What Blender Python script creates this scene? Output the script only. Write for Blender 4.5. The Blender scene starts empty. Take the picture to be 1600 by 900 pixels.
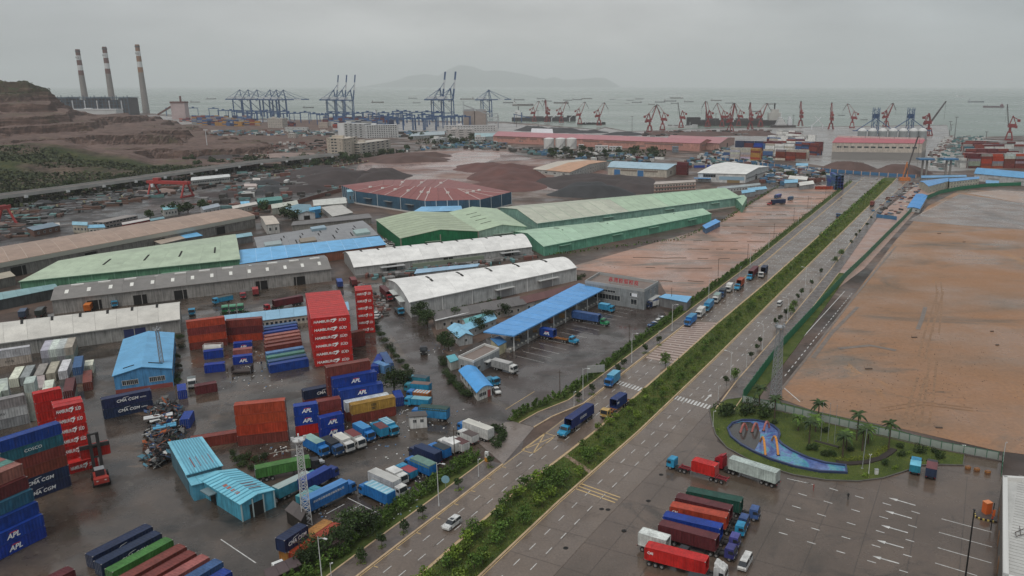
import bpy, bmesh, math, random
from mathutils import Vector, Matrix
R = random.Random(7)
S = bpy.context.scene
COL = S.collection
F, CX, V0, H = 1230.0, 930.0, 133.0, 90.0          # focal length and horizon in 1600-px units, camera height in metres
TH = math.atan((450 - V0) / F); CT, ST = math.cos(TH), math.sin(TH)
cam = bpy.data.cameras.new('camera'); camo = bpy.data.objects.new('camera', cam); COL.objects.link(camo)
camo.location = (0, 0, H); camo.rotation_euler = (math.pi/2 - TH, 0, 0)
cam.sensor_width = 36.0; cam.lens = 36.0 * F / 1600; cam.shift_x = (800 - CX) / 1600
cam.clip_start = 1.0; cam.clip_end = 60000
S.camera = camo
W = bpy.data.worlds.new('World'); S.world = W; W.use_nodes = True
nt = W.node_tree; N = nt.nodes; L = nt.links
bg = N['Background']; bg.inputs['Strength'].default_value = 1.05
sky = N.new('ShaderNodeTexSky'); sky.sky_type = 'NISHITA'; sky.sun_disc = False
sky.sun_elevation = math.radians(58); sky.sun_rotation = math.radians(200); sky.dust_density = 4.0
skm = N.new('ShaderNodeVectorMath'); skm.operation = 'SCALE'; skm.inputs['Scale'].default_value = 0.05
L.new(sky.outputs[0], skm.inputs[0])
tc = N.new('ShaderNodeTexCoord'); sep = N.new('ShaderNodeSeparateXYZ'); L.new(tc.outputs['Generated'], sep.inputs[0])
rmp = N.new('ShaderNodeValToRGB'); L.new(sep.outputs['Z'], rmp.inputs[0])
e = rmp.color_ramp.elements
e[0].position = 0.0; e[0].color = (.462, .472, .466, 1)
e[1].position = 1.0; e[1].color = (.86, .89, .92, 1)
x = e.new(.05); x.color = (.57, .575, .565, 1)
x = e.new(.16); x.color = (.56, .57, .575, 1)
x = e.new(.45); x.color = (.60, .62, .64, 1)
mp = N.new('ShaderNodeMapping'); mp.inputs['Scale'].default_value = (1.0, 1.0, 3.2); L.new(tc.outputs['Generated'], mp.inputs[0])
nz = N.new('ShaderNodeTexNoise'); nz.inputs['Scale'].default_value = 3.1; nz.inputs['Detail'].default_value = 5; nz.inputs['Roughness'].default_value = .55
L.new(mp.outputs[0], nz.inputs[0])
nr = N.new('ShaderNodeMapRange'); nr.inputs[1].default_value = .3; nr.inputs[2].default_value = .7; nr.inputs[3].default_value = .74; nr.inputs[4].default_value = 1.20
L.new(nz.outputs[0], nr.inputs[0])
gx = N.new('ShaderNodeValToRGB'); gm = N.new('ShaderNodeMapRange'); gm.inputs[1].default_value = -.8; gm.inputs[2].default_value = .8; L.new(sep.outputs['X'], gm.inputs[0]); L.new(gm.outputs[0], gx.inputs[0])
e = gx.color_ramp.elements; e[0].position = .0; e[0].color = (.80,.82,.84,1); e[1].position = 1.; e[1].color = (.66,.72,.78,1)
for p_, c_ in ((.16,(.80,.83,.855)),(.29,(.98,.985,.99)),(.42,(1.16,1.16,1.155)),(.52,(1.10,1.10,1.10)),(.65,(.90,.93,.945)),(.80,(.71,.765,.80))): q = e.new(p_); q.color = (*c_,1)
mu = N.new('ShaderNodeVectorMath'); mu.operation = 'SCALE'; L.new(gx.outputs[0], mu.inputs[0]); L.new(nr.outputs[0], mu.inputs['Scale'])
sc_ = N.new('ShaderNodeVectorMath'); sc_.operation = 'MULTIPLY'; L.new(rmp.outputs[0], sc_.inputs[0]); L.new(mu.outputs[0], sc_.inputs[1])
mx = N.new('ShaderNodeMix'); mx.data_type = 'RGBA'; mx.inputs['Factor'].default_value = .88
L.new(skm.outputs[0], mx.inputs['A']); L.new(sc_.outputs[0], mx.inputs['B']); L.new(mx.outputs['Result'], bg.inputs['Color'])
sd = bpy.data.lights.new('sun', 'SUN'); sd.energy = 1.5; sd.angle = math.radians(28); sd.color = (1, .965, .92)
so = bpy.data.objects.new('sun', sd); COL.objects.link(so); so.rotation_euler = (math.radians(32), 0, math.radians(-20 + 0)); so.location = (0, 0, 400)
S.view_settings.view_transform = 'Standard'; S.view_settings.look = 'None'; S.view_settings.exposure = 0; S.view_settings.gamma = 1
S.cycles.max_bounces = 5; S.cycles.volume_bounces = 1; S.cycles.diffuse_bounces = 2; S.cycles.glossy_bounces = 2
try:
 S.cycles.use_denoising = True
 S.cycles.denoiser = 'OPENIMAGEDENOISE'
except Exception: pass
def P(u, v, z=0.0):
 "ground point (or point at height z) seen at photo pixel u, v"
 a = u - CX; b = v - 450; d = b*CT + F*ST; h = H - z
 return Vector((a*h/d, h*(F*CT - b*ST)/d, z))
def zat(v, y):
 b = v - 450; return H - y*(b*CT + F*ST)/(F*CT - b*ST)
def mpp(v): return P(1, v).x - P(0, v).x            # metres per photo pixel across, at row v
MATS = {}
def mat(name, col=None, rough=.6, dirt=.25, scale=.35, metal=0., ocol=False, streak=0., bump=0., spec=.4, rust=0.):
 if name in MATS: return MATS[name]
 m = bpy.data.materials.new(name); m.use_nodes = True; t = m.node_tree; n = t.nodes; l = t.links
 b = n['Principled BSDF']; b.inputs['Roughness'].default_value = rough; b.inputs['Metallic'].default_value = metal
 b.inputs['Specular IOR Level'].default_value = spec
 co = n.new('ShaderNodeTexCoord')
 if ocol:
  oi = n.new('ShaderNodeObjectInfo'); src = oi.outputs['Color']
 else:
  rg = n.new('ShaderNodeRGB'); rg.outputs[0].default_value = (*col, 1); src = rg.outputs[0]
 if dirt > 0:
  no = n.new('ShaderNodeTexNoise'); no.inputs['Scale'].default_value = scale; no.inputs['Detail'].default_value = 6; no.inputs['Roughness'].default_value = .65
  if ocol:
   ad = n.new('ShaderNodeVectorMath'); ad.operation = 'ADD'; l.new(co.outputs['Object'], ad.inputs[0])
   sc = n.new('ShaderNodeVectorMath'); sc.operation = 'SCALE'; sc.inputs['Scale'].default_value = 90
   cb = n.new('ShaderNodeCombineXYZ'); l.new(oi.outputs['Random'], cb.inputs[0]); l.new(oi.outputs['Random'], cb.inputs[1])
   l.new(cb.outputs[0], sc.inputs[0]); l.new(sc.outputs[0], ad.inputs[1]); vec = ad.outputs[0]
  else: vec = co.outputs['Object']
  l.new(vec, no.inputs['Vector'])
  mr = n.new('ShaderNodeMapRange'); mr.inputs[1].default_value = .35; mr.inputs[2].default_value = .72; mr.inputs[3].default_value = 1.06; mr.inputs[4].default_value = 1 - dirt
  l.new(no.outputs[0], mr.inputs[0]); fac = mr.outputs[0]
  if streak > 0:
   ma = n.new('ShaderNodeMapping'); ma.inputs['Scale'].default_value = (1.6, 1.6, .12); l.new(vec, ma.inputs[0])
   n2 = n.new('ShaderNodeTexNoise'); n2.inputs['Scale'].default_value = 1.5; n2.inputs['Detail'].default_value = 4; l.new(ma.outputs[0], n2.inputs['Vector'])
   m2 = n.new('ShaderNodeMapRange'); m2.inputs[1].default_value = .42; m2.inputs[2].default_value = .7; m2.inputs[3].default_value = 1; m2.inputs[4].default_value = 1 - streak
   l.new(n2.outputs[0], m2.inputs[0])
   mm = n.new('ShaderNodeMath'); mm.operation = 'MULTIPLY'; l.new(fac, mm.inputs[0]); l.new(m2.outputs[0], mm.inputs[1]); fac = mm.outputs[0]
  vs = n.new('ShaderNodeVectorMath'); vs.operation = 'SCALE'; l.new(src, vs.inputs[0]); l.new(fac, vs.inputs['Scale']); src = vs.outputs[0]
  if rust:
   n4 = n.new('ShaderNodeTexNoise'); n4.inputs['Scale'].default_value = scale*2.2; n4.inputs['Detail'].default_value = 8; n4.inputs['Roughness'].default_value = .75; l.new(ma.outputs[0] if streak else vec, n4.inputs['Vector'])
   m4 = n.new('ShaderNodeMapRange'); m4.inputs[1].default_value = .60; m4.inputs[2].default_value = .70; m4.inputs[4].default_value = rust; l.new(n4.outputs[0], m4.inputs[0])
   rm = n.new('ShaderNodeMix'); rm.data_type = 'RGBA'; l.new(m4.outputs[0], rm.inputs['Factor']); l.new(src, rm.inputs['A']); rm.inputs['B'].default_value = (.085,.045,.03,1); src = rm.outputs['Result']
  if bump:
   bp = n.new('ShaderNodeBump'); bp.inputs['Strength'].default_value = bump; bp.inputs['Distance'].default_value = .3
   l.new(no.outputs[0], bp.inputs['Height']); l.new(bp.outputs[0], b.inputs['Normal'])
 l.new(src, b.inputs['Base Color'])
 MATS[name] = m; return m
def ground_mat(name, cols, scale=.05, rough=(.25, .6), spec=.5, stretch=(1, 1, 1), fine=1.2, bump=.15, patch=None):
 "cols: list of (ramp position, colour); wet ground: roughness varies with its own noise"
 if name in MATS: return MATS[name]
 m = bpy.data.materials.new(name); m.use_nodes = True; t = m.node_tree; n = t.nodes; l = t.links
 b = n['Principled BSDF']; b.inputs['Specular IOR Level'].default_value = spec
 co = n.new('ShaderNodeTexCoord'); ma = n.new('ShaderNodeMapping'); ma.inputs['Scale'].default_value = stretch[:3]
 if len(stretch) > 3: ma.inputs['Rotation'].default_value = (0, 0, stretch[3])
 l.new(co.outputs['Object'], ma.inputs[0])
 n1 = n.new('ShaderNodeTexNoise'); n1.inputs['Scale'].default_value = scale; n1.inputs['Detail'].default_value = 9; n1.inputs['Roughness'].default_value = .62; n1.inputs['Distortion'].default_value = .6
 l.new(ma.outputs[0], n1.inputs['Vector'])
 r = n.new('ShaderNodeValToRGB'); l.new(n1.outputs[0], r.inputs[0]); el = r.color_ramp.elements
 while len(el) > 1: el.remove(el[0])
 el[0].position = cols[0][0]; el[0].color = (*cols[0][1], 1)
 for p, c in cols[1:]:
  q = el.new(p); q.color = (*c, 1)
 src = r.outputs[0]
 if patch:                                             # (colour, scale, low, high, stretch x, stretch y): stains and washes with a shape of their own
  for pc, ps, lo, hi, sx_, sy_ in patch:
   mq = n.new('ShaderNodeMapping'); mq.inputs['Scale'].default_value = (sx_, sy_, 1); mq.inputs['Location'].default_value = (ps*900, 31, 0); l.new(co.outputs['Object'], mq.inputs[0])
   nq = n.new('ShaderNodeTexNoise'); nq.inputs['Scale'].default_value = ps; nq.inputs['Detail'].default_value = 10; nq.inputs['Roughness'].default_value = .7; nq.inputs['Distortion'].default_value = 1.2; l.new(mq.outputs[0], nq.inputs['Vector'])
   mp2 = n.new('ShaderNodeMapRange'); mp2.inputs[1].default_value = lo; mp2.inputs[2].default_value = hi; l.new(nq.outputs[0], mp2.inputs[0])
   mxp = n.new('ShaderNodeMix'); mxp.data_type = 'RGBA'; l.new(mp2.outputs[0], mxp.inputs['Factor']); l.new(src, mxp.inputs['A']); mxp.inputs['B'].default_value = (*pc, 1); src = mxp.outputs['Result']
 n2 = n.new('ShaderNodeTexNoise'); n2.inputs['Scale'].default_value = fine; n2.inputs['Detail'].default_value = 6; n2.inputs['Roughness'].default_value = .7
 l.new(co.outputs['Object'], n2.inputs['Vector'])
 mr = n.new('ShaderNodeMapRange'); mr.inputs[1].default_value = .3; mr.inputs[2].default_value = .7; mr.inputs[3].default_value = .8; mr.inputs[4].default_value = 1.2
 l.new(n2.outputs[0], mr.inputs[0])
 vs = n.new('ShaderNodeVectorMath'); vs.operation = 'SCALE'; l.new(src, vs.inputs[0]); l.new(mr.outputs[0], vs.inputs['Scale'])
 l.new(vs.outputs[0], b.inputs['Base Color'])
 n3 = n.new('ShaderNodeTexNoise'); n3.inputs['Scale'].default_value = scale*1.7; n3.inputs['Detail'].default_value = 7; n3.inputs['Roughness'].default_value = .6
 l.new(co.outputs['Object'], n3.inputs['Vector'])
 m3 = n.new('ShaderNodeMapRange'); m3.inputs[1].default_value = .4; m3.inputs[2].default_value = .62; m3.inputs[3].default_value = rough[0]; m3.inputs[4].default_value = rough[1]
 l.new(n3.outputs[0], m3.inputs[0]); l.new(m3.outputs[0], b.inputs['Roughness'])
 if bump:
  bp = n.new('ShaderNodeBump'); bp.inputs['Strength'].default_value = bump; bp.inputs['Distance'].default_value = .05
  l.new(n2.outputs[0], bp.inputs['Height']); l.new(bp.outputs[0], b.inputs['Normal'])
 MATS[name] = m; return m
class MB:
 def __init__(s): s.v = []; s.f = []; s.mi = []; s.k = 0
 def poly(s, pts):
  i = len(s.v); s.v += [tuple(p) for p in pts]; s.f.append(tuple(range(i, i+len(pts)))); s.mi.append(s.k)
 def hexa(s, p):                                   # 8 points: bottom 4 ccw, top 4 ccw
  i = len(s.v); s.v += [tuple(q) for q in p]
  for f in ((3,2,1,0), (4,5,6,7), (0,1,5,4), (1,2,6,5), (2,3,7,6), (3,0,4,7)):
   s.f.append(tuple(i+k for k in f)); s.mi.append(s.k)
 def bx(s, x0, x1, y0, y1, z0, z1):
  s.hexa([(x0,y0,z0),(x1,y0,z0),(x1,y1,z0),(x0,y1,z0),(x0,y0,z1),(x1,y0,z1),(x1,y1,z1),(x0,y1,z1)])
 def box(s, c, sz, rz=0):
  ca, sa = math.cos(rz), math.sin(rz); q = []
  for z in (c[2], c[2]+sz[2]):
   for dx, dy in ((-.5,-.5),(.5,-.5),(.5,.5),(-.5,.5)):
    X, Y = dx*sz[0], dy*sz[1]; q.append((c[0]+X*ca-Y*sa, c[1]+X*sa+Y*ca, z))
  s.hexa(q)
 def bar(s, p, q, w, h=None):
  p = Vector(p); q = Vector(q); h = h or w; d = (q-p).normalized()
  up = Vector((0,0,1)) if abs(d.z) < .95 else Vector((0,1,0))
  a = d.cross(up).normalized()*w/2; b = a.normalized().cross(d).normalized()*h/2
  s.hexa([p-a-b, p+a-b, q+a-b, q-a-b, p-a+b, p+a+b, q+a+b, q-a+b])
 def tube(s, p, q, r0, r1=None, n=8, cap=True):
  p = Vector(p); q = Vector(q); r1 = r0 if r1 is None else r1; d = (q-p).normalized()
  up = Vector((0,0,1)) if abs(d.z) < .95 else Vector((1,0,0))
  a = d.cross(up).normalized(); b = a.cross(d); i = len(s.v)
  for o, r in ((p, r0), (q, r1)):
   for k in range(n):
    t = 2*math.pi*k/n; s.v.append(tuple(o + a*(r*math.cos(t)) + b*(r*math.sin(t))))
  for k in range(n):
   j = (k+1) % n; s.f.append((i+j, i+k, i+n+k, i+n+j)); s.mi.append(s.k)
  if cap:
   s.f.append(tuple(i+k for k in range(n))); s.mi.append(s.k)
   s.f.append(tuple(i+n+k for k in range(n-1,-1,-1))); s.mi.append(s.k)
 def prism(s, pts, z0, z1):
  n = len(pts); i = len(s.v); s.v += [(p[0],p[1],z0) for p in pts] + [(p[0],p[1],z1) for p in pts]
  for k in range(n):
   j = (k+1) % n; s.f.append((i+k, i+j, i+n+j, i+n+k)); s.mi.append(s.k)
  s.f.append(tuple(i+n+k for k in range(n))); s.mi.append(s.k); s.f.append(tuple(i+k for k in range(n-1,-1,-1))); s.mi.append(s.k)
 def lathe(s, prof, c=(0,0,0), n=12):
  i = len(s.v)
  for r, z in prof:
   for k in range(n):
    t = 2*math.pi*k/n; s.v.append((c[0]+r*math.cos(t), c[1]+r*math.sin(t), c[2]+z))
  for a in range(len(prof)-1):
   for k in range(n):
    j = (k+1) % n; s.f.append((i+a*n+k, i+a*n+j, i+a*n+n+j, i+a*n+n+k)); s.mi.append(s.k)
  s.f.append(tuple(i+(len(prof)-1)*n+k for k in range(n))); s.mi.append(s.k)
 def mesh(s, name, mats, off=None, smooth=False):
  me = bpy.data.meshes.new(name)
  v = s.v if off is None else [(a-off[0], b-off[1], c-off[2]) for a, b, c in s.v]
  me.from_pydata(v, [], s.f)
  for m in (mats if isinstance(mats, (list, tuple)) else [mats]): me.materials.append(m)
  me.polygons.foreach_set('material_index', s.mi)
  if smooth: me.polygons.foreach_set('use_smooth', [True]*len(s.f))
  me.update(); return me
def obj(name, me, parent=None, loc=(0,0,0), rz=0., color=None, scale=None, rot=None):
 o = bpy.data.objects.new(name, me); COL.objects.link(o)
 if parent: o.parent = parent
 o.location = loc; o.rotation_euler = rot or (0, 0, rz)
 if color: o.color = (*color[:3], 1)
 if scale is not None: o.scale = (scale,)*3 if isinstance(scale, (int, float)) else scale
 return o
def tag(o, label=None, cat=None, group=None, kind=None):
 if label: o['label'] = label
 if cat: o['category'] = cat
 if group: o['group'] = group
 if kind: o['kind'] = kind
 return o
def thing(name, label, cat, loc=(0,0,0), rz=0., group=None):
 return tag(obj(name, None, None, loc, rz), label, cat, group)
def dup(root, loc=None, rz=None, label=None, group=None, scale=None, color=None):
 def cp(o, par):
  c = o.copy(); COL.objects.link(c); c.parent = par
  for ch in o.children: cp(ch, c)
  return c
 r = cp(root, None)
 if loc is not None: r.location = loc
 if rz is not None: r.rotation_euler = (0, 0, rz)
 if label: r['label'] = label
 if group: r['group'] = group
 if scale is not None: r.scale = (scale,)*3 if isinstance(scale, (int, float)) else scale
 if color:
  for o in [r] + list(r.children_recursive): o.color = (*color[:3], 1)
 return r
def sheet(name, pts, z, m, kind='structure', label=None):
 bm = bmesh.new(); vs = [bm.verts.new((p[0], p[1], z)) for p in pts]
 f = bm.faces.new(vs); bmesh.ops.recalc_face_normals(bm, faces=[f])
 if f.normal.z < 0: f.normal_flip()
 bmesh.ops.triangulate(bm, faces=bm.faces[:])
 me = bpy.data.meshes.new(name); bm.to_mesh(me); bm.free(); me.materials.append(m)
 return tag(obj(name, me), label, None, None, kind)
def px(*uv): return [P(u, v) for u, v in uv]
def polyline(pts, step):
 "resample a 2-D polyline every step metres: (point, tangent)"
 out = []; carry = 0.
 for a, b in zip(pts, pts[1:]):
  a = Vector(a[:2]); b = Vector(b[:2]); d = b-a; Ln = d.length
  if Ln < 1e-6: continue
  d /= Ln; t = carry
  while t < Ln: out.append((a+d*t, d)); t += step
  carry = t-Ln
 return out
def offset(pts, w):
 out = []
 for i, p in enumerate(pts):
  a = Vector(pts[max(0,i-1)][:2]); b = Vector(pts[min(len(pts)-1,i+1)][:2]); d = (b-a).normalized()
  out.append(Vector((p[0]+d.y*w, p[1]-d.x*w)))
 return out
def ribbon(mb, pts, w0, w1, z0, z1=None):
 "strip between offsets w0 and w1; a slab when z1 is given"
 a = offset(pts, w0); b = offset(pts, w1)
 for i in range(len(pts)-1):
  q = [a[i], b[i], b[i+1], a[i+1]]
  if z1 is None: mb.poly([(p.x,p.y,z0) for p in q][::-1] if w0 > w1 else [(p.x,p.y,z0) for p in q])
  else: mb.hexa([(p.x,p.y,z0) for p in q] + [(p.x,p.y,z1) for p in q])
TXT = {}
def text_mesh(body, m, size=1., extr=.015, shear=0., bold=0.):
 k = (body, m.name, size, shear, bold)
 if k in TXT: return TXT[k]
 cu = bpy.data.curves.new('lettering', 'FONT'); cu.body = body; cu.size = size; cu.extrude = extr; cu.shear = shear; cu.offset = bold
 cu.align_x = 'CENTER'; cu.align_y = 'CENTER'; cu.resolution_u = 2
 o = bpy.data.objects.new('lettering', cu); COL.objects.link(o); dg = bpy.context.evaluated_depsgraph_get()
 me = bpy.data.meshes.new_from_object(o.evaluated_get(dg)); bpy.data.objects.remove(o); me.materials.clear(); me.materials.append(m)
 TXT[k] = me; return me
m_land = ground_mat('wet_industrial_ground', [(.3,(0.044,0.032,0.026)),(.5,(0.087,0.060,0.048)),(.62,(0.150,0.100,0.075)),(.75,(0.063,0.046,0.037))], .02, (.3,.75), spec=.22, patch=[((0.036,0.029,0.023),.012,.52,.6,1,1),((0.206,0.150,0.117),.03,.6,.7,1,1)])
m_asph = ground_mat('wet_asphalt', [(.32,(0.076,0.056,0.041)),(.5,(0.102,0.074,0.056)),(.68,(0.132,0.095,0.070))], .045, (.06,.38), fine=2.5, bump=.08, patch=[((0.055,0.042,0.032),.06,.54,.66,1,1),((0.168,0.122,0.088),.035,.6,.75,.6,1.4)])
m_road = ground_mat('road_concrete', [(.3,(0.114,0.087,0.070)),(.5,(0.139,0.105,0.081)),(.7,(0.165,0.125,0.096))], .06, (.15,.45), stretch=(1,.25,1,.44), fine=2.2, bump=.08, patch=[((0.089,0.064,0.048),.09,.56,.68,1,1)])
m_yard = ground_mat('wet_yard_mud', [(.30,(0.030,0.024,0.019)),(.46,(0.056,0.044,0.035)),(.6,(0.087,0.064,0.048)),(.75,(0.126,0.080,0.049))], .05, (.05,.5), fine=1.6, bump=.2, patch=[((0.025,0.021,0.017),.05,.52,.62,1,1),((0.153,0.105,0.070),.035,.6,.7,.7,1.3),((0.145,0.128,0.107),.11,.63,.72,1,1)])
m_insp = ground_mat('inspection_yard_asphalt', [(.3,(0.040,0.030,0.024)),(.55,(0.058,0.043,0.037)),(.75,(0.086,0.067,0.054))], .05, (.08,.5), bump=.12, patch=[((0.029,0.023,0.018),.05,.52,.62,1,1)])
m_dirt = ground_mat('bare_concrete_lot', [(.27,(0.157,0.104,0.065)),(.42,(0.248,0.133,0.068)),(.55,(0.278,0.142,0.069)),(.7,(0.300,0.142,0.058)),(.85,(0.210,0.127,0.073))], .012, (.25,.75), stretch=(.55,1.6,1,-.12), fine=.8, patch=[((0.127,0.091,0.060),.010,.53,.64,.8,2.2),((0.337,0.158,0.046),.02,.6,.7,2.5,.5),((0.097,0.066,0.042),.05,.62,.72,.4,2.4),((0.165,0.120,0.078),.22,.64,.74,1,1)])
m_dirt2 = ground_mat('pink_gravel_lot', [(.28,(0.168,0.112,0.086)),(.45,(0.300,0.172,0.122)),(.6,(0.383,0.212,0.149)),(.75,(0.228,0.156,0.122))], .02, (.2,.75), fine=.9, patch=[((0.156,0.116,0.089),.02,.5,.6,.5,2.2),((0.091,0.060,0.045),.06,.6,.68,.3,3)])
m_ore = ground_mat('red_ore_mud', [(.3,(0.099,0.052,0.041)),(.5,(0.181,0.093,0.071)),(.65,(0.272,0.171,0.135)),(.8,(0.140,0.071,0.054))], .012, (.15,.6), stretch=(.5,1.4,1), spec=.3, patch=[((0.083,0.041,0.032),.01,.5,.6,1,1)])
m_quay = ground_mat('quay_concrete', [(.3,(.17,.16,.15)),(.55,(.24,.225,.21)),(.75,(.31,.29,.27))], .02, (.25,.6))
m_grass = ground_mat('grass_turf', [(.3,(.035,.05,.014)),(.5,(.062,.085,.020)),(.62,(.085,.10,.026)),(.78,(.11,.085,.035))], .12, (.7,.95), spec=.15, fine=3.)
m_soil = ground_mat('soil_strip', [(.3,(.06,.045,.035)),(.5,(.09,.065,.048)),(.7,(.13,.09,.065))], .2, (.4,.8), fine=2.)
m_paver = ground_mat('paver_walk', [(.3,(.075,.062,.056)),(.5,(.105,.085,.075)),(.68,(.14,.11,.09)),(.8,(.07,.075,.04))], .22, (.25,.6), fine=2.)
m_kerb = mat('kerb_paint', (.50,.36,.22), .6, .35, .5)
m_kerbg = mat('kerb_stone', (.30,.27,.24), .6, .3, .5)
m_line = mat('white_road_paint', (.62,.61,.58), .5, .5, 1.4)
m_yel = mat('yellow_road_paint', (.55,.38,.17), .5, .3, .9)
sheet('ground', [(-1500,-60),(1200,-60),(2600,1500)] + px((1600,212),(1485,215),(1480,195),(1130,200),(980,205),(945,198),(935,202),(790,190),(620,188),(470,187),(350,184),(215,176),(60,172)) + [(-3600,3300),(-3600,1200)], 0, m_land)
m_sea = ground_mat('sea_water', [(.3,(.12,.155,.125)),(.5,(.14,.18,.145)),(.7,(.16,.20,.165))], .0012, (.22,.34), spec=.3, stretch=(.4,2.2,1), fine=.03, bump=0)
sb = m_sea.node_tree.nodes; sbp = sb.new('ShaderNodeBump'); sbp.inputs['Strength'].default_value = .08; sbp.inputs['Distance'].default_value = 2.
swn = sb.new('ShaderNodeTexNoise'); swn.inputs['Scale'].default_value = .06; swn.inputs['Detail'].default_value = 8
m_sea.node_tree.links.new(sb['Texture Coordinate'].outputs['Object'], swn.inputs['Vector']); m_sea.node_tree.links.new(swn.outputs[0], sbp.inputs['Height'])
m_sea.node_tree.links.new(sbp.outputs[0], sb['Principled BSDF'].inputs['Normal'])
sheet('sea', [(-34000,-2000),(34000,-2000),(34000,40500),(-34000,40500)], -3, m_sea)
sheet('quay', px((1600,222),(1485,215),(1480,196),(1130,201),(980,206),(945,200),(935,203),(790,193),(620,190),(470,189),(350,186),(230,180),(230,196),(400,200),(620,206),(800,215),(1120,232),(1300,262),(1480,268),(1600,262)), .03, m_quay)
sheet('container_yard', px((-250,1000),(520,900),(640,800),(815,655),(760,590),(690,548),(640,440),(520,445),(280,440),(-200,560)), .03, m_yard)
sheet('inspection_yard', px((690,560),(770,525),(900,462),(1010,440),(1045,500),(960,560),(835,640),(800,640)), .06, m_insp)
sheet('side_street', px((575,470),(640,470),(700,560),(740,625),(800,640),(825,655),(815,705),(790,722),(745,690),(690,650),(665,600)), .05, m_insp)
sheet('pink_lot', px((880,420),(950,400),(1110,355),(1175,318),(1210,296),(1300,288),(1340,285),(1200,400),(1120,462),(1050,475),(1030,440),(940,425)), .06, m_dirt2)
sheet('far_parking_yard', px((1210,296),(1200,285),(1215,262),(1380,276),(1345,284),(1300,288)), .04, m_insp)
sheet('bare_lot', px((1216,622),(1228,598),(1320,480),(1400,375),(1450,322),(1500,297),(1640,300),(1900,330),(1900,760),(1640,715),(1560,705),(1400,668),(1280,645)), .05, m_dirt)
sheet('wet_slab', px((1420,345),(1500,303),(1600,318),(1600,359),(1500,352)), .08, ground_mat('wet_slab_concrete', [(.3,(.13,.105,.09)),(.5,(.19,.145,.12)),(.7,(.25,.18,.14))], .03, (.15,.5)))
sheet('far_slab', px((1510,302),(1560,297),(1640,302),(1640,340),(1600,318)), .11, ground_mat('pale_slab', [(.3,(.27,.20,.165)),(.6,(.35,.25,.19)),(.8,(.25,.2,.17))], .03, (.2,.6)))
sheet('ore_yard', px((540,268),(560,258),(640,238),(720,232),(790,236),(832,248),(900,250),(1020,295),(900,300),(760,292),(640,288),(560,285)), .04, m_ore)
sheet('steel_yard', px((-200,400),(-100,350),(100,326),(250,300),(420,278),(560,258),(545,292),(470,320),(350,335),(200,372),(0,420)), .05, ground_mat('steel_yard_mud', [(.32,(.025,.02,.018)),(.5,(.05,.04,.035)),(.62,(.085,.065,.056)),(.74,(.18,.145,.125))], .03, (.2,.7), spec=.3, patch=[((.03,.027,.026),.05,.5,.58,1,1)]))
sheet('ore_pool', px((640,262),(670,250),(725,236),(780,239),(782,246),(745,258),(700,266)), .07, ground_mat('pink_wet_ore', [(.3,(.24,.15,.125)),(.5,(.34,.235,.205)),(.7,(.25,.155,.13))], .015, (.1,.4), spec=.3, patch=[((.18,.10,.085),.012,.54,.64,1,2)]))
sheet('plaza', px((700,960),(870,795),(1000,655),(1112,640),(1130,655),(1120,690),(1160,716),(1250,745),(1330,752),(1400,745),(1440,728),(1505,728),(1508,705),(1565,712),(1580,960)), .045, m_asph)
LKp = px((505,945),(560,900),(640,838),(791,722),(912,631),(1062,514),(1200,405),(1342,284)); LKp.append(LKp[-1] + (LKp[-1]-LKp[-2])*.12)
MRp = px((690,962),(750,900),(872,785),(997,675),(1117,560),(1227,450),(1400,280)); MRp.append(MRp[-1] + (MRp[-1]-MRp[-2])*.02)
MLp = px((600,945),(657,900),(800,775),(930,675),(1050,570),(1120,507),(1200,440),(1380,279)); MLp.append(MLp[-1] + (MLp[-1]-MLp[-2])*.02)
def road_mesh(name, a, b, z, m):
 sheet(name, [p for p in a] + [p for p in b[::-1]], z, m)
RRp = [Vector((p.x,p.y,0)) for p in offset(MRp, 12.5)]
road_mesh('north_carriageway', MLp, LKp, .10, m_road)
road_mesh('south_carriageway', RRp, MRp, .10, m_road)
sheet('far_junction', px((1342,284),(1348,272),(1375,262),(1440,266),(1425,282),(1400,285),(1380,281)), .095, m_road)
road_mesh('median', MRp, MLp, .16, m_grass)
for nm, ln, w in (('kerb', MLp, (-.2,.25)), ('kerb', MRp, (-.25,.2))):
 k = MB(); ribbon(k, ln, w[0], w[1], 0, .26); tag(obj(nm, k.mesh(nm, m_kerb)), kind='structure')
LKa = px((505,945),(560,900),(640,838),(715,781),(786,726)); LKb = px((835,668),(862,652),(912,631),(1062,514),(1200,405),(1342,284));
for ln in (LKa, LKb):
 k = MB(); ribbon(k, ln, -.3, .15, 0, .25); tag(obj('kerb', k.mesh('kerb', m_kerb)), kind='structure')
 k = MB(); ribbon(k, ln, -5.0, -.3, 0, .2); tag(obj('pavement', k.mesh('pavement', m_paver)), kind='structure')
 k = MB(); ribbon(k, ln, -5.35, -5.0, 0, .27); tag(obj('kerb', k.mesh('kerb', m_kerb)), kind='structure')
 k = MB(); ribbon(k, ln, -9.5, -5.35, 0, .15); tag(obj('verge', k.mesh('verge', m_grass)), kind='structure')
sheet('junction_apron', px((745,690),(790,660),(835,655),(865,652),(835,668),(786,726)), .09, ground_mat('apron_concrete', [(.3,(.15,.125,.11)),(.6,(.19,.155,.135)),(.8,(.12,.10,.09))], .08, (.25,.6)))
RW = px((1118,640),(1150,597),(1200,540),(1295,425),(1365,332),(1418,283))
k = MB(); ribbon(k, RW, -.2, .2, 0, .26); tag(obj('kerb', k.mesh('kerb', m_kerb)), kind='structure')
k = MB(); ribbon(k, RW, .2, 4.8, 0, .21); tag(obj('pavement', k.mesh('pavement', m_paver)), kind='structure')
k = MB(); ribbon(k, RW[:4], 4.8, 5.1, 0, .28); tag(obj('kerb', k.mesh('kerb', m_kerb)), kind='structure')
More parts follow.
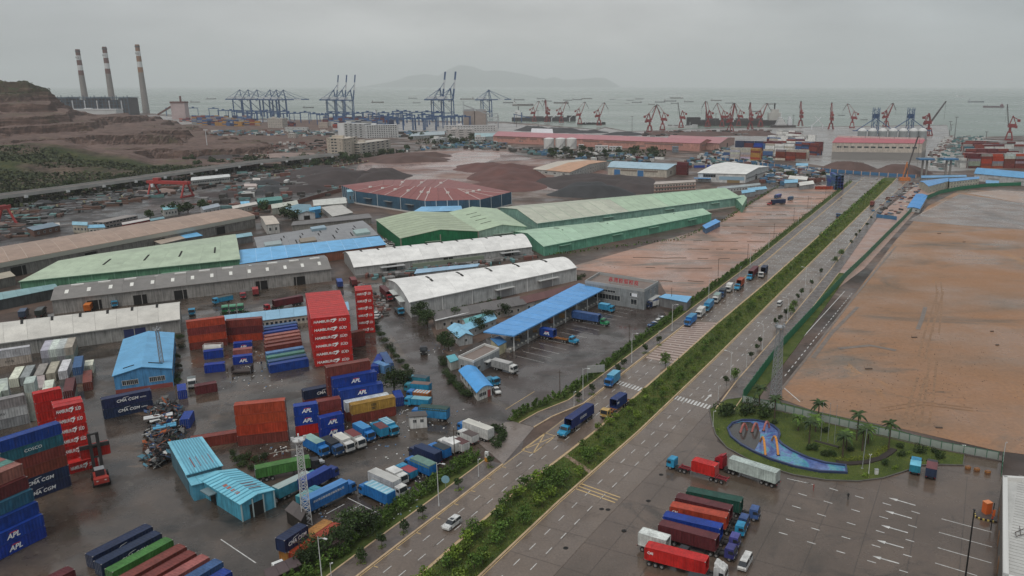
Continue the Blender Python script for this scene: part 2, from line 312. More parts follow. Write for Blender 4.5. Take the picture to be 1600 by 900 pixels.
k = MB(); ribbon(k, RW[:4], 5.1, 9.5, 0, .17); tag(obj('verge', k.mesh('verge', m_grass)), kind='structure')
sheet('building_site', px((1302,428),(1380,330),(1440,283),(1470,292),(1440,320),(1350,420),(1310,450)), .05, ground_mat('red_earth', [(.3,(.24,.155,.125)),(.5,(.34,.22,.175)),(.7,(.26,.19,.16))], .05, (.3,.8)))
GARD = px((1112,660),(1108,640),(1135,625),(1160,622),(1215,628),(1280,645),(1400,672),(1508,705),(1505,728),(1470,727),(1440,728),(1412,738),(1380,748),(1340,753),(1290,751),(1240,743),(1180,725),(1135,700),(1118,680))
sheet('lawn', GARD, .22, m_grass)
k = MB(); ribbon(k, GARD + [GARD[0]], -.12, .2, 0, .30); tag(obj('kerb', k.mesh('kerb', mat('dark_kerb', (.10,.09,.08), .5))), kind='structure')
mk = MB(); my = MB(); ZM = .115
def dash(mb, p, d, ln, w, z=ZM):
 n = Vector((-d.y, d.x))*w/2; a = p; b = p+d*ln
 mb.poly([(*(a-n),z),(*(b-n),z),(*(b+n),z),(*(a+n),z)])
for base, w, stop in ((LKp, 3.6, 0), (LKp, 7.0, 0), (MRp, 3.9, 0), (MRp, 7.6, 0)):
 ln = offset(base, w)
 for p, d in polyline(ln, 6.0):
  if -200 < p.x < 260 and p.y < 640: dash(mk, p, d, 2.4, .17)
for base, w in ((MLp, -.45), (MRp, .45), (LKp, .4)):
 ribbon(my, offset(base, w), -.08, .08, ZM)
for p, d in polyline(LKa, 6.5): dash(my, p+Vector((d.y,-d.x))*.3, Vector((d.y,-d.x)), 1.3, .22)
def zebra(a, b, d, n, ln=3.0):
 a = Vector(a[:2]); b = Vector(b[:2])
 for i in range(n): dash(mk, a+(b-a)*((i+.5)/n)-d*ln/2, d, ln, (b-a).length/n*.5)
rd = (Vector(MRp[4][:2])-Vector(MRp[3][:2])).normalized()
zebra(P(960,596), P(1007,611), rd, 10); zebra(P(1054,621), P(1110,637), rd, 11)
for i in range(3):
 a = P(899+4*i, 764-4*i); b = P(961+4*i, 786-4*i); dash(my, Vector(a[:2]), (Vector(b[:2])-Vector(a[:2])).normalized(), (b-a).length, .35)
bxp = px((815,704),(833,709),(868,682),(852,677))
for i, j in ((0,1),(1,2),(2,3),(3,0),(0,2),(1,3)):
 a = Vector(bxp[i][:2]); b = Vector(bxp[j][:2]); dash(my, a, (b-a).normalized(), (b-a).length, .25, ZM)
A0, A1, B1, B0 = px((1010,561),(1120,504),(1050,0),(1050,569));
pa = P(1008,560); pb = P(1053,569); qa = P(1077,503); qb = P(1122,504)
sheet('anti_skid_pad', [pa, pb, qb, qa], .108, mat('pad_brown', (.19,.12,.095), .45, .3, .6))
for i in range(19):
 t0 = (i+.2)/19; t1 = (i+.68)/19
 c = [pa.lerp(qa,t0), pb.lerp(qb,t0), pb.lerp(qb,t1), pa.lerp(qa,t1)]
 my.k = 1; my.poly([(q.x,q.y,.118) for q in c]); my.k = 0
def arrow(mb, a, b, w=.16, z=ZM, head=.35):
 a = Vector(a[:2]); b = Vector(b[:2]); d = (b-a).normalized(); n = Vector((-d.y,d.x)); Ln = (b-a).length; h = a+d*Ln*(1-head)
 dash(mb, a, d, Ln*(1-head), w*2, z); mb.poly([(*(h-n*w*3.2),z),(*b,z),(*(h+n*w*3.2),z)])
arrow(mk, P(1101,627), P(1112,616), .2); arrow(mk, P(813,639), P(825,632), .25)
for y in (0, 19, 40, 62, 85):
 arrow(mk, P(1430.5-y*.30, 790+y*1.07), P(1388.5-y*.30, 778+y*1.07), .17, .062, .32)
for (u, v) in ((1257,753.5),(1247,771),(1237.5,790.5),(1228,811),(1217,832), (1296,763),(1287,783),(1277,803),(1267,825),(1261,846.5), (1336,775),(1330,796),(1323,816.5),(1315,838.5),(1307,861),(1379,786),(1374,807),(1368.5,829),(1362,851.5),(1355,876), (1424,799),(1419,820.5),(1415,843),(1411,866.5),(1405,891)):
 a = P(u,v); b = P(u+13.5,v+4); dash(mk, Vector(a[:2]), (Vector(b[:2])-Vector(a[:2])).normalized(), (b-a).length, .24, .062)
for (u0,v0,u1,v1) in ((1471,811,1550,832),(1467,832,1550,855),(1465,856,1549,880),(1461,880,1527,900),(1230,748,1270,757)):
 a = P(u0,v0); b = P(u1,v1); dash(mk, Vector(a[:2]), (Vector(b[:2])-Vector(a[:2])).normalized(), (b-a).length, .2, .062)
for i in range(16):
 t = i/15; a = P(805,556).lerp(P(958,474),t); b = a + (P(850,567)-P(805,556))*1.0
 dash(mk, Vector(a[:2]), (Vector(b[:2])-Vector(a[:2])).normalized(), (b-a).length, .13, .075)
a = P(790,640); b = P(835,612); dash(my, Vector(a[:2]), (Vector(b[:2])-Vector(a[:2])).normalized(), (b-a).length, .2, .075)
for (p0,p1,dl,st) in (((1202,585),(1320,455),0,0),((1226,588),(1330,460),2.2,4.4),((1222,604),(1250,628),0,0),((1425,342),(1480,312),0,0)):
 a = Vector(P(*p0)[:2]); b = Vector(P(*p1)[:2]); d = (b-a).normalized()
 if not dl: dash(mk, a, d, (b-a).length, .3, .09)
 else:
  t = 0
  while t < (b-a).length: dash(mk, a+d*t, d, dl, .3, .09); t += st
for v0 in (736,770,785,751,690,670): pass
for (u0,v0,u1,v1) in ((543,778,593,803),(510,803,538,788),(540,800,563,790),(562,812,585,800),(345,843,400,880)):
 a = P(u0,v0); b = P(u1,v1); dash(mk, Vector(a[:2]), (Vector(b[:2])-Vector(a[:2])).normalized(), (b-a).length, .2, .05)
jt = MB(); mj = mat('joint_dark', (.045,.038,.034), .5, .3, .8); rj = random.Random(2)
for base, w0, w1 in ((MRp,.5,12.3),(LKp,.5,10.4)):
 for i, (p, d) in enumerate(polyline(base, 11.)):
  if p.y < 420 and rj.random() < .8: n_ = Vector((d.y,-d.x)); a = p+n_*w0; dash(jt, a, n_, (w1-w0)*rj.choice((1,1,.5)), .09, .112)
 ln = offset(base, (w0+w1)*.62);
 for p, d in polyline(ln, 23):
  if p.y < 420 and rj.random() < .6: dash(jt, p, d, 21, .08, .1125)
ax = rd; ay = Vector((rd.y,-rd.x)); o_ = Vector(P(1010,790)[:2])
for i in range(-2,9):
 dash(jt, o_+ay*(i*9)-ax*30, ax, rj.uniform(40,95), .09, .056)
for i in range(-3,8): dash(jt, o_+ax*(i*9.5)-ay*16, ay, rj.uniform(30,84), .09, .0565)
tag(obj('paving_joints', jt.mesh('paving_joints', mj)), kind='structure')
tag(obj('road_markings', mk.mesh('road_markings', m_line)), kind='structure')
tag(obj('yellow_markings', my.mesh('yellow_markings', [m_yel, mat('pad_cream', (.42,.33,.28), .5, .25, .6)])), kind='structure')
from mathutils import noise as NZ
UC = [-420,-200,-60,0,40,75,100,130,165,200,240,290,340,400,460,520]
PROF = {
 -420:[(500,None,0),(640,None,30),(900,None,60),(1100,None,80),(1500,None,110),(2300,None,110)],
 -200:[(560,None,0),(680,None,22),(880,None,45),(1050,None,45),(1300,None,80),(1600,None,112),(2300,None,105)],
 -60:[(620,304),(700,280),(840,235),(900,222),(980,221),(1080,190),(1250,172),(1320,145),(1400,128),(1800,127)],
 0:[(660,300),(720,280),(830,240),(880,226),(960,222),(1120,198),(1190,176),(1300,168),(1330,150),(1420,143),(1450,126),(1700,126)],
 40:[(680,296),(740,276),(840,238),(880,225),(1000,222),(1120,200),(1190,177),(1300,170),(1330,152),(1420,145),(1450,127),(1700,128)],
 75:[(700,292),(750,276),(850,238),(890,224),(1000,221),(1130,200),(1200,180),(1310,172),(1340,158),(1430,150),(1460,140),(1700,140)],
 100:[(705,290),(760,272),(860,240),(900,225),(1000,221),(1150,200),(1200,184),(1330,176),(1370,168),(1460,162),(1700,165)],
 130:[(715,287),(780,266),(870,242),(910,228),(1010,222),(1160,204),(1210,190),(1350,185),(1420,178),(1700,176)],
 165:[(730,283),(800,262),(880,246),(930,234),(1020,224),(1170,206),(1220,196),(1360,190),(1450,180),(1700,177)],
 200:[(750,279),(820,262),(890,246),(960,236),(1040,226),(1180,206),(1230,198),(1370,192),(1500,181),(1750,178)],
 240:[(775,273),(830,264),(900,254),(980,240),(1060,222),(1110,216),(1220,207),(1260,200),(1500,186),(1800,180)],
 290:[(800,268),(880,256),(930,250),(1020,228),(1070,220),(1120,217),(1240,206),(1300,None,18),(1550,None,12),(1900,None,0)],
 340:[(830,263),(900,254),(960,248),(1040,232),(1100,225),(1180,216),(1300,None,9),(1400,None,6),(1700,None,2),(1950,None,0)],
 400:[(860,257),(930,None,2),(990,None,4),(1080,None,8),(1150,None,9),(1250,None,7),(1400,None,4),(1600,None,1),(1800,None,0),(2000,None,0)],
 460:[(900,None,0),(950,None,2),(1010,None,3),(1100,None,5),(1200,None,4),(1350,None,2),(1500,None,5),(1700,None,1),(1900,None,0),(2100,None,0)],
 520:[(930,None,0),(980,None,0),(1050,None,1),(1150,None,0),(1280,None,0),(1400,None,0),(1600,None,0),(1800,None,0),(2000,None,0),(2200,None,0)]}
NV = 300; tm = MB(); cols = []
us = []
for a, b in zip(UC, UC[1:]):
 n = max(2, int((b-a)/3.2)); us += [a+(b-a)*i/n for i in range(n)]
us.append(UC[-1])
def colprof(u):
 q = PROF[u]; out = []
 for r in q:
  y, v, z = (r[0], r[1], None) if len(r) == 2 else r
  if z is None: z = max(0, zat(v, y))
  out.append((y, z))
 return out
def samp(pr, y):
 if y <= pr[0][0]: return pr[0][1]
 for (y0,z0),(y1,z1) in zip(pr, pr[1:]):
  if y <= y1: return z0+(z1-z0)*(y-y0)/(y1-y0)
 return pr[-1][1]
PR = {u: colprof(u) for u in UC}
def terr(u, y):
 for a, b in zip(UC, UC[1:]):
  if a <= u <= b:
   t = (u-a)/(b-a); pa_, pb_ = PR[a], PR[b]
   ya = pa_[0][0]*(1-t)+pb_[0][0]*t
   return samp(pa_, y+(pa_[0][0]-ya))*(1-t)+samp(pb_, y+(pb_[0][0]-ya))*t
 return 0
for u in us:
 y0 = None
 for a, b in zip(UC, UC[1:]):
  if a <= u <= b: t = (u-a)/(b-a); y0 = PR[a][0][0]*(1-t)+PR[b][0][0]*t; y1 = PR[a][-1][0]*(1-t)+PR[b][-1][0]*t; break
 for j in range(NV+1):
  y = y0+(y1-y0)*(j/NV)**1.25
  z = terr(u, y); tt = (H-z)/y; bb = F*(tt*CT-ST)/(CT+tt*ST); x = (u-CX)*y/(F*CT-bb*ST); nzv = NZ.fractal(Vector((x*.012, y*.012, 1.3)), 1.0, 2.0, 5)
  n2 = abs(NZ.fractal(Vector((x*.03, y*.03, 5.1)), 1.0, 2.0, 4))
  amp = min(1, (z+.2)/9.)*.8*(1 if j < NV else 0)
  zz = z+nzv*5.5*amp-n2*4.0*amp
  if x > -980-(y-1000)*.1 or y > 930:                 # quarried benches: steep faces between flat ledges
   st = 11.0+3*NZ.noise(Vector((x*.004, y*.004, 9))); f_ = zz/st; fl = math.floor(f_); fr = f_-fl; zq = (fl+min(1, max(0, (fr-.76)/.18)))*st
   wq = min(1, max(0, (y-930)/70.)); zz = zz*(1-wq)+zq*wq
   zz += (NZ.fractal(Vector((x*.09, y*.09, 3.3)), 1.0, 2.0, 3))*1.5*amp*wq
  tm.v.append((x, y, max(.15, zz)))
nu = len(us)
for i in range(nu-1):
 for j in range(NV):
  a = i*(NV+1)+j; tm.f.append((a, a+NV+1, a+NV+2, a+1)); tm.mi.append(0)
mh = bpy.data.materials.new('quarry_rock'); mh.use_nodes = True; n = mh.node_tree.nodes; l = mh.node_tree.links
b = n['Principled BSDF']; b.inputs['Roughness'].default_value = .9; b.inputs['Specular IOR Level'].default_value = .15
co = n.new('ShaderNodeTexCoord'); geo = n.new('ShaderNodeNewGeometry'); sx = n.new('ShaderNodeSeparateXYZ'); l.new(geo.outputs['Position'], sx.inputs[0])
n1 = n.new('ShaderNodeTexNoise'); n1.inputs['Scale'].default_value = .011; n1.inputs['Detail'].default_value = 8; l.new(co.outputs['Object'], n1.inputs['Vector'])
ma = n.new('ShaderNodeMapping'); ma.inputs['Scale'].default_value = (.02,.02,.22); l.new(co.outputs['Object'], ma.inputs[0])
n2 = n.new('ShaderNodeTexNoise'); n2.inputs['Scale'].default_value = 1.; n2.inputs['Detail'].default_value = 8; n2.inputs['Roughness'].default_value = .7; l.new(ma.outputs[0], n2.inputs['Vector'])
rr = n.new('ShaderNodeValToRGB'); l.new(n2.outputs[0], rr.inputs[0]); el = rr.color_ramp.elements
el[0].position = .3; el[0].color = (.028,.019,.016,1); el[1].position = .74; el[1].color = (.22,.15,.12,1); q = el.new(.52); q.color = (.075,.046,.037,1)
rg = n.new('ShaderNodeValToRGB'); n3 = n.new('ShaderNodeTexNoise'); n3.inputs['Scale'].default_value = .05; n3.inputs['Detail'].default_value = 8; n3.inputs['Roughness'].default_value = .75; l.new(co.outputs['Object'], n3.inputs['Vector'])
l.new(n3.outputs[0], rg.inputs[0]); el = rg.color_ramp.elements; el[0].position = .32; el[0].color = (.012,.018,.008,1); el[1].position = .7; el[1].color = (.085,.08,.032,1); q = el.new(.5); q.color = (.032,.042,.015,1)
def mrange(src, a0, a1, b0, b1):
 r = n.new('ShaderNodeMapRange'); r.inputs[1].default_value = a0; r.inputs[2].default_value = a1; r.inputs[3].default_value = b0; r.inputs[4].default_value = b1; l.new(src, r.inputs[0]); return r.outputs[0]
def math_(op, a, c):
 r = n.new('ShaderNodeMath'); r.operation = op; r.use_clamp = True
 for k, s_ in enumerate((a, c)):
  if isinstance(s_, (int, float)): r.inputs[k].default_value = s_
  else: l.new(s_, r.inputs[k])
 return r.outputs[0]
yo = n.new('ShaderNodeMath'); yo.operation = 'MULTIPLY_ADD'; l.new(sx.outputs['X'], yo.inputs[0]); yo.inputs[1].default_value = .08; l.new(sx.outputs['Y'], yo.inputs[2])
near = mrange(yo.outputs[0], 830, 862, 1, 0); xin = mrange(sx.outputs['X'], -400, -470, 0, 1); top = mrange(sx.outputs['Z'], 70, 80, 0, .95)
nn = mrange(n1.outputs[0], .40, .50, .25, 1)
veg = math_('MAXIMUM', math_('MULTIPLY', math_('MULTIPLY', near, xin), nn), math_('MULTIPLY', top, 1.0))
pat = math_('MULTIPLY', mrange(n1.outputs[0], .55, .62, 0, .6), mrange(n3.outputs[0], .5, .56, 0, 1))
veg = math_('MAXIMUM', veg, pat)
sn = n.new('ShaderNodeSeparateXYZ'); l.new(geo.outputs['True Normal'], sn.inputs[0]); flat = mrange(sn.outputs['Z'], .72, .93, 0, 1)
rk = n.new('ShaderNodeMix'); rk.data_type = 'RGBA'; l.new(flat, rk.inputs['Factor']); l.new(rr.outputs[0], rk.inputs['A'])
fd = n.new('ShaderNodeValToRGB'); l.new(n3.outputs[0], fd.inputs[0]); el = fd.color_ramp.elements; el[0].position = .35; el[0].color = (.065,.043,.036,1); el[1].position = .70; el[1].color = (.20,.135,.112,1)
l.new(fd.outputs[0], rk.inputs['B'])
veg = math_('MULTIPLY', veg, mrange(sn.outputs['Z'], .45, .75, .35, 1))
mm = n.new('ShaderNodeMix'); mm.data_type = 'RGBA'; l.new(veg, mm.inputs['Factor']); l.new(rk.outputs['Result'], mm.inputs['A']); l.new(rg.outputs[0], mm.inputs['B']); l.new(mm.outputs['Result'], b.inputs['Base Color'])
tag(obj('quarry_hill', tm.mesh('quarry_hill', mh)), kind='structure')
im = MB(); YI = 36000.0; prof = [(588,134),(600,131),(625,125),(645,118),(665,116),(690,119),(708,106),(722,103),(740,104),(758,111),(780,110),(805,114),(830,118),(850,124),(866,120),(880,125),(905,124),(930,121),(946,122),(962,131)]
def iz(u):
 for (a,z0),(b_,z1) in zip(prof, prof[1:]):
  if a <= u <= b_:
   t = (u-a)/(b_-a); return z0+(z1-z0)*t
 return 134
NU = 130; NJ = 22
for i in range(NU+1):
 u = 586+(964-586)*i/NU
 for j in range(NJ+1):
  t = j/NJ*2-1; y = YI+t*2500; x = (u-CX)*YI/1268.0+t*250
  hgt = max(0, zat(iz(u), YI)+3); k_ = max(0, 1-abs(t)**1.6)
  im.v.append((x, y, -3+hgt*k_*(1+.10*NZ.fractal(Vector((x*.001,y*.001,2)),1.,2.,4)*(1 if abs(t) > .05 else .4))))
for i in range(NU):
 for j in range(NJ):
  a = i*(NJ+1)+j; im.f.append((a, a+NJ+1, a+NJ+2, a+1)); im.mi.append(0)
tag(obj('island_hills', im.mesh('island_hills', mat('island_forest', (.05,.065,.04), .9, .4, .002), smooth=True)), kind='structure')
tk = MB()
for (pts, w, k_) in ((((1440,560),(1450,520),(1462,480),(1470,455)),.8,0),(((1462,520),(1466,490),(1468,460),(1466,440)),.7,0),(((1434,515),(1440,500),(1446,480)),1.6,1),(((1420,655),(1432,615),(1440,590)),.9,0),(((1445,660),(1452,620),(1458,560)),.7,0),(((1310,545),(1360,540),(1400,548)),2.2,1),(((1270,560),(1300,520),(1340,480)),1.5,1),(((1380,640),(1440,630),(1520,640)),.6,0),(((1220,610),(1260,560),(1330,470),(1400,385)),.9,1)):
 tk.k = k_; ln = px(*pts); zt_ = .06+.002*len(tk.f)
 for o in ((0,) if k_ == 1 else (-1.1,1.1)): ribbon(tk, ln, o-w/2, o+w/2, zt_+(.003 if o > 0 else 0))
tag(obj('wheel_tracks', tk.mesh('wheel_tracks', [mat('track_ochre', (.27,.145,.07), .5, .5, .6), mat('track_grey', (.17,.125,.095), .35, .5, .4), mat('track_dark', (.09,.07,.055), .4, .5, .6)])), kind='structure')
cl = MB(); rc = random.Random(21)
for i in range(420):
 u, v = rc.gauss(1430,95), rc.gauss(580,55)
 if not (1240 < u < 1620 and 330 < v < 690): continue
 p = P(u,v); s_ = rc.uniform(.06,.2); cl.box((p.x,p.y,.05), (s_*1.6,s_,s_*.5), rc.uniform(0,3))
for i in range(7):
 p = P(rc.uniform(1300,1590), rc.uniform(320,690)); cl.box((p.x,p.y,.05), (rc.uniform(1,2.6),.5,.3), rc.uniform(-.3,.3))
tag(obj('lot_clods', cl.mesh('lot_clods', mat('clod_dark', (.09,.065,.05), .8, .3))), kind='stuff')
er = MB()
for i, t in enumerate((.04,.12,.19,.26,.33,.41,.48,.56,.63,.72,.8,.88)):
 a = P(1135,452).lerp(P(1318,300), t); Ln = (46,60,72,50,66,40,58,70,44,60,52,40)[i]; d = Vector((-.96,.05,0)); b_ = a+d*Ln; pr = None
 for j in range(13):
  c = a.lerp(b_, j/12)+Vector((0,NZ.noise(Vector((j*.6,i,0)))*2.4,0)); w = rc.uniform(.1,.35)
  if pr and rc.random() < .6: er.hexa([(*(pr+Vector((0,-w,0))).xy,.05),(*(c+Vector((0,-w,0))).xy,.05),(*(c+Vector((0,w,0))).xy,.05),(*(pr+Vector((0,w,0))).xy,.05)]+[(*pr.xy,.3),(*c.xy,.3),(*(c+Vector((0,.1,0))).xy,.3),(*(pr+Vector((0,.1,0))).xy,.3)])
  pr = c
tag(obj('earth_rows', er.mesh('earth_rows', mat('earth_dark', (.085,.065,.045), .8, .4, .5))), kind='structure')
m_roofp = mat('roof_sheet', ocol=True, rough=.45, dirt=.25, scale=.16, streak=.1, spec=.3, rust=.22)
m_wallp = mat('wall_sheet', ocol=True, rough=.6, dirt=.34, scale=.3, streak=.4, spec=.2, rust=.25)
m_trim = mat('trim', ocol=True, rough=.5, dirt=.2, scale=.5)
m_glass = mat('dark_glass', (.025,.03,.035), .12, .0, spec=.6)
m_frame = mat('window_frame', (.45,.45,.43), .5, .15)
m_dark = mat('dark_opening', (.012,.011,.010), .9, .0)
m_conc = mat('concrete', (.30,.28,.255), .75, .35, .25, streak=.35)
m_steel = mat('galvanised_steel', (.33,.34,.35), .45, .2, 1., metal=.3)
WM = {}
def win_mesh(w, h, nx=1, ny=1, glass=None):
 k = (round(w,1), round(h,1), nx, ny)
 if k in WM: return WM[k]
 mb = MB(); fr = min(.12, w*.12); mb.bx(-w/2, w/2, -.02, .06, 0, fr); mb.bx(-w/2, w/2, -.02, .06, h-fr, h)
 mb.bx(-w/2, -w/2+fr, -.02, .06, fr, h-fr); mb.bx(w/2-fr, w/2, -.02, .06, fr, h-fr)
 for i in range(1, nx): mb.bx(-w/2+w*i/nx-.04, -w/2+w*i/nx+.04, -.02, .05, fr, h-fr)
 for i in range(1, ny): mb.bx(-w/2+fr, w/2-fr, -.02, .05, h*i/ny-.04, h*i/ny+.04)
 mb.k = 1; mb.bx(-w/2+fr, w/2-fr, -.02, .02, fr, h-fr)
 WM[k] = mb.mesh('window', [m_frame, m_glass]); return WM[k]
SM = {}
def unit_box(kind, m):
 k = (kind, m.name)
 if k not in SM:
  mb = MB(); mb.bx(-.5,.5,-.5,.5,0,1); SM[k] = mb.mesh(kind, m)
 return SM[k]
def ubox(name, m, par, c, sz, rz=0, color=None):
 return obj(name, unit_box(name, m), par, c, rz, color, sz)
class Bld:
 "building on a quad footprint A,B,C,D (world xy, A-B nearest the camera), eave height h"
 def __init__(s, name, label, cat, q, h, wall=(.5,.5,.5), group=None, z0=0.):
  s.q = [Vector((p[0],p[1])) for p in q]; s.h = h; s.z0 = z0
  c = sum(s.q, Vector((0,0)))/len(s.q); s.o = Vector((c.x,c.y,z0)); s.wallc = wall
  s.t = thing(name, label, cat, s.o, 0, group)
 def at(s, a, b):                                    # bilinear
  A,B,C,D = s.q[:4]; return (A*(1-a)+B*a)*(1-b)+(D*(1-a)+C*a)*b
 def put(s, name, mb, m, color=None, smooth=False):
  return obj(name, mb.mesh(name, m, s.o, smooth), s.t, (0,0,0), 0, color)
 def prof(s, kind, rise, n=8):
  if kind == 'gable': return [(0,0),(.5,rise),(1,0)]
  if kind == 'flat': return [(0,0),(1,0)]
  if kind == 'mono': return [(0,0),(1,rise)]
  return [(i/n, rise*math.sin(math.pi*i/n)) for i in range(n+1)]
 def walls(s, kind='gable', rise=0., color=None, m=None):
  mb = MB(); n = len(s.q); h = s.h + s.z0; pr = s.prof(kind, rise)
  for i in range(n):
   a, b = s.q[i], s.q[(i+1) % n]
   top = [(b.x,b.y,h),(a.x,a.y,h)]
   if n == 4 and i == 1: top = [(*s.at(1,t), h+z) for t, z in pr][::-1]
   if n == 4 and i == 3: top = [(*s.at(0,t), h+z) for t, z in pr]
   if n == 4 and i == 2 and kind == 'mono': top = [(b.x,b.y,h+rise),(a.x,a.y,h+rise)]
   mb.poly([(a.x,a.y,s.z0),(b.x,b.y,s.z0)]+top)
  s.put('wall', mb, m or m_wallp, color or s.wallc)
 def roof(s, kind, rise, color, n=1, over=.5, seam=None, colors=None, thick=.18, jit=.05):
  pr = s.prof(kind, rise); h = s.h+s.z0+.05; A,B,C,D = s.q[:4]
  la = over/max((B-A).length,1); lt = over/max((D-A).length,1); rng = random.Random(len(s.t.name)+n)
  def pt(a, t, z): p = s.at(a, t); return (p.x, p.y, h+z)
  sl0 = (pr[1][1]-pr[0][1])/(pr[1][0]-pr[0][0]); sl1 = (pr[-1][1]-pr[-2][1])/(pr[-1][0]-pr[-2][0])
  pr2 = [(-lt, -lt*sl0)] + pr[1:-1] + [(1+lt, pr[-1][1]+lt*sl1)]
  for i in range(n):
   a0 = i/n if i else -la; a1 = (i+1)/n if i < n-1 else 1+la; g = .05/max((B-A).length,1)
   if i: a0 += g
   mb = MB()
   for (t0,z0),(t1,z1) in zip(pr2, pr2[1:]):
    p = [pt(a0,t0,z0),pt(a1,t0,z0),pt(a1,t1,z1),pt(a0,t1,z1)]
    mb.hexa([(x,y,z-thick) for x,y,z in p]+p)
   c = colors[i] if colors else color; k = 1+rng.uniform(-jit,jit)
   s.put('roof_panel' if n > 1 else 'roof', mb, m_roofp, [x*k for x in c])
  if seam:
   for i in range(1, n):
    mb = MB()
    for (t0,z0),(t1,z1) in zip(pr2, pr2[1:]):
     p = [pt(i/n,t0,z0+.02),pt(i/n,t1,z1+.02)]; mb.bar(p[0], p[1], .28, .16)
    s.put('roof_seam', mb, m_trim, seam)
  s.pr = pr; s.pt = pt
 def rz_at(s, t):
  for (t0,z0),(t1,z1) in zip(s.pr, s.pr[1:]):
   if t0 <= t <= t1: return z0+(z1-z0)*(t-t0)/(t1-t0)
  return 0
 def onroof(s, name, a, t0, t1, w, up, m, color=None, k=3):
  "strip lying on the roof at a (along A-B) from t0 to t1"
  mb = MB(); Ln = (s.q[1]-s.q[0]).length
  for i in range(k):
   ta = t0+(t1-t0)*i/k; tb = t0+(t1-t0)*(i+1)/k
   za, zb = s.rz_at(ta), s.rz_at(tb); d = w/2/Ln
   p = [s.pt(a-d,ta,za),s.pt(a+d,ta,za),s.pt(a+d,tb,zb),s.pt(a-d,tb,zb)]
   mb.hexa(p+[(x,y,z+up) for x,y,z in p])
  s.put(name, mb, m, color)
 def side(s, i, f, z, out=.0):
  a, b = s.q[i], s.q[(i+1) % len(s.q)]; d = (b-a).normalized(); nrm = Vector((d.y,-d.x)); p = a.lerp(b, f)+nrm*out
  return Vector((p.x-s.o.x, p.y-s.o.y, z)), math.atan2(d.y, d.x), (b-a).length
 def windows(s, i, n, z, w, h, f0=.04, f1=.96, nx=2, ny=1, skip=()):
  me = win_mesh(w, h, nx, ny)
  for k in range(n):
   if k in skip: continue
   p, rz, Ln = s.side(i, f0+(f1-f0)*(k+.5)/n, z, .01); obj('window', me, s.t, p, rz+math.pi)
 def door(s, i, f, w, h, color=(.2,.2,.2), name='door', z=0., dark=False):
  p, rz, Ln = s.side(i, f, z, .0)
  ubox(name, m_dark if dark else m_trim, s.t, p, (w, .16, h), rz, color)
 def canopy(s, i, f, w, d=1.6, z=4., color=(.4,.4,.4)):
  p, rz, Ln = s.side(i, f, z, d/2); ubox('canopy', m_trim, s.t, p, (w, d, .25), rz, color)
 def posts(s, i, n, w=.25, color=(.6,.6,.6), name='downpipe', h=None, f0=0., f1=1.):
  for k in range(n+1):
   p, rz, Ln = s.side(i, f0+(f1-f0)*k/n, 0, .08); ubox(name, m_trim, s.t, p, (w, .18, h or s.h), rz, color)
 def band(s, i, z, h, color, out=.08, name='wall_band', f0=0., f1=1.):
  p, rz, Ln = s.side(i, (f0+f1)/2, z, out/2); ubox(name, m_trim, s.t, p, (Ln*(f1-f0)+.05, out, h), rz, color)
 def gutter(s, i, color=(.45,.45,.44), dz=-.1):
  p, rz, Ln = s.side(i, .5, s.h+dz, .55); ubox('gutter', m_trim, s.t, p, (Ln+1., .25, .28), rz, color)
def quad(A, B, C, D=None, h=0.):
 a, b, c_ = P(*A, h), P(*B, h), P(*C, h); d = P(*D, h) if D else a+c_-b
 return [a, b, c_, d]
def shed(name, label, A, B, C, D, h, rise, kind='gable', wall=(.5,.5,.5), roof=(.5,.5,.5), n=1, cross=False, cat='warehouse', over=.5, seam=None, colors=None, group=None):
 q = quad(A, B, C, D, h)
 if cross: q = [q[3], q[0], q[1], q[2]]               # ridge runs away from the camera
 b = Bld(name, label, cat, q, h, wall, group); b.walls(kind, rise); b.roof(kind, rise, roof, n, over, seam, colors)
 return b
G = (.38,.37,.355)
b = shed('warehouse', 'very long brown-roofed warehouse at the far left behind the pale green one', (-110,431), (397,336), (346,328), (-110,404), 8, 2.2, 'arch', (.26,.245,.22), (.36,.25,.19), 22, seam=(.46,.36,.29))
b.band(0, 5.6, 2.2, (.42,.41,.35), .5, 'fascia'); b.posts(0, 24, .3, (.2,.19,.17), 'pillar', 5.6)
for f in (.2,.4,.62,.85): b.door(0, f, 7, 4.6, name='loading_door', dark=True)
b = shed('warehouse', 'pale green roofed warehouse with green walls and four roof slots', (31,440), (374,405), (367,366), (150,397), 7, 3, 'gable', (.13,.30,.18), (.42,.50,.36), 10)
for a in (.3,.5,.68,.87): b.onroof('roof_vent', a, .22, .36, .8, .2, m_dark)
b.posts(0, 10, .25, (.22,.40,.28)); b.gutter(0, (.18,.34,.22)); b.canopy(0, .3, 12, 2, 4, (.2,.36,.25)); b.canopy(0, .68, 12, 2, 4, (.2,.36,.25))
b = shed('warehouse', 'grey-brown roofed shed with rows of pale skylights and ridge ventilators', (81,469), (516,420), (505,399), (95,446), 6, 2.2, 'gable', (.34,.32,.295), (.20,.185,.17), 9)
for i in range(14): b.onroof('skylight', .04+i*.071, .2, .34, 1.3, .08, m_trim, (.72,.70,.64), 1)
for i in range(11):
 b.onroof('skylight', .07+i*.088, .52, .62, 1.2, .1, m_trim, (.66,.64,.6), 1)
 if i % 4 != 3: b.onroof('ridge_vent', .07+i*.088, .47, .53, 4.5, .5, m_trim, (.62,.6,.56), 1)
for f in (.13,.28,.42,.72,.87): b.door(0, f, 5, 4, name='loading_door', dark=True)
b.gutter(0, (.3,.28,.26)); b.posts(0, 14, .25, (.3,.28,.26), 'pillar')
b = shed('warehouse', 'off-white barrel-roofed warehouse behind the white reefer containers', (-70,546), (279,499), (281,474), (-70,514), 5.2, 3.0, 'arch', (.36,.35,.325), (.60,.57,.51), 10)
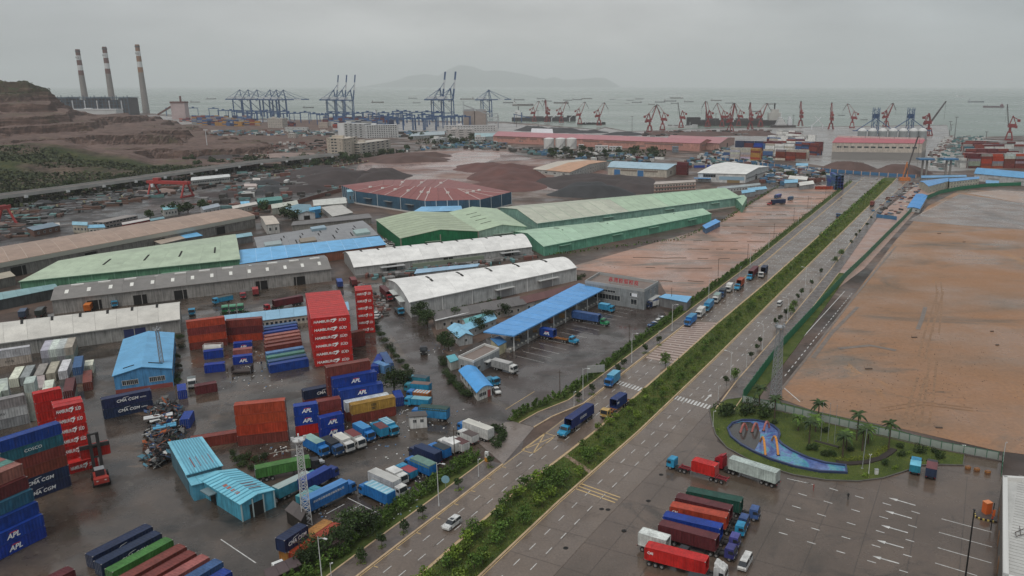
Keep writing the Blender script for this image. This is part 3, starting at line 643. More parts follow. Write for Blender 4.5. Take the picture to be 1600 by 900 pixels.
for a in (.14,.28,.41,.535,.66,.775,.895): b.onroof('roof_vent', a, .42, .72, .8, .18, m_dark, None, 2)
b.posts(0, 9, .25, (.42,.41,.38)); b.gutter(0, (.42,.41,.38)); b.door(0, .78, 7, 4, (.03,.04,.12))
b = shed('shed', 'bright blue gabled shed behind the stacked navy containers', (177,587), (267,575), (271,520), (194,530), 6, 1.7, 'gable', (.085,.27,.50), (.135,.38,.62), 6, cross=True, cat='shed', over=.35)
b.windows(1, 4, 2.4, 1.2, 1.6, .13, .4, 2); b.windows(1, 4, 2.4, 1.2, 1.6, .6, .87, 2); b.onroof('roof_vent', .9, .15, .35, .5, .15, m_dark, None, 1); b.onroof('roof_vent', .9, .6, .85, .5, .15, m_dark, None, 1)
b.windows(2, 8, 2.4, 1.4, 1.4); b.band(1, 0, 1.4, (.25,.07,.06)); b.posts(2, 6, .2, (.1,.3,.52))
b = shed('workshop', 'taller light blue corrugated workshop beside the scrap heap', (292,741), (346,727), (315,689), (265,697), 5.2, 1.0, 'mono', (.10,.19,.23), (.19,.50,.62), 12, cat='workshop', over=.3, seam=(.10,.30,.40))
for a in (.3,.48,.66,.84): b.onroof('rust_purlin', a, .12, .42, .22, .1, m_trim, (.22,.06,.05), 1)
b.windows(1, 2, 2, 1.3, 1.3)
b = shed('workshop', 'lower light blue corrugated workshop with red roof patches and an open doorway', (376,787), (427,765), (368,733), (313,748), 4.3, .7, 'gable', (.085,.35,.48), (.19,.52,.64), 12, cross=True, cat='workshop', over=.3, seam=(.10,.32,.42))
for a in (.45,.55,.65,.75): b.onroof('rust_patch', a, .16, .27, 1.0, .06, m_trim, (.33,.10,.07), 1); b.onroof('rust_purlin', a+.05, .5, .85, .25, .1, m_trim, (.2,.06,.05), 1)
b.door(1, .45, 3.2, 3.2, name='open_doorway', dark=True); b.posts(1, 3, .25, (.4,.5,.5)); b.door(0, .3, 2.4, 3, name='open_doorway', dark=True); b.canopy(0, .3, 4, 1.8, 3.1, (.14,.2,.22))
b = shed('workshop', 'narrow blue lean-to joining the two corrugated workshops', (300,758), (346,746), (335,735), (291,744), 4.0, .3, 'mono', (.085,.3,.42), (.17,.46,.58), 4, cat='workshop', over=.2)
b = shed('lean_to', 'long low blue-roofed strip building behind the stacked brown containers', (346,508), (545,484), (543,474), (346,496), 3.2, .6, 'mono', (.5,.46,.38), (.25,.45,.60), 9, cat='shed', over=.3)
b.windows(0, 26, .9, 1.2, 1.3, nx=1)
b = shed('warehouse', 'upper white warehouse with a row of dark roof slots and a loading dock', (554,417), (830,385), (808,367), (537,395), 5, 3.2, 'arch', (.36,.355,.34), (.76,.74,.70), 11)
for i in range(11): b.onroof('roof_vent', .07+i*.088, .52, .74, .8, .18, m_dark, None, 2)
b.canopy(0, .19, 12, 3, 3.4, (.42,.42,.41)); b.canopy(0, .86, 11, 3, 3.4, (.42,.42,.41)); b.posts(0, 8, .25, (.42,.42,.4)); b.band(0, 0, 1.2, (.22,.21,.2), 2.5, 'loading_dock')
for f in (.19,.5,.86): b.door(0, f, 5, 3, name='loading_door', dark=True, z=1.2)
b.band(0, 1.25, 2., (.20,.23,.17), 1.5, 'stacked_goods', .3, .7)
b = shed('warehouse', 'lower white warehouse with pale ribbed walls and paired dark roof slots', (641,472), (900,418), (867,404), (607,437), 6.4, 2.6, 'arch', (.52,.525,.51), (.80,.78,.74), 8)
for a in (.17,.34,.51,.68,.86): b.onroof('roof_vent', a, .40, .5, .9, .25, m_dark, None, 1); b.onroof('roof_vent', a, .54, .68, .9, .25, m_dark, None, 1)
b.posts(0, 6, .4, (.66,.66,.64)); b.canopy(0, .52, 10, 2, 3.9, (.5,.5,.48)); b.canopy(0, .8, 12, 2, 3.9, (.5,.5,.48)); b.gutter(0, (.6,.6,.58)); b.canopy(3, .35, 9, 2.2, 4, (.5,.52,.5)); b.canopy(3, .65, 9, 2.2, 4, (.5,.52,.5))
for f in (.52,.8): b.door(0, f, 6, 3.6, (.3,.3,.3))
b = shed('lean_to', 'pale blue lean-to roof between the two white warehouses', (649,427), (745,416), (748,413), (652,422), 3.4, .3, 'mono', (.4,.4,.4), (.30,.46,.60), 4, cat='shed')
b = shed('warehouse', 'long bright blue roof with wet patches above a brick wall', (376,412), (602,382), (592,371), (376,393), 5, .8, 'mono', (.28,.11,.065), (.155,.43,.72), 10, seam=(.30,.55,.80))
b = shed('workshop', 'grey flat-roofed workshop block with dark roof slots behind the bright blue roof', (404,391), (590,367), (566,345), (398,371), 4.8, .7, 'gable', (.22,.19,.17), (.235,.235,.24), 8, cat='workshop')
for a in (.2,.36,.52,.68,.84): b.onroof('roof_slot', a, .38, .52, .6, .2, m_dark, None, 1); b.onroof('roof_slot', a+.03, .55, .7, .6, .2, m_dark, None, 1); b.onroof('roof_slot', a-.05, .1, .3, .6, .2, m_dark, None, 1)
for (a,t,c) in ((.12,.18,(.3,.36,.36)),(.4,.12,(.24,.2,.15)),(.88,.2,(.30,.40,.38)),(.55,.85,(.26,.36,.42))): b.onroof('roof_monitor', a, t-.12, t+.1, 9, 1.4, m_trim, c, 1)
q8 = [P(u,v,10) for u,v in ((534,290),(555,298.5),(664,314),(750,312),(799,300),(700,280),(600,281))]
b = Bld('warehouse', 'large red-roofed hall with dark blue walls and white pilasters', 'warehouse', q8, 10, (.05,.115,.175)); b.walls()
rd1, rd2 = P(598,289,13.5), P(715,295,13.5)
mbs = MB(); e_ = [Vector((p.x,p.y,10.05)) for p in b.q]; rdg = [rd1, rd2]
def seg(i): return [rd1, rd1, rd2, rd2, rd2, rd1, rd1][i]
tops = [rd1, rd1, rd2.lerp(rd1,.35), rd2, rd2, rd2.lerp(rd1,.3), rd1]
nseg = 0
for i in range(7):
 j = (i+1) % 7; npan = max(2, int((e_[j]-e_[i]).length/9))
 for k in range(npan):
  a0 = e_[i].lerp(e_[j], k/npan); a1 = e_[i].lerp(e_[j], (k+1)/npan-.004); t0 = tops[i].lerp(tops[j], k/npan); t1 = tops[i].lerp(tops[j], (k+1)/npan-.004)
  mb = MB(); pp = [a0,a1,t1,t0]
  if (t1-t0).length < .01: mb.poly([a0,a1,t1]);
  else: mb.hexa([(p.x,p.y,p.z-.15) for p in pp]+[tuple(p) for p in pp])
  kk = 1+R.uniform(-.07,.07); b.put('roof_panel', mb, m_roofp, (.235*kk,.058*kk,.05*kk)); nseg += 1
  if i in (1,2,3,5) and k % 2 == 0:
   mb = MB(); mb.bar(a0+Vector((0,0,.12)), t0+Vector((0,0,.12)), .5, .25); b.put('skylight_strip', mb, m_trim, (.55,.45,.42))
   mb = MB(); c0 = a0.lerp(t0,.55); mb.box((c0.x,c0.y,c0.z), (2.2,2.2,1.2)); b.put('roof_ventilator', mb, m_trim, (.62,.6,.56))
for i, n_ in ((0,7),(1,3),(2,5),(3,3),(4,4)): b.posts(i, n_, .45, (.52,.55,.56), 'pilaster')
for i in range(5): b.band(i, 0, 1.0, (.55,.53,.5), .12)
for f in (.2,.5,.8): b.door(1, f, 6, 5.5, (.04,.07,.1)); b.canopy(1, f, 9, 2, 5.8, (.2,.2,.19))
b = shed('warehouse', 'weathered green-roofed hall with deep green walls in the middle of the yard', (626,372), (747,361), (699,332), (588,343), 8, 3., 'gable', (.012,.155,.06), (.37,.43,.29), 10, cross=True, seam=(.32,.34,.24))
b.windows(1, 2, 1.5, 4, 2.4, .2, .9, 3); b.posts(1, 2, .6, (.25,.22,.17)); b.canopy(1, .4, 9, 1.5, 4.5, (.2,.25,.18))
b = shed('warehouse', 'smaller pale green gabled hall joined to the deep green one', (747,361), (822,354), (776,326), (700,332), 7.5, 2.6, 'gable', (.31,.45,.36), (.40,.50,.34), 6, cross=True)
for t in (.3,.45,.62,.78): b.onroof('roof_vent', t, .2, .42, .6, .15, m_dark, None, 1)
b.windows(1, 3, 1.5, 4, 2.5, .1, .95, 3); b.canopy(1, .5, 12, 1.5, 4.6, (.3,.36,.3))
b = shed('lean_to', 'light blue hipped canopy roof behind the green halls', (646,331), (722,329), (718,321), (672,322), 5, 1.5, 'gable', (.3,.3,.3), (.22,.46,.68), 4, cat='shed')
gp = [(.46,.47,.37)]*8+[(.39,.50,.35)]*4+[(.37,.53,.36)]*8
b = shed('warehouse', 'longest pale green shed whose near half of roof has faded to cream', (840,349), (1157,308), (1109,295), (781,324), 7.2, 4, 'gable', (.27,.46,.38), (.4,.5,.36), 20, seam=(.34,.42,.32), colors=gp)
b.posts(0, 16, .3, (.36,.54,.46)); b.band(0, 0, 1.0, (.50,.44,.38), .1); b.band(3, 4, .2, (.3,.4,.35)); b.gutter(0, (.36,.52,.44))
for f in (.3,.6,.85): b.door(0, f, 6, 5, (.22,.40,.32)); b.canopy(0, f, 9, 1.5, 5.2, (.3,.44,.36))
b = shed('warehouse', 'shorter pale green shed beside the pink gravel lot, with four roof slots', (850,385), (1111,334), (1084,331), (803,361), 5.4, 3., 'gable', (.15,.40,.27), (.37,.53,.38), 14, seam=(.35,.50,.36))
for a in (.16,.4,.6,.8): b.onroof('roof_vent', a, .42, .72, .8, .2, m_dark, None, 2)
b.posts(0, 14, .28, (.22,.46,.33)); b.gutter(0, (.25,.48,.35)); b.band(1, 0, .8, (.5,.47,.42), .1)
for f in (.1,.38,.6,.86): b.canopy(0, f, 9, 1.5, 4, (.2,.36,.26)); b.door(0, f, 6, 3.8, (.12,.33,.22))
b = shed('shed', 'bright blue small canopy at the end of the shorter green shed', (1103,357), (1125,346), (1118,343), (1098,353), 3.5, .3, 'mono', (.10,.18,.3), (.10,.33,.66), 3, cat='shed')
b = shed('shed', 'small pale green annex at the tip of the long green shed', (1160,321), (1167,309), (1157,305), (1145,309), 5.5, 1.2, 'gable', (.2,.42,.3), (.37,.53,.36), 2, cat='shed')
q = quad((757,518), (803,524), (942,452), (905,443), 6.6)
b = Bld('canopy_hall', 'large bright blue canopy roof over the inspection dock', 'canopy', [q[1], q[2], q[3], q[0]], 6.6); b.roof('flat', 0, (.11,.33,.66), 14, .3, seam=(.16,.40,.72), thick=.45)
for i in range(8):
 f = .03+i*.134
 for sd in (.12,.88):
  p = b.at(f, sd); ubox('post', m_trim, b.t, (p.x-b.o.x,p.y-b.o.y,0), (.4,.4,6.2), 0, (.6,.6,.58))
mb = MB(); A_, B_, C_, D_ = [b.at(*k) for k in ((.0,.15),(1,.15),(1,.85),(0,.85))]; mb.prism([A_,B_,C_,D_], 0, 1.1); b.put('dock', mb, m_conc)
for i in range(28):
 p = b.at(i/27, .14); ubox('dock_bumper', m_trim, b.t, (p.x-b.o.x,p.y-b.o.y,1.1), (.6,.5,.5), .4, (.6,.57,.5))
for i in range(26):
 p = b.at(R.uniform(.05,.95), R.uniform(.3,.8)); ubox('pallet_load', m_trim, b.t, (p.x-b.o.x,p.y-b.o.y,1.1), (R.uniform(1,2.2),R.uniform(1,2.),R.uniform(.6,1.8)), R.uniform(0,1), R.choice([(.35,.2,.08),(.3,.28,.24),(.15,.14,.13),(.2,.1,.07)]))
q = quad((914,439), (1007,453), (1029,440), (936,426), 8.6)
b = Bld('office_building', 'grey two-storey inspection office with red characters on its flat roof', 'office building', q, 8.6, (.27,.285,.29)); b.walls('flat')
mb = MB(); mb.prism([b.at(*k) for k in ((.01,.02),(.99,.02),(.99,.98),(.01,.98))], 7.4, 7.7); b.put('roof', mb, mat('roof_felt', (.20,.15,.125), .5, .3, .2))
for i in range(4):
 p, rz, Ln = b.side(i, .5, 7.7, -.15); ubox('parapet', m_trim, b.t, p, (Ln+.1, .35, 1.15), rz, (.33,.33,.32))
me = None
sg = MAT_RED = mat('sign_red', (.42,.03,.04), .5, .1)
for i, ch in enumerate('赤湾检验检疫'):
 a = .40+i*.085; p = b.at(a, .18); A2, B2 = b.q[0], b.q[1]; d = (B2-A2).normalized()
 t_ = obj('sign_character', text_mesh(ch, sg, 2.15, .12, 0, .015), b.t, (p.x-b.o.x, p.y-b.o.y, 10.0), 0, None, None, (math.radians(80), 0, math.atan2(d.y, d.x)))
p0, p1 = b.at(.37,.2), b.at(.86,.2); mb = MB(); mb.bar((*p0,8.7), (*p1,8.7), .12);
for i in range(7): q_ = p0.lerp(p1, i/6); mb.bar((*q_,7.7), (*q_,10.6), .1)
b.put('sign_frame', mb, m_steel)
b.windows(0, 1, 2.0, 13, 2.4, .14, .62, 9); b.windows(0, 1, 1.6, 3, 2.4, .76, .90, 2); b.windows(0, 1, 5.2, 9, 1.2, .12, .62, 7); b.windows(0, 1, 5., 4, 1.6, .74, .92, 3)
p, rz, Ln = b.side(0, .84, 5.1, .05); ubox('sign_panel', m_trim, b.t, p, (2.6,.1,1.3), rz, (.8,.82,.85))
b.windows(1, 2, 1.6, 1.2, 2.2, .3, .9, 1); b.windows(1, 2, 5.2, 1.2, 1.8, .3, .9, 1); b.canopy(1, .55, 9, 2, 3.2, (.5,.5,.48))
for z in (2.2, 4.4, 6.4): b.band(0, z, .06, (.2,.21,.21), .05)
b = shed('shed', 'blue flat canopy beside the grey inspection office', (1030,464), (1073,472), (1080,464), (1040,460), 4, .2, 'mono', (.2,.2,.2), (.17,.42,.66), 3, cat='shed', over=.2)
q = quad((716,557), (740,564), (780,544), (757,537), 5)
b = Bld('guardhouse', 'grey flat-roofed guardhouse at the gate of the inspection yard', 'guardhouse', [q[0],q[1],q[2],q[3]], 5, (.33,.345,.35)); b.walls('flat')
mb = MB(); mb.prism([b.at(*k) for k in ((.01,.02),(.99,.02),(.99,.98),(.01,.98))], 4.2, 4.4); b.put('roof', mb, MATS['roof_felt'])
for i in range(4): p, rz, Ln = b.side(i, .5, 4.4, -.12); ubox('parapet', m_trim, b.t, p, (Ln+.1,.28,.75), rz, (.62,.61,.58))
b.windows(0, 2, 1.2, 2, 1.4); b.windows(1, 3, 1.2, 1.6, 1.4); b.canopy(1, .5, 3, 1.6, 2.8, (.5,.5,.48))
b = shed('gatehouse', 'white gatehouse with a curved bright blue roof by the side street', (746,611), (768,602), (742,573), (719,578), 3.2, .9, 'arch', (.62,.61,.57), (.085,.34,.70), 3, cross=True, cat='gatehouse', over=.5)
b.windows(1, 2, .9, 1.5, 1.3, .1, .6, 2); b.door(1, .8, 1.2, 2.2, (.3,.06,.06)); b.windows(2, 5, .9, 1.6, 1.2); b.windows(0, 5, .9, 1.6, 1.2)
b = shed('hut', 'small white hut with two windows and a dark flat roof', (640,651), (666.5,649), (664,644), (638,646), 3.6, .25, 'mono', (.70,.69,.66), (.10,.09,.085), 1, cat='hut', over=.25)
b.windows(0, 2, 1.6, 1.1, 1.1, .08, .92, 2)
b = shed('cottage', 'light blue roofed cottage with a gable towards the camera', (717,527), (738,523), (721,507), (700,512), 3.4, 1.2, 'gable', (.45,.46,.45), (.25,.52,.70), 3, cross=True, cat='cottage', over=.4); b.windows(1, 1, 1.2, 1.2, 1.2)
b = shed('cottage', 'long light blue roofed wing running behind the blue gable cottage', (727,516), (775,497), (766,492), (713,511), 3.4, 1.2, 'gable', (.45,.46,.45), (.25,.52,.70), 5, cat='cottage', over=.4); b.windows(0, 5, 1.2, 1.2, 1.2)
b = shed('cottage', 'white walled cottage with teal roof panels beside the trees', (728,505), (760,496), (754,490), (722,499), 3.8, .8, 'gable', (.6,.6,.58), (.13,.36,.37), 4, cat='cottage', over=.3)
b = shed('row_house', 'long dark grey tiled row house below the lower white warehouse', (681,500), (821,474), (800,465), (676,489), 4, 1.8, 'gable', (.42,.38,.34), (.135,.125,.12), 8, cat='house', over=.5); b.windows(0, 12, 1, 1.2, 1.4, .05, .95, 1)
mb = MB(); mb.bar(P(680,501,4.2), P(742,486,4.2), .5, .3); b.put('white_eave', mb, m_trim, (.75,.74,.72));
b = shed('row_house', 'dark red tiled row house beyond the grey tiled one', (817,474), (905,452), (896,446), (810,466), 4, 1.6, 'gable', (.5,.48,.45), (.13,.06,.055), 5, cat='house', over=.5); b.windows(0, 9, 1, 1.2, 1.4, .05, .95, 1)
b = shed('kiosk', 'small teal roofed kiosk next to the grey guardhouse', (704,566), (716,562), (710,555), (698,558), 3, .3, 'mono', (.5,.5,.45), (.10,.36,.42), 1, cat='kiosk', over=.2)
b = shed('kiosk', 'cream kiosk with a blue roof under the corner of the big canopy', (779,540), (791,534), (781,527), (767,531), 3.6, .4, 'mono', (.62,.56,.36), (.06,.20,.42), 1, cat='kiosk', over=.2)
q = quad((1566,905), (1760,960), (1760,760), (1566,747), 7)
b = Bld('flat_roofed_block', 'pale flat-roofed block at the right edge of the plaza', 'building', q, 7, (.22,.2,.18)); b.walls('flat'); b.roof('flat', 0, (.50,.49,.46), 1, .0)
for i in (0,2,3):
 p, rz, Ln = b.side(i, .5, 7.05, -.5); ubox('parapet', m_trim, b.t, p, (Ln,.9,.7), rz, (.58,.57,.54))
for i in range(38):
 p = b.at(.5, .02+i*.0255); A2 = b.at(.02,.5); ubox('roof_rib', m_trim, b.t, (p.x-b.o.x,p.y-b.o.y,7.06), ((b.q[1]-b.q[0]).length*.95,.09,.07), math.atan2((b.q[1]-b.q[0]).y,(b.q[1]-b.q[0]).x), (.40,.39,.37))
for f in (.15,.4,.65,.9): b.door(3, f, 2.2, 2.6, (.30,.13,.04))
mb = MB()
for p, q_ in (((1586,832),(1600,826)),((1586,832),(1588,838)),((1588,838),(1602,834)),((1593,822),(1595,836))): mb.bar(P(*p,7.6), P(*q_,7.6), .12)
b.put('pipe_frame', mb, mat('rust_pipe', (.1,.08,.07), .6))
m_cont = mat('container_paint', ocol=True, rough=.42, dirt=.42, scale=.5, streak=.32, spec=.28, rust=.75)
m_cframe = mat('container_frame', ocol=True, rough=.5, dirt=.4, scale=.8)
m_cast = mat('casting_steel', (.30,.28,.26), .5, .3)
m_rod = mat('lock_rods', (.30,.30,.30), .45, .2)
m_white = mat('white_lettering', (.80,.80,.78), .5, .12, .8)
m_black = mat('black_lettering', (.03,.03,.03), .5, .1)
m_redl = mat('red_lettering', (.50,.05,.06), .5, .1)
CL = {'red':(.56,.026,.022),'brown':(.22,.048,.036),'orange':(.42,.062,.026),'maroon':(.13,.026,.030),'navy':(.020,.034,.085),'deep blue':(.014,.036,.14),'blue':(.012,.050,.30),
  'steel blue':(.05,.115,.26),'sky blue':(.10,.27,.46),'teal':(.03,.13,.17),'green':(.07,.20,.045),'dark green':(.018,.085,.06),'yellow':(.42,.22,.055),'white':(.76,.75,.71),
  'grey':(.30,.30,.29),'beige':(.44,.40,.33),'pale grey':(.54,.54,.51),'pink-red':(.34,.12,.10),'blue-grey':(.09,.13,.20),'sea green':(.10,.26,.22)}
CM = {}
def cont_meshes(Lc, h, lod=0):
 k = (Lc, h, lod)
 if k in CM: return CM[k]
 w = 1.22; b = MB(); n = max(6, int(Lc*1.6)); x0, x1 = -Lc/2+.12, Lc/2-.12
 for sy in (-1, 1):
  for i in range(n):
   a = x0+(x1-x0)*i/n; s = (x1-x0)/n; yo, yi = sy*(w-.02), sy*(w-.075)
   xs = [(a,yi),(a+s*.2,yo),(a+s*.55,yo),(a+s*.75,yi),(a+s,yi)]
   for (p,yp),(q,yq) in zip(xs, xs[1:]):
    f = [(p,yp,.14),(q,yq,.14),(q,yq,h-.1),(p,yp,h-.1)]; b.poly(f if sy < 0 else f[::-1])
 for i in range(n):
  a = x0+(x1-x0)*i/n; s = (x1-x0)/n
  b.poly([(a,-w+.08,h-.03),(a+s*.5,-w+.08,h-.03),(a+s*.5,w-.08,h-.03),(a,w-.08,h-.03)]); b.poly([(a+s*.5,-w+.08,h-.03),(a+s,-w+.08,h-.055),(a+s,w-.08,h-.055),(a+s*.5,w-.08,h-.03)])
 b.poly([(x0,-w+.05,.14),(x0,w-.05,.14),(x0,w-.05,h-.1),(x0,-w+.05,h-.1)][::-1]); b.poly([(x0,-w,.14),(x1,-w,.14),(x1,w,.14),(x0,w,.14)][::-1])
 f = MB()
 for sx in (-1,1):
  for sy in (-1,1):
   X = sx*(Lc/2-.08); Y = sy*(w-.08); f.bx(X-.08,X+.08,Y-.08,Y+.08,0,h)
  f.bx(sx*(Lc/2-.07)-.06, sx*(Lc/2-.07)+.06, -w+.16, w-.16, h-.14, h-.005); f.bx(sx*(Lc/2-.07)-.06, sx*(Lc/2-.07)+.06, -w+.16, w-.16, .01, .16)
 for sy in (-1,1):
  f.bx(-Lc/2+.16, Lc/2-.16, sy*(w-.06)-.055, sy*(w-.06)+.055, h-.13, h-.008); f.bx(-Lc/2+.16, Lc/2-.16, sy*(w-.06)-.055, sy*(w-.06)+.055, .01, .16)
 d = MB(); d.bx(-.02,.04,-.52,.52,.18,h-.16); d.k = 1
 for y in (-.3,.22): d.tube((.07,y,.15),(.07,y,h-.14),.025,n=4); d.bx(.04,.1,y-.06,y+.06,.9,1.0)
 c = f; c.k = 1                                        # corner castings
 for sx in (-1,1):
  for sy in (-1,1):
   for z in (0,h-.12): c.bx(sx*(Lc/2-.09)-.1, sx*(Lc/2-.09)+.1, sy*(w-.085)-.095, sy*(w-.085)+.095, z, z+.125)
 r = MB(); r.bx(-.02,.05,-1.1,1.1,.16,h-.15); r.k = 1; r.bx(.05,.09,-.95,.95,h*.45,h*.8); r.k = 2; r.bx(.05,.12,-.7,.75,h*.5,h*.72); r.bx(.05,.12,-.6,.2,h*.18,h*.38)
 CM[k] = (b.mesh('shipping_container', m_cont), f.mesh('frame', [m_cframe, m_cast]), d.mesh('door', [m_cont, m_rod]), None, r.mesh('refrigeration_unit', [m_cont, m_rod, m_dark]))
 return CM[k]
ZIG = MB(); ZIG.poly([(-.9,.1,0),(-.1,.1,0),(-.7,-.45,0),(-.3,-.45,0),(.55,.22,0),(.1,.22,0),(.5,.5,0),(-.9,.32,0)])
ZIGM = ZIG.mesh('emblem', m_white)
SW = MB(); SW.poly([(-.9,0,0),(-.3,.28,0),(.9,.5,0),(.9,.56,0),(-.4,.42,0)]); SWM = SW.mesh('emblem', m_white)
EA = MB(); EA.poly([(-.75,-.1,0),(.8,-.1,0),(.85,.06,0),(-.2,.12,0)]); EAM = EA.mesh('emblem', m_redl)
MS = MB(); MS.bx(-.75,.75,.1,.25,0,.01); MS.bx(-.75,.75,-.75,-.6,0,.01)
for x in (-.75,-.25,.1,.6): MS.bx(x,x+.15,-.1 if x>-.7 else -.1,.75,0,.01)
MS.bx(-.75,.75,.62,.76,0,.01); MSM = MS.mesh('emblem', m_black)
def letter(c, Lc, h, t, side=-1):
 y = side*1.235; rot = (math.pi/2, 0, 0 if side < 0 else math.pi); sg = 1 if side < 0 else -1
 def put(me, x, z, sc=1., nm='lettering'): obj(nm, me, c, (sg*x, y, z), 0, None, sc, rot)
 q = Lc/12.19
 if t == 'HS':
  put(text_mesh('HAMBURG', m_white, 1.2, .01, .15, .02), -2.5*q, h*.48, (q*1.0,1,1)); put(ZIGM, 1.25*q, h*.5, (1.35*q,1.5,1), 'emblem'); put(text_mesh('SÜD', m_white, 1.2, .01, .15, .02), 3.6*q, h*.48, (q*1.05,1,1))
 elif t == 'APL': put(text_mesh('APL', m_white, 1.45, .01, .25, .04), .15, h*.42, 1); put(EAM, .1, h*.42+.72, 1.1, 'emblem')
 elif t == 'CMA': put(text_mesh('CMA CGM', m_white, 1.15, .01, .2, .02), .2 if q > .6 else .1, h*.47, (min(1, .62+.5*q),1,1)); put(SWM, -.3, h*.62, 1, 'emblem')
 elif t == 'MSC': put(MSM, 0, h*.55, .8, 'emblem'); put(text_mesh('SC', m_black, .8, .01, 0, .02), 0, h*.27)
 elif t == 'CAI': put(text_mesh('CAI', m_white, .75, .01, 0, .02), -Lc*.40, h*.6)
 elif t == 'SUB': put(text_mesh('CMA CGM', m_white, 1.15, .01, .2, .02), .0, h*.52); put(SWM, -.4, h*.66, 1, 'emblem'); put(text_mesh('REEFER', m_white, .5, .01), Lc*.32, h*.5)
 else: put(text_mesh(t, m_black if c.color[0] > .4 else m_white, 1.0, .01, .1), 0, h*.5)
def container(label, loc, rz, Lc, h, color, text=None, group=None, end=1, reefer=False, text_side=-1, rod=None):
 col = [x*R.uniform(.9,1.1) for x in CL[color]]; B_, F_, D_, C_, RF = cont_meshes(Lc, h)
 c = tag(obj('shipping_container', B_, None, loc, rz, col), label, 'container', group)
 obj('frame', F_, c, (0,0,0), 0, [x*.82 for x in col])
 for s in (-.54,.54): obj('door', D_, c, (end*(Lc/2-.06), s, 0), 0 if end > 0 else math.pi, [x*.93 for x in col])
 if reefer: obj('refrigeration_unit', RF, c, (-end*(Lc/2-.05),0,0), math.pi if end > 0 else 0, (.58,.57,.54))
 if text: letter(c, Lc, h, text, text_side)
 return c
LN = {40:12.19, 20:6.06}
ORD = ['bottom','second','third','fourth','fifth','sixth','seventh','eighth']
MASS = MB(); MASSC = {}
def mass_add(c, rz, Lc, h, cn):
 if cn not in MASSC: MASSC[cn] = len(MASSC)
 MASS.k = MASSC[cn]; MASS.box((c.x,c.y,c.z), (Lc,2.42,h-.02), rz)
def stack(a, b, ft, tiers, name, rows=1, mode='side', h=2.75, z0=0., anchor='L', end=1, reefer=False, gap=.08, group=None, texts_rows=1, Lc=None):
 """a, b: photo pixels of the near bottom edge (left, right); tiers: [(colour, text)] bottom to top; mode 'side' shows the long side to the camera"""
 A = P(*a, z0); B = P(*b, z0); d = (B-A); d.z = 0; d.normalize(); n = Vector((-d.y, d.x, 0)); Lc = Lc or LN[ft]; out = []
 ang = math.atan2(d.y, d.x)
 for r in range(rows):
  for k, (col, tx) in enumerate(tiers):
   if rows > 6 and r >= 6 and k < len(tiers)-1:
    c = A+d*(Lc/2)+n*(1.22+r*(2.44+gap)); mass_add(Vector((c.x,c.y,z0+.06+k*(h+.02))), ang, Lc, h, col); continue
   tier = 'only' if len(tiers) == 1 else ('topmost' if k == len(tiers)-1 else ORD[k])
   lab = name
   if len(tiers) > 1: lab = f"{tier} container of {name}" if tier != 'topmost' else f"topmost container of {name}"
   if rows > 1: lab += f", {['front','second','third','fourth','fifth','sixth','seventh','eighth','ninth','tenth','eleventh','twelfth','thirteenth','fourteenth'][r]} row"
   if mode == 'side':
    base = (A if anchor == 'L' else B-d*Lc); c = base+d*(Lc/2)+n*(1.22+r*(2.44+gap)); rz = ang
   else:
    base = A if anchor == 'L' else B-d*2.44; c = base+d*1.22+n*(Lc/2+r*(Lc+.3)); rz = ang-math.pi/2
   out.append(container(lab, (c.x, c.y, z0+.06+k*(h+.02)), rz, Lc, h, col, tx if r < texts_rows else None, group, end, reefer))
 return out
stack((492.5,573.7), (546,567), 40, [('red','HS')]*6, 'the big bright red stack in the yard', rows=14, group='bright red containers of the big stack')
stack((560.5,522), (581,520), 20, [('red','HS')]*6, 'the narrow red stack right of the big red one', rows=3, group='bright red containers of the narrow stack')
stack((546,545), (561,542), 20, [('brown',None),('brown',None)], 'the brown pair between the two bright red stacks')
for (uv, col, nm) in (((420.8,571),'blue','front blue container of the long row beside the red stack'), ((419,565.5),'steel blue','blue-grey container just behind the front blue one beside the red stack'),
  ((417.5,559),'sea green','sea green container in the row beside the red stack'), ((416.3,552.5),'sky blue','sky blue container behind the sea green one'), ((414.3,542.5),'brown','first brown container behind the sky blue one'),
  ((414,537),'brown','second brown container behind the sky blue one'), ((414,531.2),'pink-red','third brown container behind the sky blue one'), ((414,525.8),'pink-red','fourth brown container behind the sky blue one'), ((411,521),'blue','blue container behind the four brown ones'),
  ((411,516),'blue','second blue container behind the four brown ones'), ((411.7,511.7),'steel blue','blue-grey container at the back of the row by the blue-roofed strip')):
 a = P(*uv, 2.9); d = (P(477.5,573)-P(422.5,583)); d.z = 0; d.normalize(); n = Vector((-d.y,d.x,0)); c = a+d*6.1+n*1.22
 container(nm, (c.x,c.y,.06), math.atan2(d.y,d.x), 12.19, 2.8, col)
stack((296.7,548), (346,541), 40, [('brown',None),('orange',None),('brown',None),('orange',None)], 'the brown four-high stack at the left of the blue-roofed strip', h=2.6)
stack((355.8,536), (408,531.5), 40, [('orange',None),('maroon',None),('brown',None)], 'the brown three-high stack in front of the blue-roofed strip', h=2.75)
stack((319,562.5), (347,559), 20, [('blue',None)], 'plain blue short container in front of the white tank container')
stack((320,584), (348,581), 20, [('blue',None)], 'blue short container with white markings left of the lettered pair')
stack((365.5,549), (392,546.5), 20, [('blue','APL')], 'blue short container with white lettering, the farther of two')
stack((365,560), (392,557), 20, [('pink-red',None)], 'salmon short container between two blue lettered ones')
stack((364.5,571), (394,567.5), 20, [('blue','APL')], 'blue short container with white lettering, the nearer of two')
stack((163.5,656), (233,641), 40, [('navy','SUB'),('navy','SUB')], 'the lettered navy pair in front of the blue gabled shed', h=2.9)
stack((279,625), (291,623), 20, [('blue',None)], 'blue short container end-on beside the blue gabled shed', mode='end')
stack((282,671), (297,669.5), 20, [('blue',None)], 'blue short container end-on right of the scrap heap', mode='end')
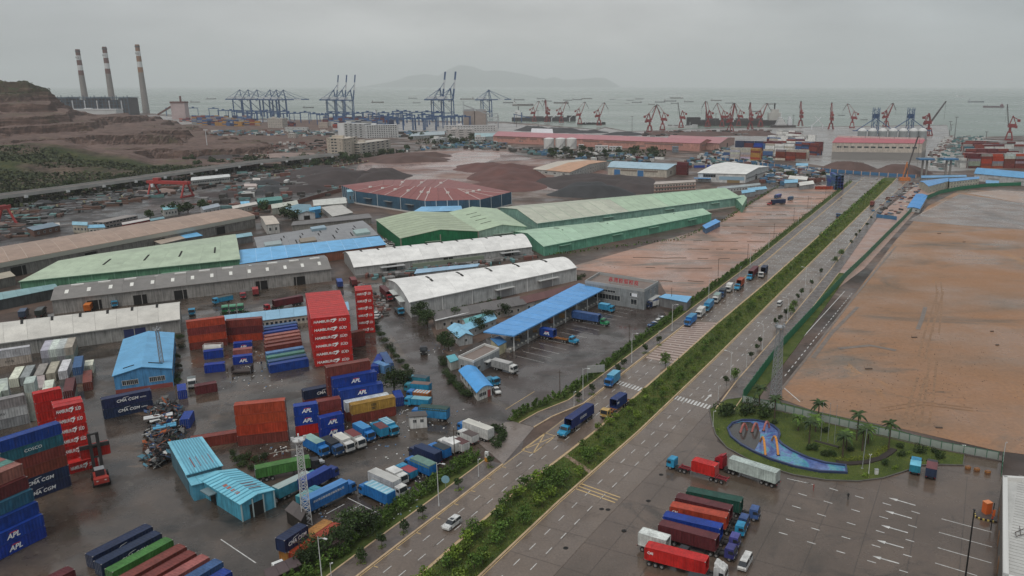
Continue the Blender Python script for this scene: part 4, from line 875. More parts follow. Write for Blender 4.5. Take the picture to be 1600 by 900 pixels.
stack((306,618), (337,612.5), 20, [('maroon',None)], 'dark red short container lying alone in the yard')
stack((372.5,698), (443.5,690), 40, [('brown',None),('orange',None),('orange',None),('orange',None)], 'the orange-brown stack in the middle of the yard', h=2.8, rows=1)
stack((299,703), (368,692), 40, [('brown',None)], 'long dark red container behind the corrugated workshops')
stack((463,682), (497,676.5), 20, [('red',None),('blue','APL'),('blue','APL')], 'the lettered blue stack on a red base, left of its twin', h=2.75)
stack((503,690-3), (540,678), 20, [('blue','APL'),('blue','APL')], 'the lettered blue pair left of the yellow container', h=2.9)
stack((500,675), (537,668), 20, [('brown',None),('brown',None),('brown',None)], 'the brown stack behind the lettered blue pair', h=2.8)
stack((476.5,640), (531,629), 40, [('brown',None),('navy','CMA')], 'the lettered navy and brown pile left of the stepped stack', h=2.75)
stack((551,664), (612.5,651), 40, [('brown',None),('yellow','MSC')], 'the yellow on brown pile, front of the stepped stack', h=2.8)
for k, (nt, cs, nm) in enumerate(((2,['brown','white'],'the white row behind the yellow one'), (3,['blue','blue','blue'],'the lower lettered blue row of the stepped stack'), (4,['blue']*4,'the upper lettered blue row of the stepped stack'), (5,['brown']*5,'the tall brown row at the back of the stepped stack'))):
 A = P(551,664); B = P(612.5,651); d = (B-A).normalized(); n = Vector((-d.y,d.x,0)); o = A+n*(2.55*(k+1))-d*(.9*(k+1))
 for j, cc in enumerate(cs):
  top = j == len(cs)-1; c = o+d*6.1+n*1.22
  container(('topmost' if top else ORD[j])+' container of '+nm, (c.x,c.y,.06+j*2.8), math.atan2(d.y,d.x), 12.19, 2.76, cc, 'APL' if (top and k in (1,2)) else None)
stack((604,581), (628,577.5), 40, [('steel blue',None)], 'steel blue long container end-on by the hedge of the side street', mode='end')
stack((601,590-5), (607,583), 20, [('sky blue',None)], 'pale blue short container beside the steel blue one by the hedge', mode='end')
A = P(592,584); B = P(604,560); d = (B-A).normalized(); n = Vector((-d.y,d.x,0)); c = A+d*6+n*1.2
container('blue container with a red lettered side lying aslant by the hedge', (c.x,c.y,.06), math.atan2(d.y,d.x), 12.19, 2.6, 'blue', 'HS', None, 1)
stack((619,636), (632,634), 20, [('blue',None)], 'blue short container end-on under the tree by the truck park', mode='end')
stack((-20,577), (51,566), 40, [('beige','EYMS'),('pale grey',None)], 'the long pale pair with spaced letters at the left edge', anchor='R', h=2.75)
for i, (col) in enumerate(('pale grey','white','pale grey','beige')):
 stack((67+12.2*i,573-1.6*i), (79+12.2*i,571.4-1.6*i), 40, [('grey',None),(col,None)], f'the {ORD[i] if i else "first"} pile from the left in the pale block behind the row', mode='end', reefer=True, end=1, h=2.7)
for i, (u, v, col, nm) in enumerate(((15.5,606.5,'white','white container end-on, first of the near pale row'), (33,604,'grey','grey container end-on, second of the near pale row'), (54.5,601,'grey','grey container end-on, third of the near pale row'), (73.5,597.5,'beige','beige container end-on in the near pale row'), (92.5,594,'white','white container end-on, right end of the near pale row'))):
 stack((u,v), (u+13,v-1.8), 40, [(col,None)], nm, mode='end', reefer=True, h=2.8)
stack((117,600), (130,598), 40, [('grey',None),('steel blue',None)], 'the blue-topped pile right of the near pale row', mode='end', h=2.6)
stack((133,585), (147,583), 20, [('white',None)], 'white slatted short container right of the blue-topped pile', mode='end')
stack((59.5,635.5), (73,633), 40, [('grey',None),('beige',None)], 'the beige-topped pile beyond the tall grey reefer stack', mode='end', h=2.7)
stack((69,644), (84,641.5), 40, [('grey',None),('white',None)], 'the white-topped pile between beige and dark red ones', mode='end', h=2.7)
stack((103,640), (118,637.5), 40, [('grey',None),('maroon',None)], 'the dark red-topped pile at the end of the pale group', mode='end', h=2.7)
stack((131,612), (146,609.5), 40, [('brown',None)], 'open brown container with wreckage beside the dark red pile', mode='end')
stack((47.5,659), (62.5,656.5), 20, [('pale grey',None)]*4, 'the tall pale reefer tower at the left', mode='end', reefer=True, h=2.75)
stack((-20,677), (47,661.5), 40, [('grey',None),('pale grey','CSAV'),('grey',None)], 'the long grey stack with black letters at the left edge', anchor='R', h=2.75)
stack((2,640), (15,637.5), 40, [('grey',None),('pale grey',None)], 'the pale pile behind the long grey stack', mode='end', h=2.7)
stack((-16,652), (-2,650), 40, [('grey',None),('white',None)], 'the white-topped pile at the very left edge', mode='end', h=2.7)
stack((66,690), (110,679), 20, [('red',None)]*5, 'the plain red stack behind the lettered red stack at left', h=2.6)
stack((100.5,732), (141,722), 20, [('red','HS')]*6, 'the lettered red stack at the left behind the reach stacker', rows=2, h=2.6)
stack((109,742), (148,731), 20, [('red','HS')], 'single lettered red container in front of the left red stack', h=2.6)
stack((56,780), (112.5,759), 40, [('navy','CMA'),('navy','CMA'),('brown',None),('brown',None),('teal','COSCO'),('blue',None)], 'the mixed stack left of the reach stacker', anchor='R', h=2.6)
d = (P(73,836.5)-P(10,868)); d.z = 0; d.normalize(); n = Vector((-d.y,d.x,0)); q0 = P(67,803,5.24)-d*6.1+n*1.22
for j, (cc, tx, o_, nm) in enumerate((('blue','APL',0,'bottom lettered blue container of the left edge stack'), ('blue','APL',0,'second lettered blue container of the left edge stack'), ('blue',None,.9,'plain blue container set back on the lettered pair at the left edge'), ('teal',None,1.8,'teal container in the left edge stack'), ('maroon',None,2.7,'dark red container in the left edge stack'), ('pink-red',None,3.6,'salmon container topping the left edge stack'))):
 p = q0+n*o_; p.z = .06+j*2.62; container(nm, p, math.atan2(d.y,d.x), 12.19, 2.58, cc, tx)
for r_, (cs, nm) in enumerate(((['navy','maroon','brown','brown','maroon','sea green'],'sea green container on top of the row behind the left edge stack'), (['navy','maroon','brown','brown','maroon','pink-red'],'pink container on top of the second row behind the left edge stack'))):
 for j, cc in enumerate(cs):
  p = q0+n*(6.15+2.52*r_); p.z = .06+j*2.62
  if j < 5: mass_add(p, math.atan2(d.y,d.x), 12.19, 2.6, cc)
  else: container(nm, p, math.atan2(d.y,d.x), 12.19, 2.58, cc)
dv = (P(238.6,821.4,2.8)-P(148,867.5,2.8)); dv.normalize(); nn_ = Vector((-dv.y,dv.x,0))
for (uv, col, tx, nm) in (((238.6,822),'navy','CMA','first navy container of the slanting row in the foreground'), ((252.7,832.5),'navy','CMA','second navy container of the slanting row in the foreground'), ((270.6,843),'green',None,'bright green container in the slanting row in the foreground'),
  ((291.7,853.5),'brown',None,'brown container next to the bright green one'), ((307,863.5),'brown',None,'second brown container from the bright green one'), ((327.7,870),'pink-red',None,'salmon container in the slanting foreground row'), ((348.8,877),'steel blue',None,'steel blue container in the slanting foreground row'), ((362.8,892),'blue',None,'bright blue container at the near end of the slanting row')):
 c = P(*uv, 2.85); c = c-dv*6.1+nn_*1.22
 container(nm, (c.x,c.y,.06), math.atan2(dv.y,dv.x), 12.19, 2.75, col, tx, None, -1)
c = P(117,889,2.8)-dv*6.1+nn_*1.2; container('dark red container cut by the bottom edge of the picture', (c.x,c.y,.06), math.atan2(dv.y,dv.x), 12.19, 2.7, 'maroon')
d = (P(530,823,2.6)-P(465,868,2.6)).normalized(); n = Vector((-d.y,d.x,0)); a0 = P(465,868,2.7)
c = a0+d*6.1+n*1.22; container('long red-brown container below the yellow one by the white mast', (c.x,c.y,.06), math.atan2(d.y,d.x), 12.19, 2.7, 'orange')
c = a0+d*6.1+n*3.75; container('long yellow container under the lettered navy one', (c.x,c.y,.06), math.atan2(d.y,d.x), 12.19, 2.7, 'yellow')
c = a0-d*.5+d*3.0+n*3.75; container('lettered navy short container on top of the yellow one', (c.x,c.y,2.8), math.atan2(d.y,d.x), 6.06, 2.7, 'navy', 'CMA')
FARC = ['maroon','brown','orange','steel blue','grey','pale grey','beige','teal','white','dark green']
def far_block(a, b, cols, rows, tiers, pal, ind=0, ft=40, mode='side', lab='', gapx=.6, h=2.6, jag=.35):
 "rows of stacks going away from the camera; the front 'ind' rows are containers of their own, the rest join the distant mass"
 A = P(*a); B = P(*b); d = (B-A); d.z = 0; d.normalize(); n = Vector((-d.y,d.x,0)); ang = math.atan2(d.y,d.x); Lc = LN[ft]; me = cont_meshes(Lc, h)[0]; fr = cont_meshes(Lc, h)[1]
 for r in range(rows):
  for i in range(cols):
   T = tiers-(1 if R.random() < jag else 0)-(1 if R.random() < jag*.4 else 0); base = R.choice(pal)
   for k in range(max(1,T)):
    cn = base if R.random() < .5 else R.choice(pal); col = [x*R.uniform(.8,1.15) for x in CL[cn]]
    if mode == 'side': c = A+d*(Lc/2+i*(Lc+gapx))+n*(1.22+r*2.5)
    else: c = A+d*(1.22+i*2.52)+n*(Lc/2+r*(Lc+gapx))
    rz = ang if mode == 'side' else ang-math.pi/2; c.z = .05+k*(h+.01)
    if r >= ind: mass_add(c, rz, Lc, h, cn); continue
    tier = 'topmost' if k == max(1,T)-1 and T > 1 else (ORD[k] if T > 1 else 'single')
    o = tag(obj('shipping_container', me, None, c, rz, col), f"{cn} container, {tier} in the {('leftmost','second','third','fourth','fifth')[i] if i < cols-1 else 'rightmost'} column of {lab}" if cols > 1 else f"{cn} container, {tier} of {lab}", 'container', lab); obj('frame', fr, o, (0,0,0), 0, [x*.8 for x in col])
RB = ['maroon','brown','orange','grey','pale grey','maroon','grey']
far_block((1514,263), (1602,263), 5, 9, 6, RB, 1, lab='the far right front stacks')
far_block((1545,233), (1602,233), 3, 4, 4, ['teal','sea green','maroon','grey','dark green','brown'])
far_block((1508,228), (1560,229), 3, 4, 3, ['brown','maroon','grey'])
far_block((1140,251), (1172,252), 2, 4, 6, ['beige','pale grey','beige','beige'], 1, lab='the cream far stacks')
far_block((1172,252), (1186,253), 1, 3, 6, ['orange','yellow','brown'])
far_block((1148,238), (1208,240), 5, 3, 6, ['steel blue','navy','maroon','blue','navy'])
far_block((1211,250), (1255,252), 3, 7, 5, ['orange','beige','white','brown','beige','grey'], 1, lab='the mixed far stacks')
far_block((1240,240), (1296,245), 3, 5, 6, ['maroon','navy','steel blue','brown'])
far_block((1198,222), (1290,227), 5, 5, 4, ['white','maroon','beige','grey','steel blue','white'])
far_block((1213,210), (1300,214), 4, 3, 3, ['grey','pale grey','white','maroon'])
for a_, b_, cl, rw, tr, pl_ in (((1508,253),(1602,253),5,3,6,RB),((1506,245),(1602,245),6,3,6,['grey','maroon','pale grey','teal','brown']),((1504,238),(1560,238),4,3,5,RB),((1195,243),(1240,245),3,3,6,['white','beige','pale grey','orange']),((1200,234),(1298,237),6,3,6,['maroon','white','navy','beige','grey','brown']),((1215,219),(1298,222),5,3,4,['pale grey','white','maroon','grey']),((1130,244),(1200,246),5,2,4,['steel blue','orange','beige','navy']),((1500,262),(1513,262),1,6,5,['pale grey','grey'])): far_block(a_, b_, cl, rw, tr, pl_)
far_block((962,246), (1046,250), 5, 1, 1, ['steel blue','steel blue','white','maroon'], gapx=1.5)
far_block((1056,273), (1077,274), 1, 2, 5, ['brown','maroon'], 1, lab='the brown stack beside the blue-roofed warehouse')
far_block((1064,262), (1125,262), 4, 2, 2, ['blue','teal','grey','maroon','blue'], gapx=2.5)
far_block((1304,297), (1317,297), 3, 2, 5, ['steel blue','blue','steel blue'], 1, mode='end', lab='the far roadside blue stacks')
far_block((1274,296), (1298,296), 2, 1, 1, ['orange'], 1, jag=0, lab='the low pair in the far parking yard')
far_block((1286,275), (1303,277), 2, 1, 1, ['white','maroon'], 1, lab='the pair by the blue fence')
far_block((330,196), (420,199), 8, 3, 4, ['yellow','steel blue','navy','brown','yellow'])
far_block((425,196), (520,200), 6, 3, 4, ['steel blue','navy','maroon','brown','grey'])
far_block((520,200), (700,205), 9, 4, 4, ['steel blue','navy','maroon','brown','steel blue','orange'])
far_block((280,190), (350,192), 5, 2, 4, ['orange','grey','navy','brown'])
for v_ in (192,195.5,188): far_block((300,v_), (500,v_+1), 13, 2, 5, ['steel blue','navy','steel blue','brown','yellow','grey'], jag=.5); far_block((505,v_+1), (720,v_+2), 13, 2, 5, ['steel blue','navy','steel blue','maroon','grey'], jag=.5)
mass = tag(obj('container_mass', MASS.mesh('container_mass', [mat('far_container_'+k.replace(' ','_').replace('-','_'), CL[k], .45, .35, .4) for k in MASSC])), kind='stuff')
m_vp = mat('vehicle_paint', ocol=True, rough=.35, dirt=.38, scale=.9, streak=.3, spec=.35, rust=.35)
m_tyre = mat('tyre_rubber', (.018,.018,.018), .8, .2, 2.)
m_rim = mat('rim_steel', (.25,.24,.23), .5, .3, 3.)
m_chas = mat('chassis_black', (.03,.028,.027), .6, .2)
m_lamp = mat('lamp_glass', (.55,.55,.52), .2, 0)
m_red = mat('tail_lamp', (.35,.02,.02), .3, 0)
m_tarp = mat('tarpaulin', ocol=True, rough=.7, dirt=.4, scale=.8)
VM = {}
def vm(k, fn):
 if k not in VM: VM[k] = fn()
 return VM[k]
def wheel_mesh(r, w):
 def f():
  mb = MB(); mb.tube((0,-w/2,0),(0,w/2,0), r, n=12); mb.k = 1
  mb.tube((0,-w/2-.015,0),(0,w/2+.015,0), r*.55, n=8); return mb.mesh('wheel', [m_tyre, m_rim])
 return vm(('w',r,w), f)
def prof_mesh(name, prof, w, m, inset=0.):
 mb = MB(); n = len(prof); zt = max(p[1] for p in prof); zb = min(p[1] for p in prof)
 def yy(z): return w/2-inset*(z-zb)/max(zt-zb,.01)
 for i in range(n):
  (x0,z0),(x1,z1) = prof[i], prof[(i+1)%n]; mb.poly([(x0,-yy(z0),z0),(x0,yy(z0),z0),(x1,yy(z1),z1),(x1,-yy(z1),z1)])
 mb.poly([(x,-yy(z),z) for x,z in prof][::-1]); mb.poly([(x,yy(z),z) for x,z in prof]);
 me = mb.mesh(name, m); bm = bmesh.new(); bm.from_mesh(me); bmesh.ops.recalc_face_normals(bm, faces=bm.faces[:]); bm.to_mesh(me); bm.free(); return me
def boxmesh(name, x0,x1,y0,y1,z0,z1, m):
 def f():
  mb = MB(); mb.bx(x0,x1,y0,y1,z0,z1); return mb.mesh(name, m)
 return vm((name,x0,x1,y0,y1,z0,z1,m.name), f)
def add_cab(t, x, kind, col):
 "cab whose front is at x"
 if kind == 'flat':
  pr = [(-1.95,.75),(0,.75),(.05,1.5),(-.18,2.75),(-1.85,2.8),(-1.95,2.6)]
  ws = [(-.04,1.62),(.07,1.62),(-.14,2.62),(-.24,2.62)]; sw = (-1.15,-.3,1.65,2.35)
 elif kind == 'tall':
  pr = [(-2.2,.75),(0,.75),(.05,1.6),(-.12,3.1),(-1.0,3.65),(-2.2,3.3)]
  ws = [(-.03,1.75),(.07,1.75),(-.09,2.75),(-.19,2.75)]; sw = (-1.2,-.3,1.75,2.5)
 else:
  pr = [(-3.0,.8),(0,.8),(.05,1.35),(-.25,1.6),(-1.35,1.75),(-1.7,2.65),(-2.9,2.7),(-3.0,2.55)]
  ws = [(-1.42,1.85),(-1.30,1.85),(-1.62,2.55),(-1.74,2.55)]; sw = (-2.7,-1.8,1.7,2.4)
 obj('cab', vm(('cab',kind), lambda: prof_mesh('cab', pr, 2.36, m_vp, .07)), t, (x,0,0), 0, col)
 obj('windscreen', vm(('ws',kind), lambda: prof_mesh('windscreen', ws, 2.02, m_glass)), t, (x,0,0))
 for s in (-1,1):
  obj('side_window', boxmesh('side_window', sw[0], sw[1], -.03,.03, sw[2], sw[3], m_glass), t, (x, s*1.14, 0))
  obj('headlight', boxmesh('headlight', -.05,.06,-.2,.2,0,.2, m_lamp), t, (x, s*.88, .92))
  obj('mirror', boxmesh('mirror', -.06,.06,-.12,.12,0,.45, m_chas), t, (x-.15 if kind != 'nose' else x-1.5, s*1.35, 1.9))
 obj('bumper', boxmesh('bumper', -.15,.12,-1.18,1.18,.45,.8, m_chas), t, (x,0,0))
 if kind == 'tall':
  mb = lambda: prof_mesh('wind_deflector', [(-1.9,3.3),(-.9,3.55),(-1.7,4.1),(-2.1,4.1)], 2.1, m_vp, .1)
  obj('wind_deflector', vm('defl', mb), t, (x-.1,0,0), 0, col)
def wheels(t, xs, r=.5, w=.3, y=.95):
 for x in xs:
  for s in (-1,1): obj('wheel', wheel_mesh(r, w), t, (x, s*y, r))
def frame_of(rf):
 (u0,v0),(u1,v1) = rf; a = P(u0,v0); b = P(u1,v1); return a, b, math.atan2(b.y-a.y, b.x-a.x), (a+b)/2
def box_truck(label, rf, Lt, cab, box, roof=None, h=3.4, kind='flat', tarp=None, text=None, slots=0, group=None, open_top=None, frame=None):
 a, b, rz, m = frame_of(rf); col = cab; t = thing('box_truck', label, 'truck', (m.x,m.y,.05), rz, group)
 f = Lt/2; cl = 2.0 if kind == 'flat' else 3.05; bx0, bx1 = -Lt/2, f-cl-.1; Lb = bx1-bx0
 add_cab(t, f, kind, cab)
 obj('chassis', boxmesh('chassis', round(bx0+.1,1), round(f-.3,1), -.45,.45,.55,.95, m_chas), t)
 def cb():
  mb = MB(); n = max(5, int(Lb*1.5)); z0, z1, w = 1.0, h, 1.22
  for sy in (-1,1):
   for i in range(n):
    p = -Lb/2+Lb*i/n; s = Lb/n
    for (q0,y0),(q1,y1) in zip([(p,w),(p+s*.7,w),(p+s*.75,w-.04)],[(p+s*.7,w),(p+s*.75,w-.04),(p+s,w-.04)]):
     F_ = [(q0,sy*y0,z0),(q1,sy*y1,z0),(q1,sy*y1,z1),(q0,sy*y0,z1)]; mb.poly(F_ if sy < 0 else F_[::-1])
  mb.bx(-Lb/2,-Lb/2+.06,-w,w,z0,z1); mb.bx(Lb/2-.06,Lb/2,-w,w,z0,z1); mb.bx(-Lb/2,Lb/2,-w+.02,w-.02,z0-.06,z0+.02); mb.bx(-Lb/2,Lb/2,-w+.03,w-.03,z1-.06,z1-.01)
  return mb.mesh('cargo_box', m_vp)
 obj('cargo_box', vm(('cb',round(Lb,1),h), cb), t, ((bx0+bx1)/2,0,0), 0, box)
 if roof: ubox('box_roof', m_tarp, t, ((bx0+bx1)/2,0,h), (Lb-.02,2.42,.06), 0, roof)
 if tarp:
  pr = vm(('tarp',round(Lb,1)), lambda: prof_mesh('tarpaulin_cover', [(-Lb/2-.03,-.55),(Lb/2+.03,-.55),(Lb/2+.03,.08),(Lb/4,.2),(-Lb/4,.2),(-Lb/2-.03,.08)], 2.52, m_tarp, .1)); obj('tarpaulin_cover', pr, t, ((bx0+bx1)/2,0,h), 0, tarp)
 for i in range(slots):
  ubox('roof_panel', m_tarp, t, (bx0+Lb*(i+.5)/slots,0,h+.06), (Lb/slots*.45,2.3,.05), 0, (.40,.55,.62) if roof else (.3,.5,.6))
 for s in (-.58,.58): obj('rear_door', boxmesh('rear_door', -.04,.0,-.55,.55,1.1,round(h-.12,2), m_vp), t, (bx0-.01,s,0), 0, [c*.9 for c in box]); obj('tail_light', boxmesh('tail_light', -.05,.02,-.12,.12,0,.14, m_red), t, (bx0,s*1.6,.8))
 wheels(t, [f-(1.0 if kind == 'flat' else .95), -Lt/2+1.4] + ([-Lt/2+2.5] if Lt > 8.5 else []), .48 if Lt > 6 else .4, .34)
 if text:
  for sd in (-1,1): obj('lettering', text_mesh(text, m_white, .62, .01), t, ((bx0+bx1)/2, sd*1.25, 1+(h-1)*.66), 0, None, 1, (math.pi/2,0,0 if sd < 0 else math.pi))
 return t
def semi(label, rf, cab, kind='flat', cont=None, cL=40, ctext=None, clabel=None, rail=(.04,.035,.035), cend=0., group=None, ch=2.75, Lt=None, side=-1, crate=None, z0=.05):
 a, b, rz, m = frame_of(rf); Lt = Lt or (16.2 if cL == 40 or cend else 10.5)
 t = thing('tractor_trailer', label, 'truck', (m.x,m.y,z0), rz, group); f = Lt/2
 add_cab(t, f, kind, cab); cl = {'flat':2.0,'tall':2.3,'nose':3.05}[kind]
 obj('chassis', boxmesh('chassis', round(f-cl-3.2,1), round(f-.3,1), -.45,.45,.55,.9, m_chas), t)
 obj('fuel_tank', boxmesh('fuel_tank', -.6,.6,-.25,.25,.45,.95, m_chas), t, (f-cl-.9,1.0,0))
 wheels(t, [f-.95, f-cl-1.6, f-cl-2.75], .5, .36)
 tl = f-cl-.9; mb = lambda: None
 def tr():
  mb = MB(); x0, x1 = -Lt/2, tl-.2
  for y in (-.5,.5): mb.bx(x0,x1,y-.09,y+.09,.95,1.3)
  for i in range(6): X = x0+.1+(x1-x0-.4)*i/5; mb.bx(X,X+.18,-1.2,-.59,1.1,1.28); mb.bx(X,X+.18,.59,1.2,1.1,1.28); mb.bx(X,X+.18,-.41,.41,1.1,1.26)
  return mb.mesh('trailer_frame', m_tarp)
 obj('trailer_frame', vm(('tr',round(Lt,1),kind), tr), t, (0,0,0), 0, rail)
 for y in (-.8,.8): obj('landing_leg', boxmesh('landing_leg', -.08,.08,-.08,.08,.15,1.05, m_chas), t, (f-cl-4.0,y,0))
 for y in (-1.,1.): obj('tail_light', boxmesh('tail_light', -.05,.02,-.12,.12,0,.14, m_red), t, (-Lt/2,y,1.0))
 wheels(t, [-Lt/2+1.2, -Lt/2+2.5] + ([-Lt/2+3.8] if Lt > 12 else []), .5, .36)
 if crate: ubox('side_rack', m_tarp, t, (0,-1.05,.7), (4.5,.12,.5), 0, crate)
 if cont:
  Lc = LN[cL]; xo = -Lt/2+Lc/2+.25+cend; c_, s_ = math.cos(rz), math.sin(rz)
  flip = side > 0
  container(clabel, (m.x+xo*c_, m.y+xo*s_, z0+1.31), rz, Lc, ch, cont, ctext, group, -1, False, side)
 return t
def car(label, rf, col, kind='sedan', group=None, z=.05):
 a, b, rz, m = frame_of(rf); t = thing('car' if kind != 'van' else 'minivan', label, 'car' if kind != 'van' else 'van', (m.x,m.y,z), rz, group)
 if kind == 'sedan':
  pr = [(-2.25,.3),(2.25,.3),(2.3,.62),(2.1,.78),(1.0,.92),(-1.5,.95),(-2.25,.88),(-2.3,.5)]; tp = [(-1.75,.93),(1.05,.91),(.35,1.38),(-.2,1.44),(-1.0,1.40)]; w, hr = 1.76, .31
 elif kind == 'suv':
  pr = [(-2.25,.35),(2.25,.35),(2.3,.75),(2.1,.95),(1.15,1.08),(-2.2,1.1),(-2.28,.6)]; tp = [(-2.15,1.08),(1.2,1.07),(.45,1.66),(-.4,1.72),(-1.9,1.62)]; w, hr = 1.84, .36
 else:
  pr = [(-2.4,.35),(2.35,.35),(2.4,.8),(2.2,1.05),(-2.4,1.1)]; tp = [(-2.38,1.08),(2.15,1.04),(1.5,1.82),(.9,1.9),(-2.25,1.88)]; w, hr = 1.74, .33
 obj('body', vm(('b',kind), lambda: prof_mesh('body', pr, w, m_vp, .04)), t, (0,0,0), 0, col)
 zt = max(p[1] for p in tp)
 obj('window', vm(('g',kind), lambda: prof_mesh('window', tp, w-.1, m_glass, .2)), t)
 xs = [p[0] for p in tp if p[1] > zt-.12]
 def rf_():
  mb = MB(); x0, x1 = min(xs), max(xs); y = w/2-.2
  mb.hexa([(x0-.05,-y-.02,zt-.06),(x1+.05,-y-.02,zt-.06),(x1+.05,y+.02,zt-.06),(x0-.05,y+.02,zt-.06),(x0,-y,zt+.03),(x1,-y,zt+.02),(x1,y,zt+.02),(x0,y,zt+.03)]); return mb.mesh('roof', m_vp)
 obj('roof', vm(('r',kind), rf_), t, (0,0,0), 0, col)
 for s in (-1,1):
  obj('headlight', boxmesh('headlight', -.12,.05,-.22,.22,0,.15, m_lamp), t, (2.24,s*.6,.62)); obj('tail_light', boxmesh('tail_light', -.05,.1,-.15,.15,0,.18, m_red), t, (-2.3,s*.65,.68))
  obj('pillar', boxmesh('pillar', -.07,.07,-.03,.03,0,.55, m_vp), t, (-.3,s*(w/2-.12),zt-.58), 0, col)
 wheels(t, (-1.4,1.4), hr, .22, w/2-.12); return t
BL=(.02,.18,.50); BL2=(.03,.28,.48); NV=(.02,.035,.10); WH=(.66,.65,.62); RD=(.38,.02,.03); DB=(.03,.09,.22); TL=(.05,.26,.34); SV=(.50,.51,.52); BK=(.03,.03,.035); GN=(.02,.20,.08); YL=(.55,.36,.12)
box_truck('light blue box truck with a pale green roof, left end of the row', ((480,699),(511,716)), 8.8, BL, BL, (.26,.42,.38), 3.5)
box_truck('dark blue truck with a black tarpaulin in the truck park row', ((508,700),(532,714)), 7.5, DB, (.02,.06,.15), None, 3.1, tarp=(.025,.028,.035))
box_truck('all-white box truck in the truck park row', ((528,696),(549,709)), 7, WH, WH, (.66,.64,.58), 3.3)
box_truck('white box truck with a dark red roof', ((546,690),(566,702.5)), 7, WH, WH, (.17,.045,.045), 3.2)
box_truck('light blue box truck with a plain blue roof, right of the white trucks', ((558,678),(582,692)), 7.5, BL, BL, (.07,.26,.5), 3.4)
box_truck('blue box truck with a dark red roof, seen from behind', ((604,688),(583,673)), 6.5, BL2, BL2, (.15,.05,.055), 3.2)
box_truck('light blue truck with pale roof panels, right end of the row', ((598,670),(619,684)), 7, BL2, BL2, (.08,.32,.45), 3.2, slots=5)
box_truck('long white box truck with a blue cab beside the hedge corner', ((765,690),(722,674)), 11.5, BL, WH, (.60,.58,.52), 3.7)
box_truck('small white truck with a dark roof next to the long white one', ((743,696),(720,686)), 6, WH, WH, (.10,.075,.07), 2.8)
box_truck('white truck with a maroon roof in the hedge row', ((727,709),(706,699)), 6.3, WH, WH, (.11,.05,.05), 3.0)
box_truck('plain white box truck left of the maroon-roofed one', ((712,710),(692,701)), 6.3, WH, WH, (.72,.71,.68), 3.2)
box_truck('blue box truck with a black roof in the hedge row', ((698,719),(676,709)), 6.5, BL, BL, (.035,.045,.05), 3.2)
box_truck('navy box truck with a dark roof in the hedge row', ((684,728),(647,713)), 9.5, NV, NV, (.02,.035,.085), 3.6)
box_truck('bright blue truck under a green tarpaulin top', ((675,746),(641,731)), 9, BL, BL, None, 3.4, tarp=(.14,.24,.20))
box_truck('small blue truck with a red roof in the hedge row', ((645,751),(626,742)), 5.6, BL2, BL2, (.30,.055,.07), 2.6)
box_truck('long silver box truck facing the road with a white cab', ((584,757),(630,778)), 11, WH, SV, (.50,.49,.46), 3.7, text='—— —— —— ——')
box_truck('small white box truck tucked behind the silver one', ((611,749),(632,760)), 5.6, WH, WH, (.7,.69,.66), 3.0)
box_truck('blue box truck with slotted pale roof panels, nearest the road', ((609,791),(571,773)), 10, BL, BL, (.20,.42,.52), 3.6, slots=6)
box_truck('deep blue box truck with a blue cab behind the white mast', ((480,769),(518,748)), 10, (.02,.05,.24), (.02,.05,.24), (.025,.06,.26), 3.5)
box_truck('teal blue trailer truck with a pale roof left of the white mast', ((443,778),(486,757)), 11, TL, TL, (.33,.40,.38), 3.3)
box_truck('long bright blue box truck with a line of white characters', ((490,799),(542,773)), 12.5, (.03,.17,.46), (.035,.19,.50), (.10,.28,.58), 3.8, text='深圳货运集装箱运输有限公司')
box_truck('small teal truck between the bright blue and deep blue ones', ((474,791),(495,779)), 5.5, TL, TL, (.12,.32,.33), 2.6)
semi('dark trailer truck carrying the green container', ((424,748),(476,737)), BK, 'flat', 'green', 40, None, 'green container with a pale blue roof on a trailer by the mast', Lt=14.6, ch=2.4)
car('silver car parked beside the green container', ((484,730),(499,725)), SV)
box_truck('teal truck farthest of those left of the side street', ((669,604),(638,600)), 7, TL, TL, (.07,.10,.12), 3.0)
box_truck('teal truck with a brown roof left of the side street', ((669,614.5),(638,612)), 8, TL, BL2, (.20,.13,.11), 3.1)
box_truck('blue truck carrying orange goods under a net', ((669,626),(641,623)), 7, BL, (.4,.14,.05), (.48,.20,.09), 2.6, slots=5)
box_truck('light blue open truck with a pale top beside the orange load', ((669,636.5),(638,634)), 7.5, BL2, BL2, (.20,.42,.50), 2.7)
box_truck('large blue truck with a dark green tarpaulin behind the white hut', ((697,657.5),(650,653)), 10.5, BL, (.04,.24,.48), None, 3.7, tarp=(.035,.075,.065))
box_truck('bright blue tipper truck in front of the grey-brown shed', ((361,471),(336,476)), 8, BL2, BL2, (.08,.09,.08), 2.8)
box_truck('small blue truck facing the camera by the barrel-roofed warehouse', ((300,488),(301,496)), 5, BL2, BL2, None, 2.2)
for i, (u, v) in enumerate(((352,493),(364,492),(376,490.5))): box_truck(('left','middle','right')[i]+' one of three green trucks behind the blue-roofed strip', ((u+.5,v-10),(u,v)), 5.5, GN, (.03,.22,.11), (.12,.30,.2), 2.4)
box_truck('dark red truck facing the camera at the loading dock', ((380,461),(380.5,470)), 6.5, RD, (.2,.05,.05), (.1,.09,.09), 2.8)
box_truck('red container truck backing away from the camera at the dock', ((401,466),(398,455)), 7, RD, (.30,.045,.05), (.33,.06,.06), 3.2)
semi('dark red tractor with a maroon container left of the big red stack', ((470,476),(418,486)), RD, 'flat', 'maroon', 40, None, 'maroon container on the trailer left of the big red stack', ch=2.7)
box_truck('orange container truck behind the barrel-roofed warehouse', ((134,493),(146,478)), 8, (.3,.1,.03), (.55,.14,.02), (.55,.16,.03), 3.3)
box_truck('blue tipper truck facing the camera behind the barrel-roofed warehouse', ((180,473),(180,484)), 7, BL2, BL2, None, 2.7)
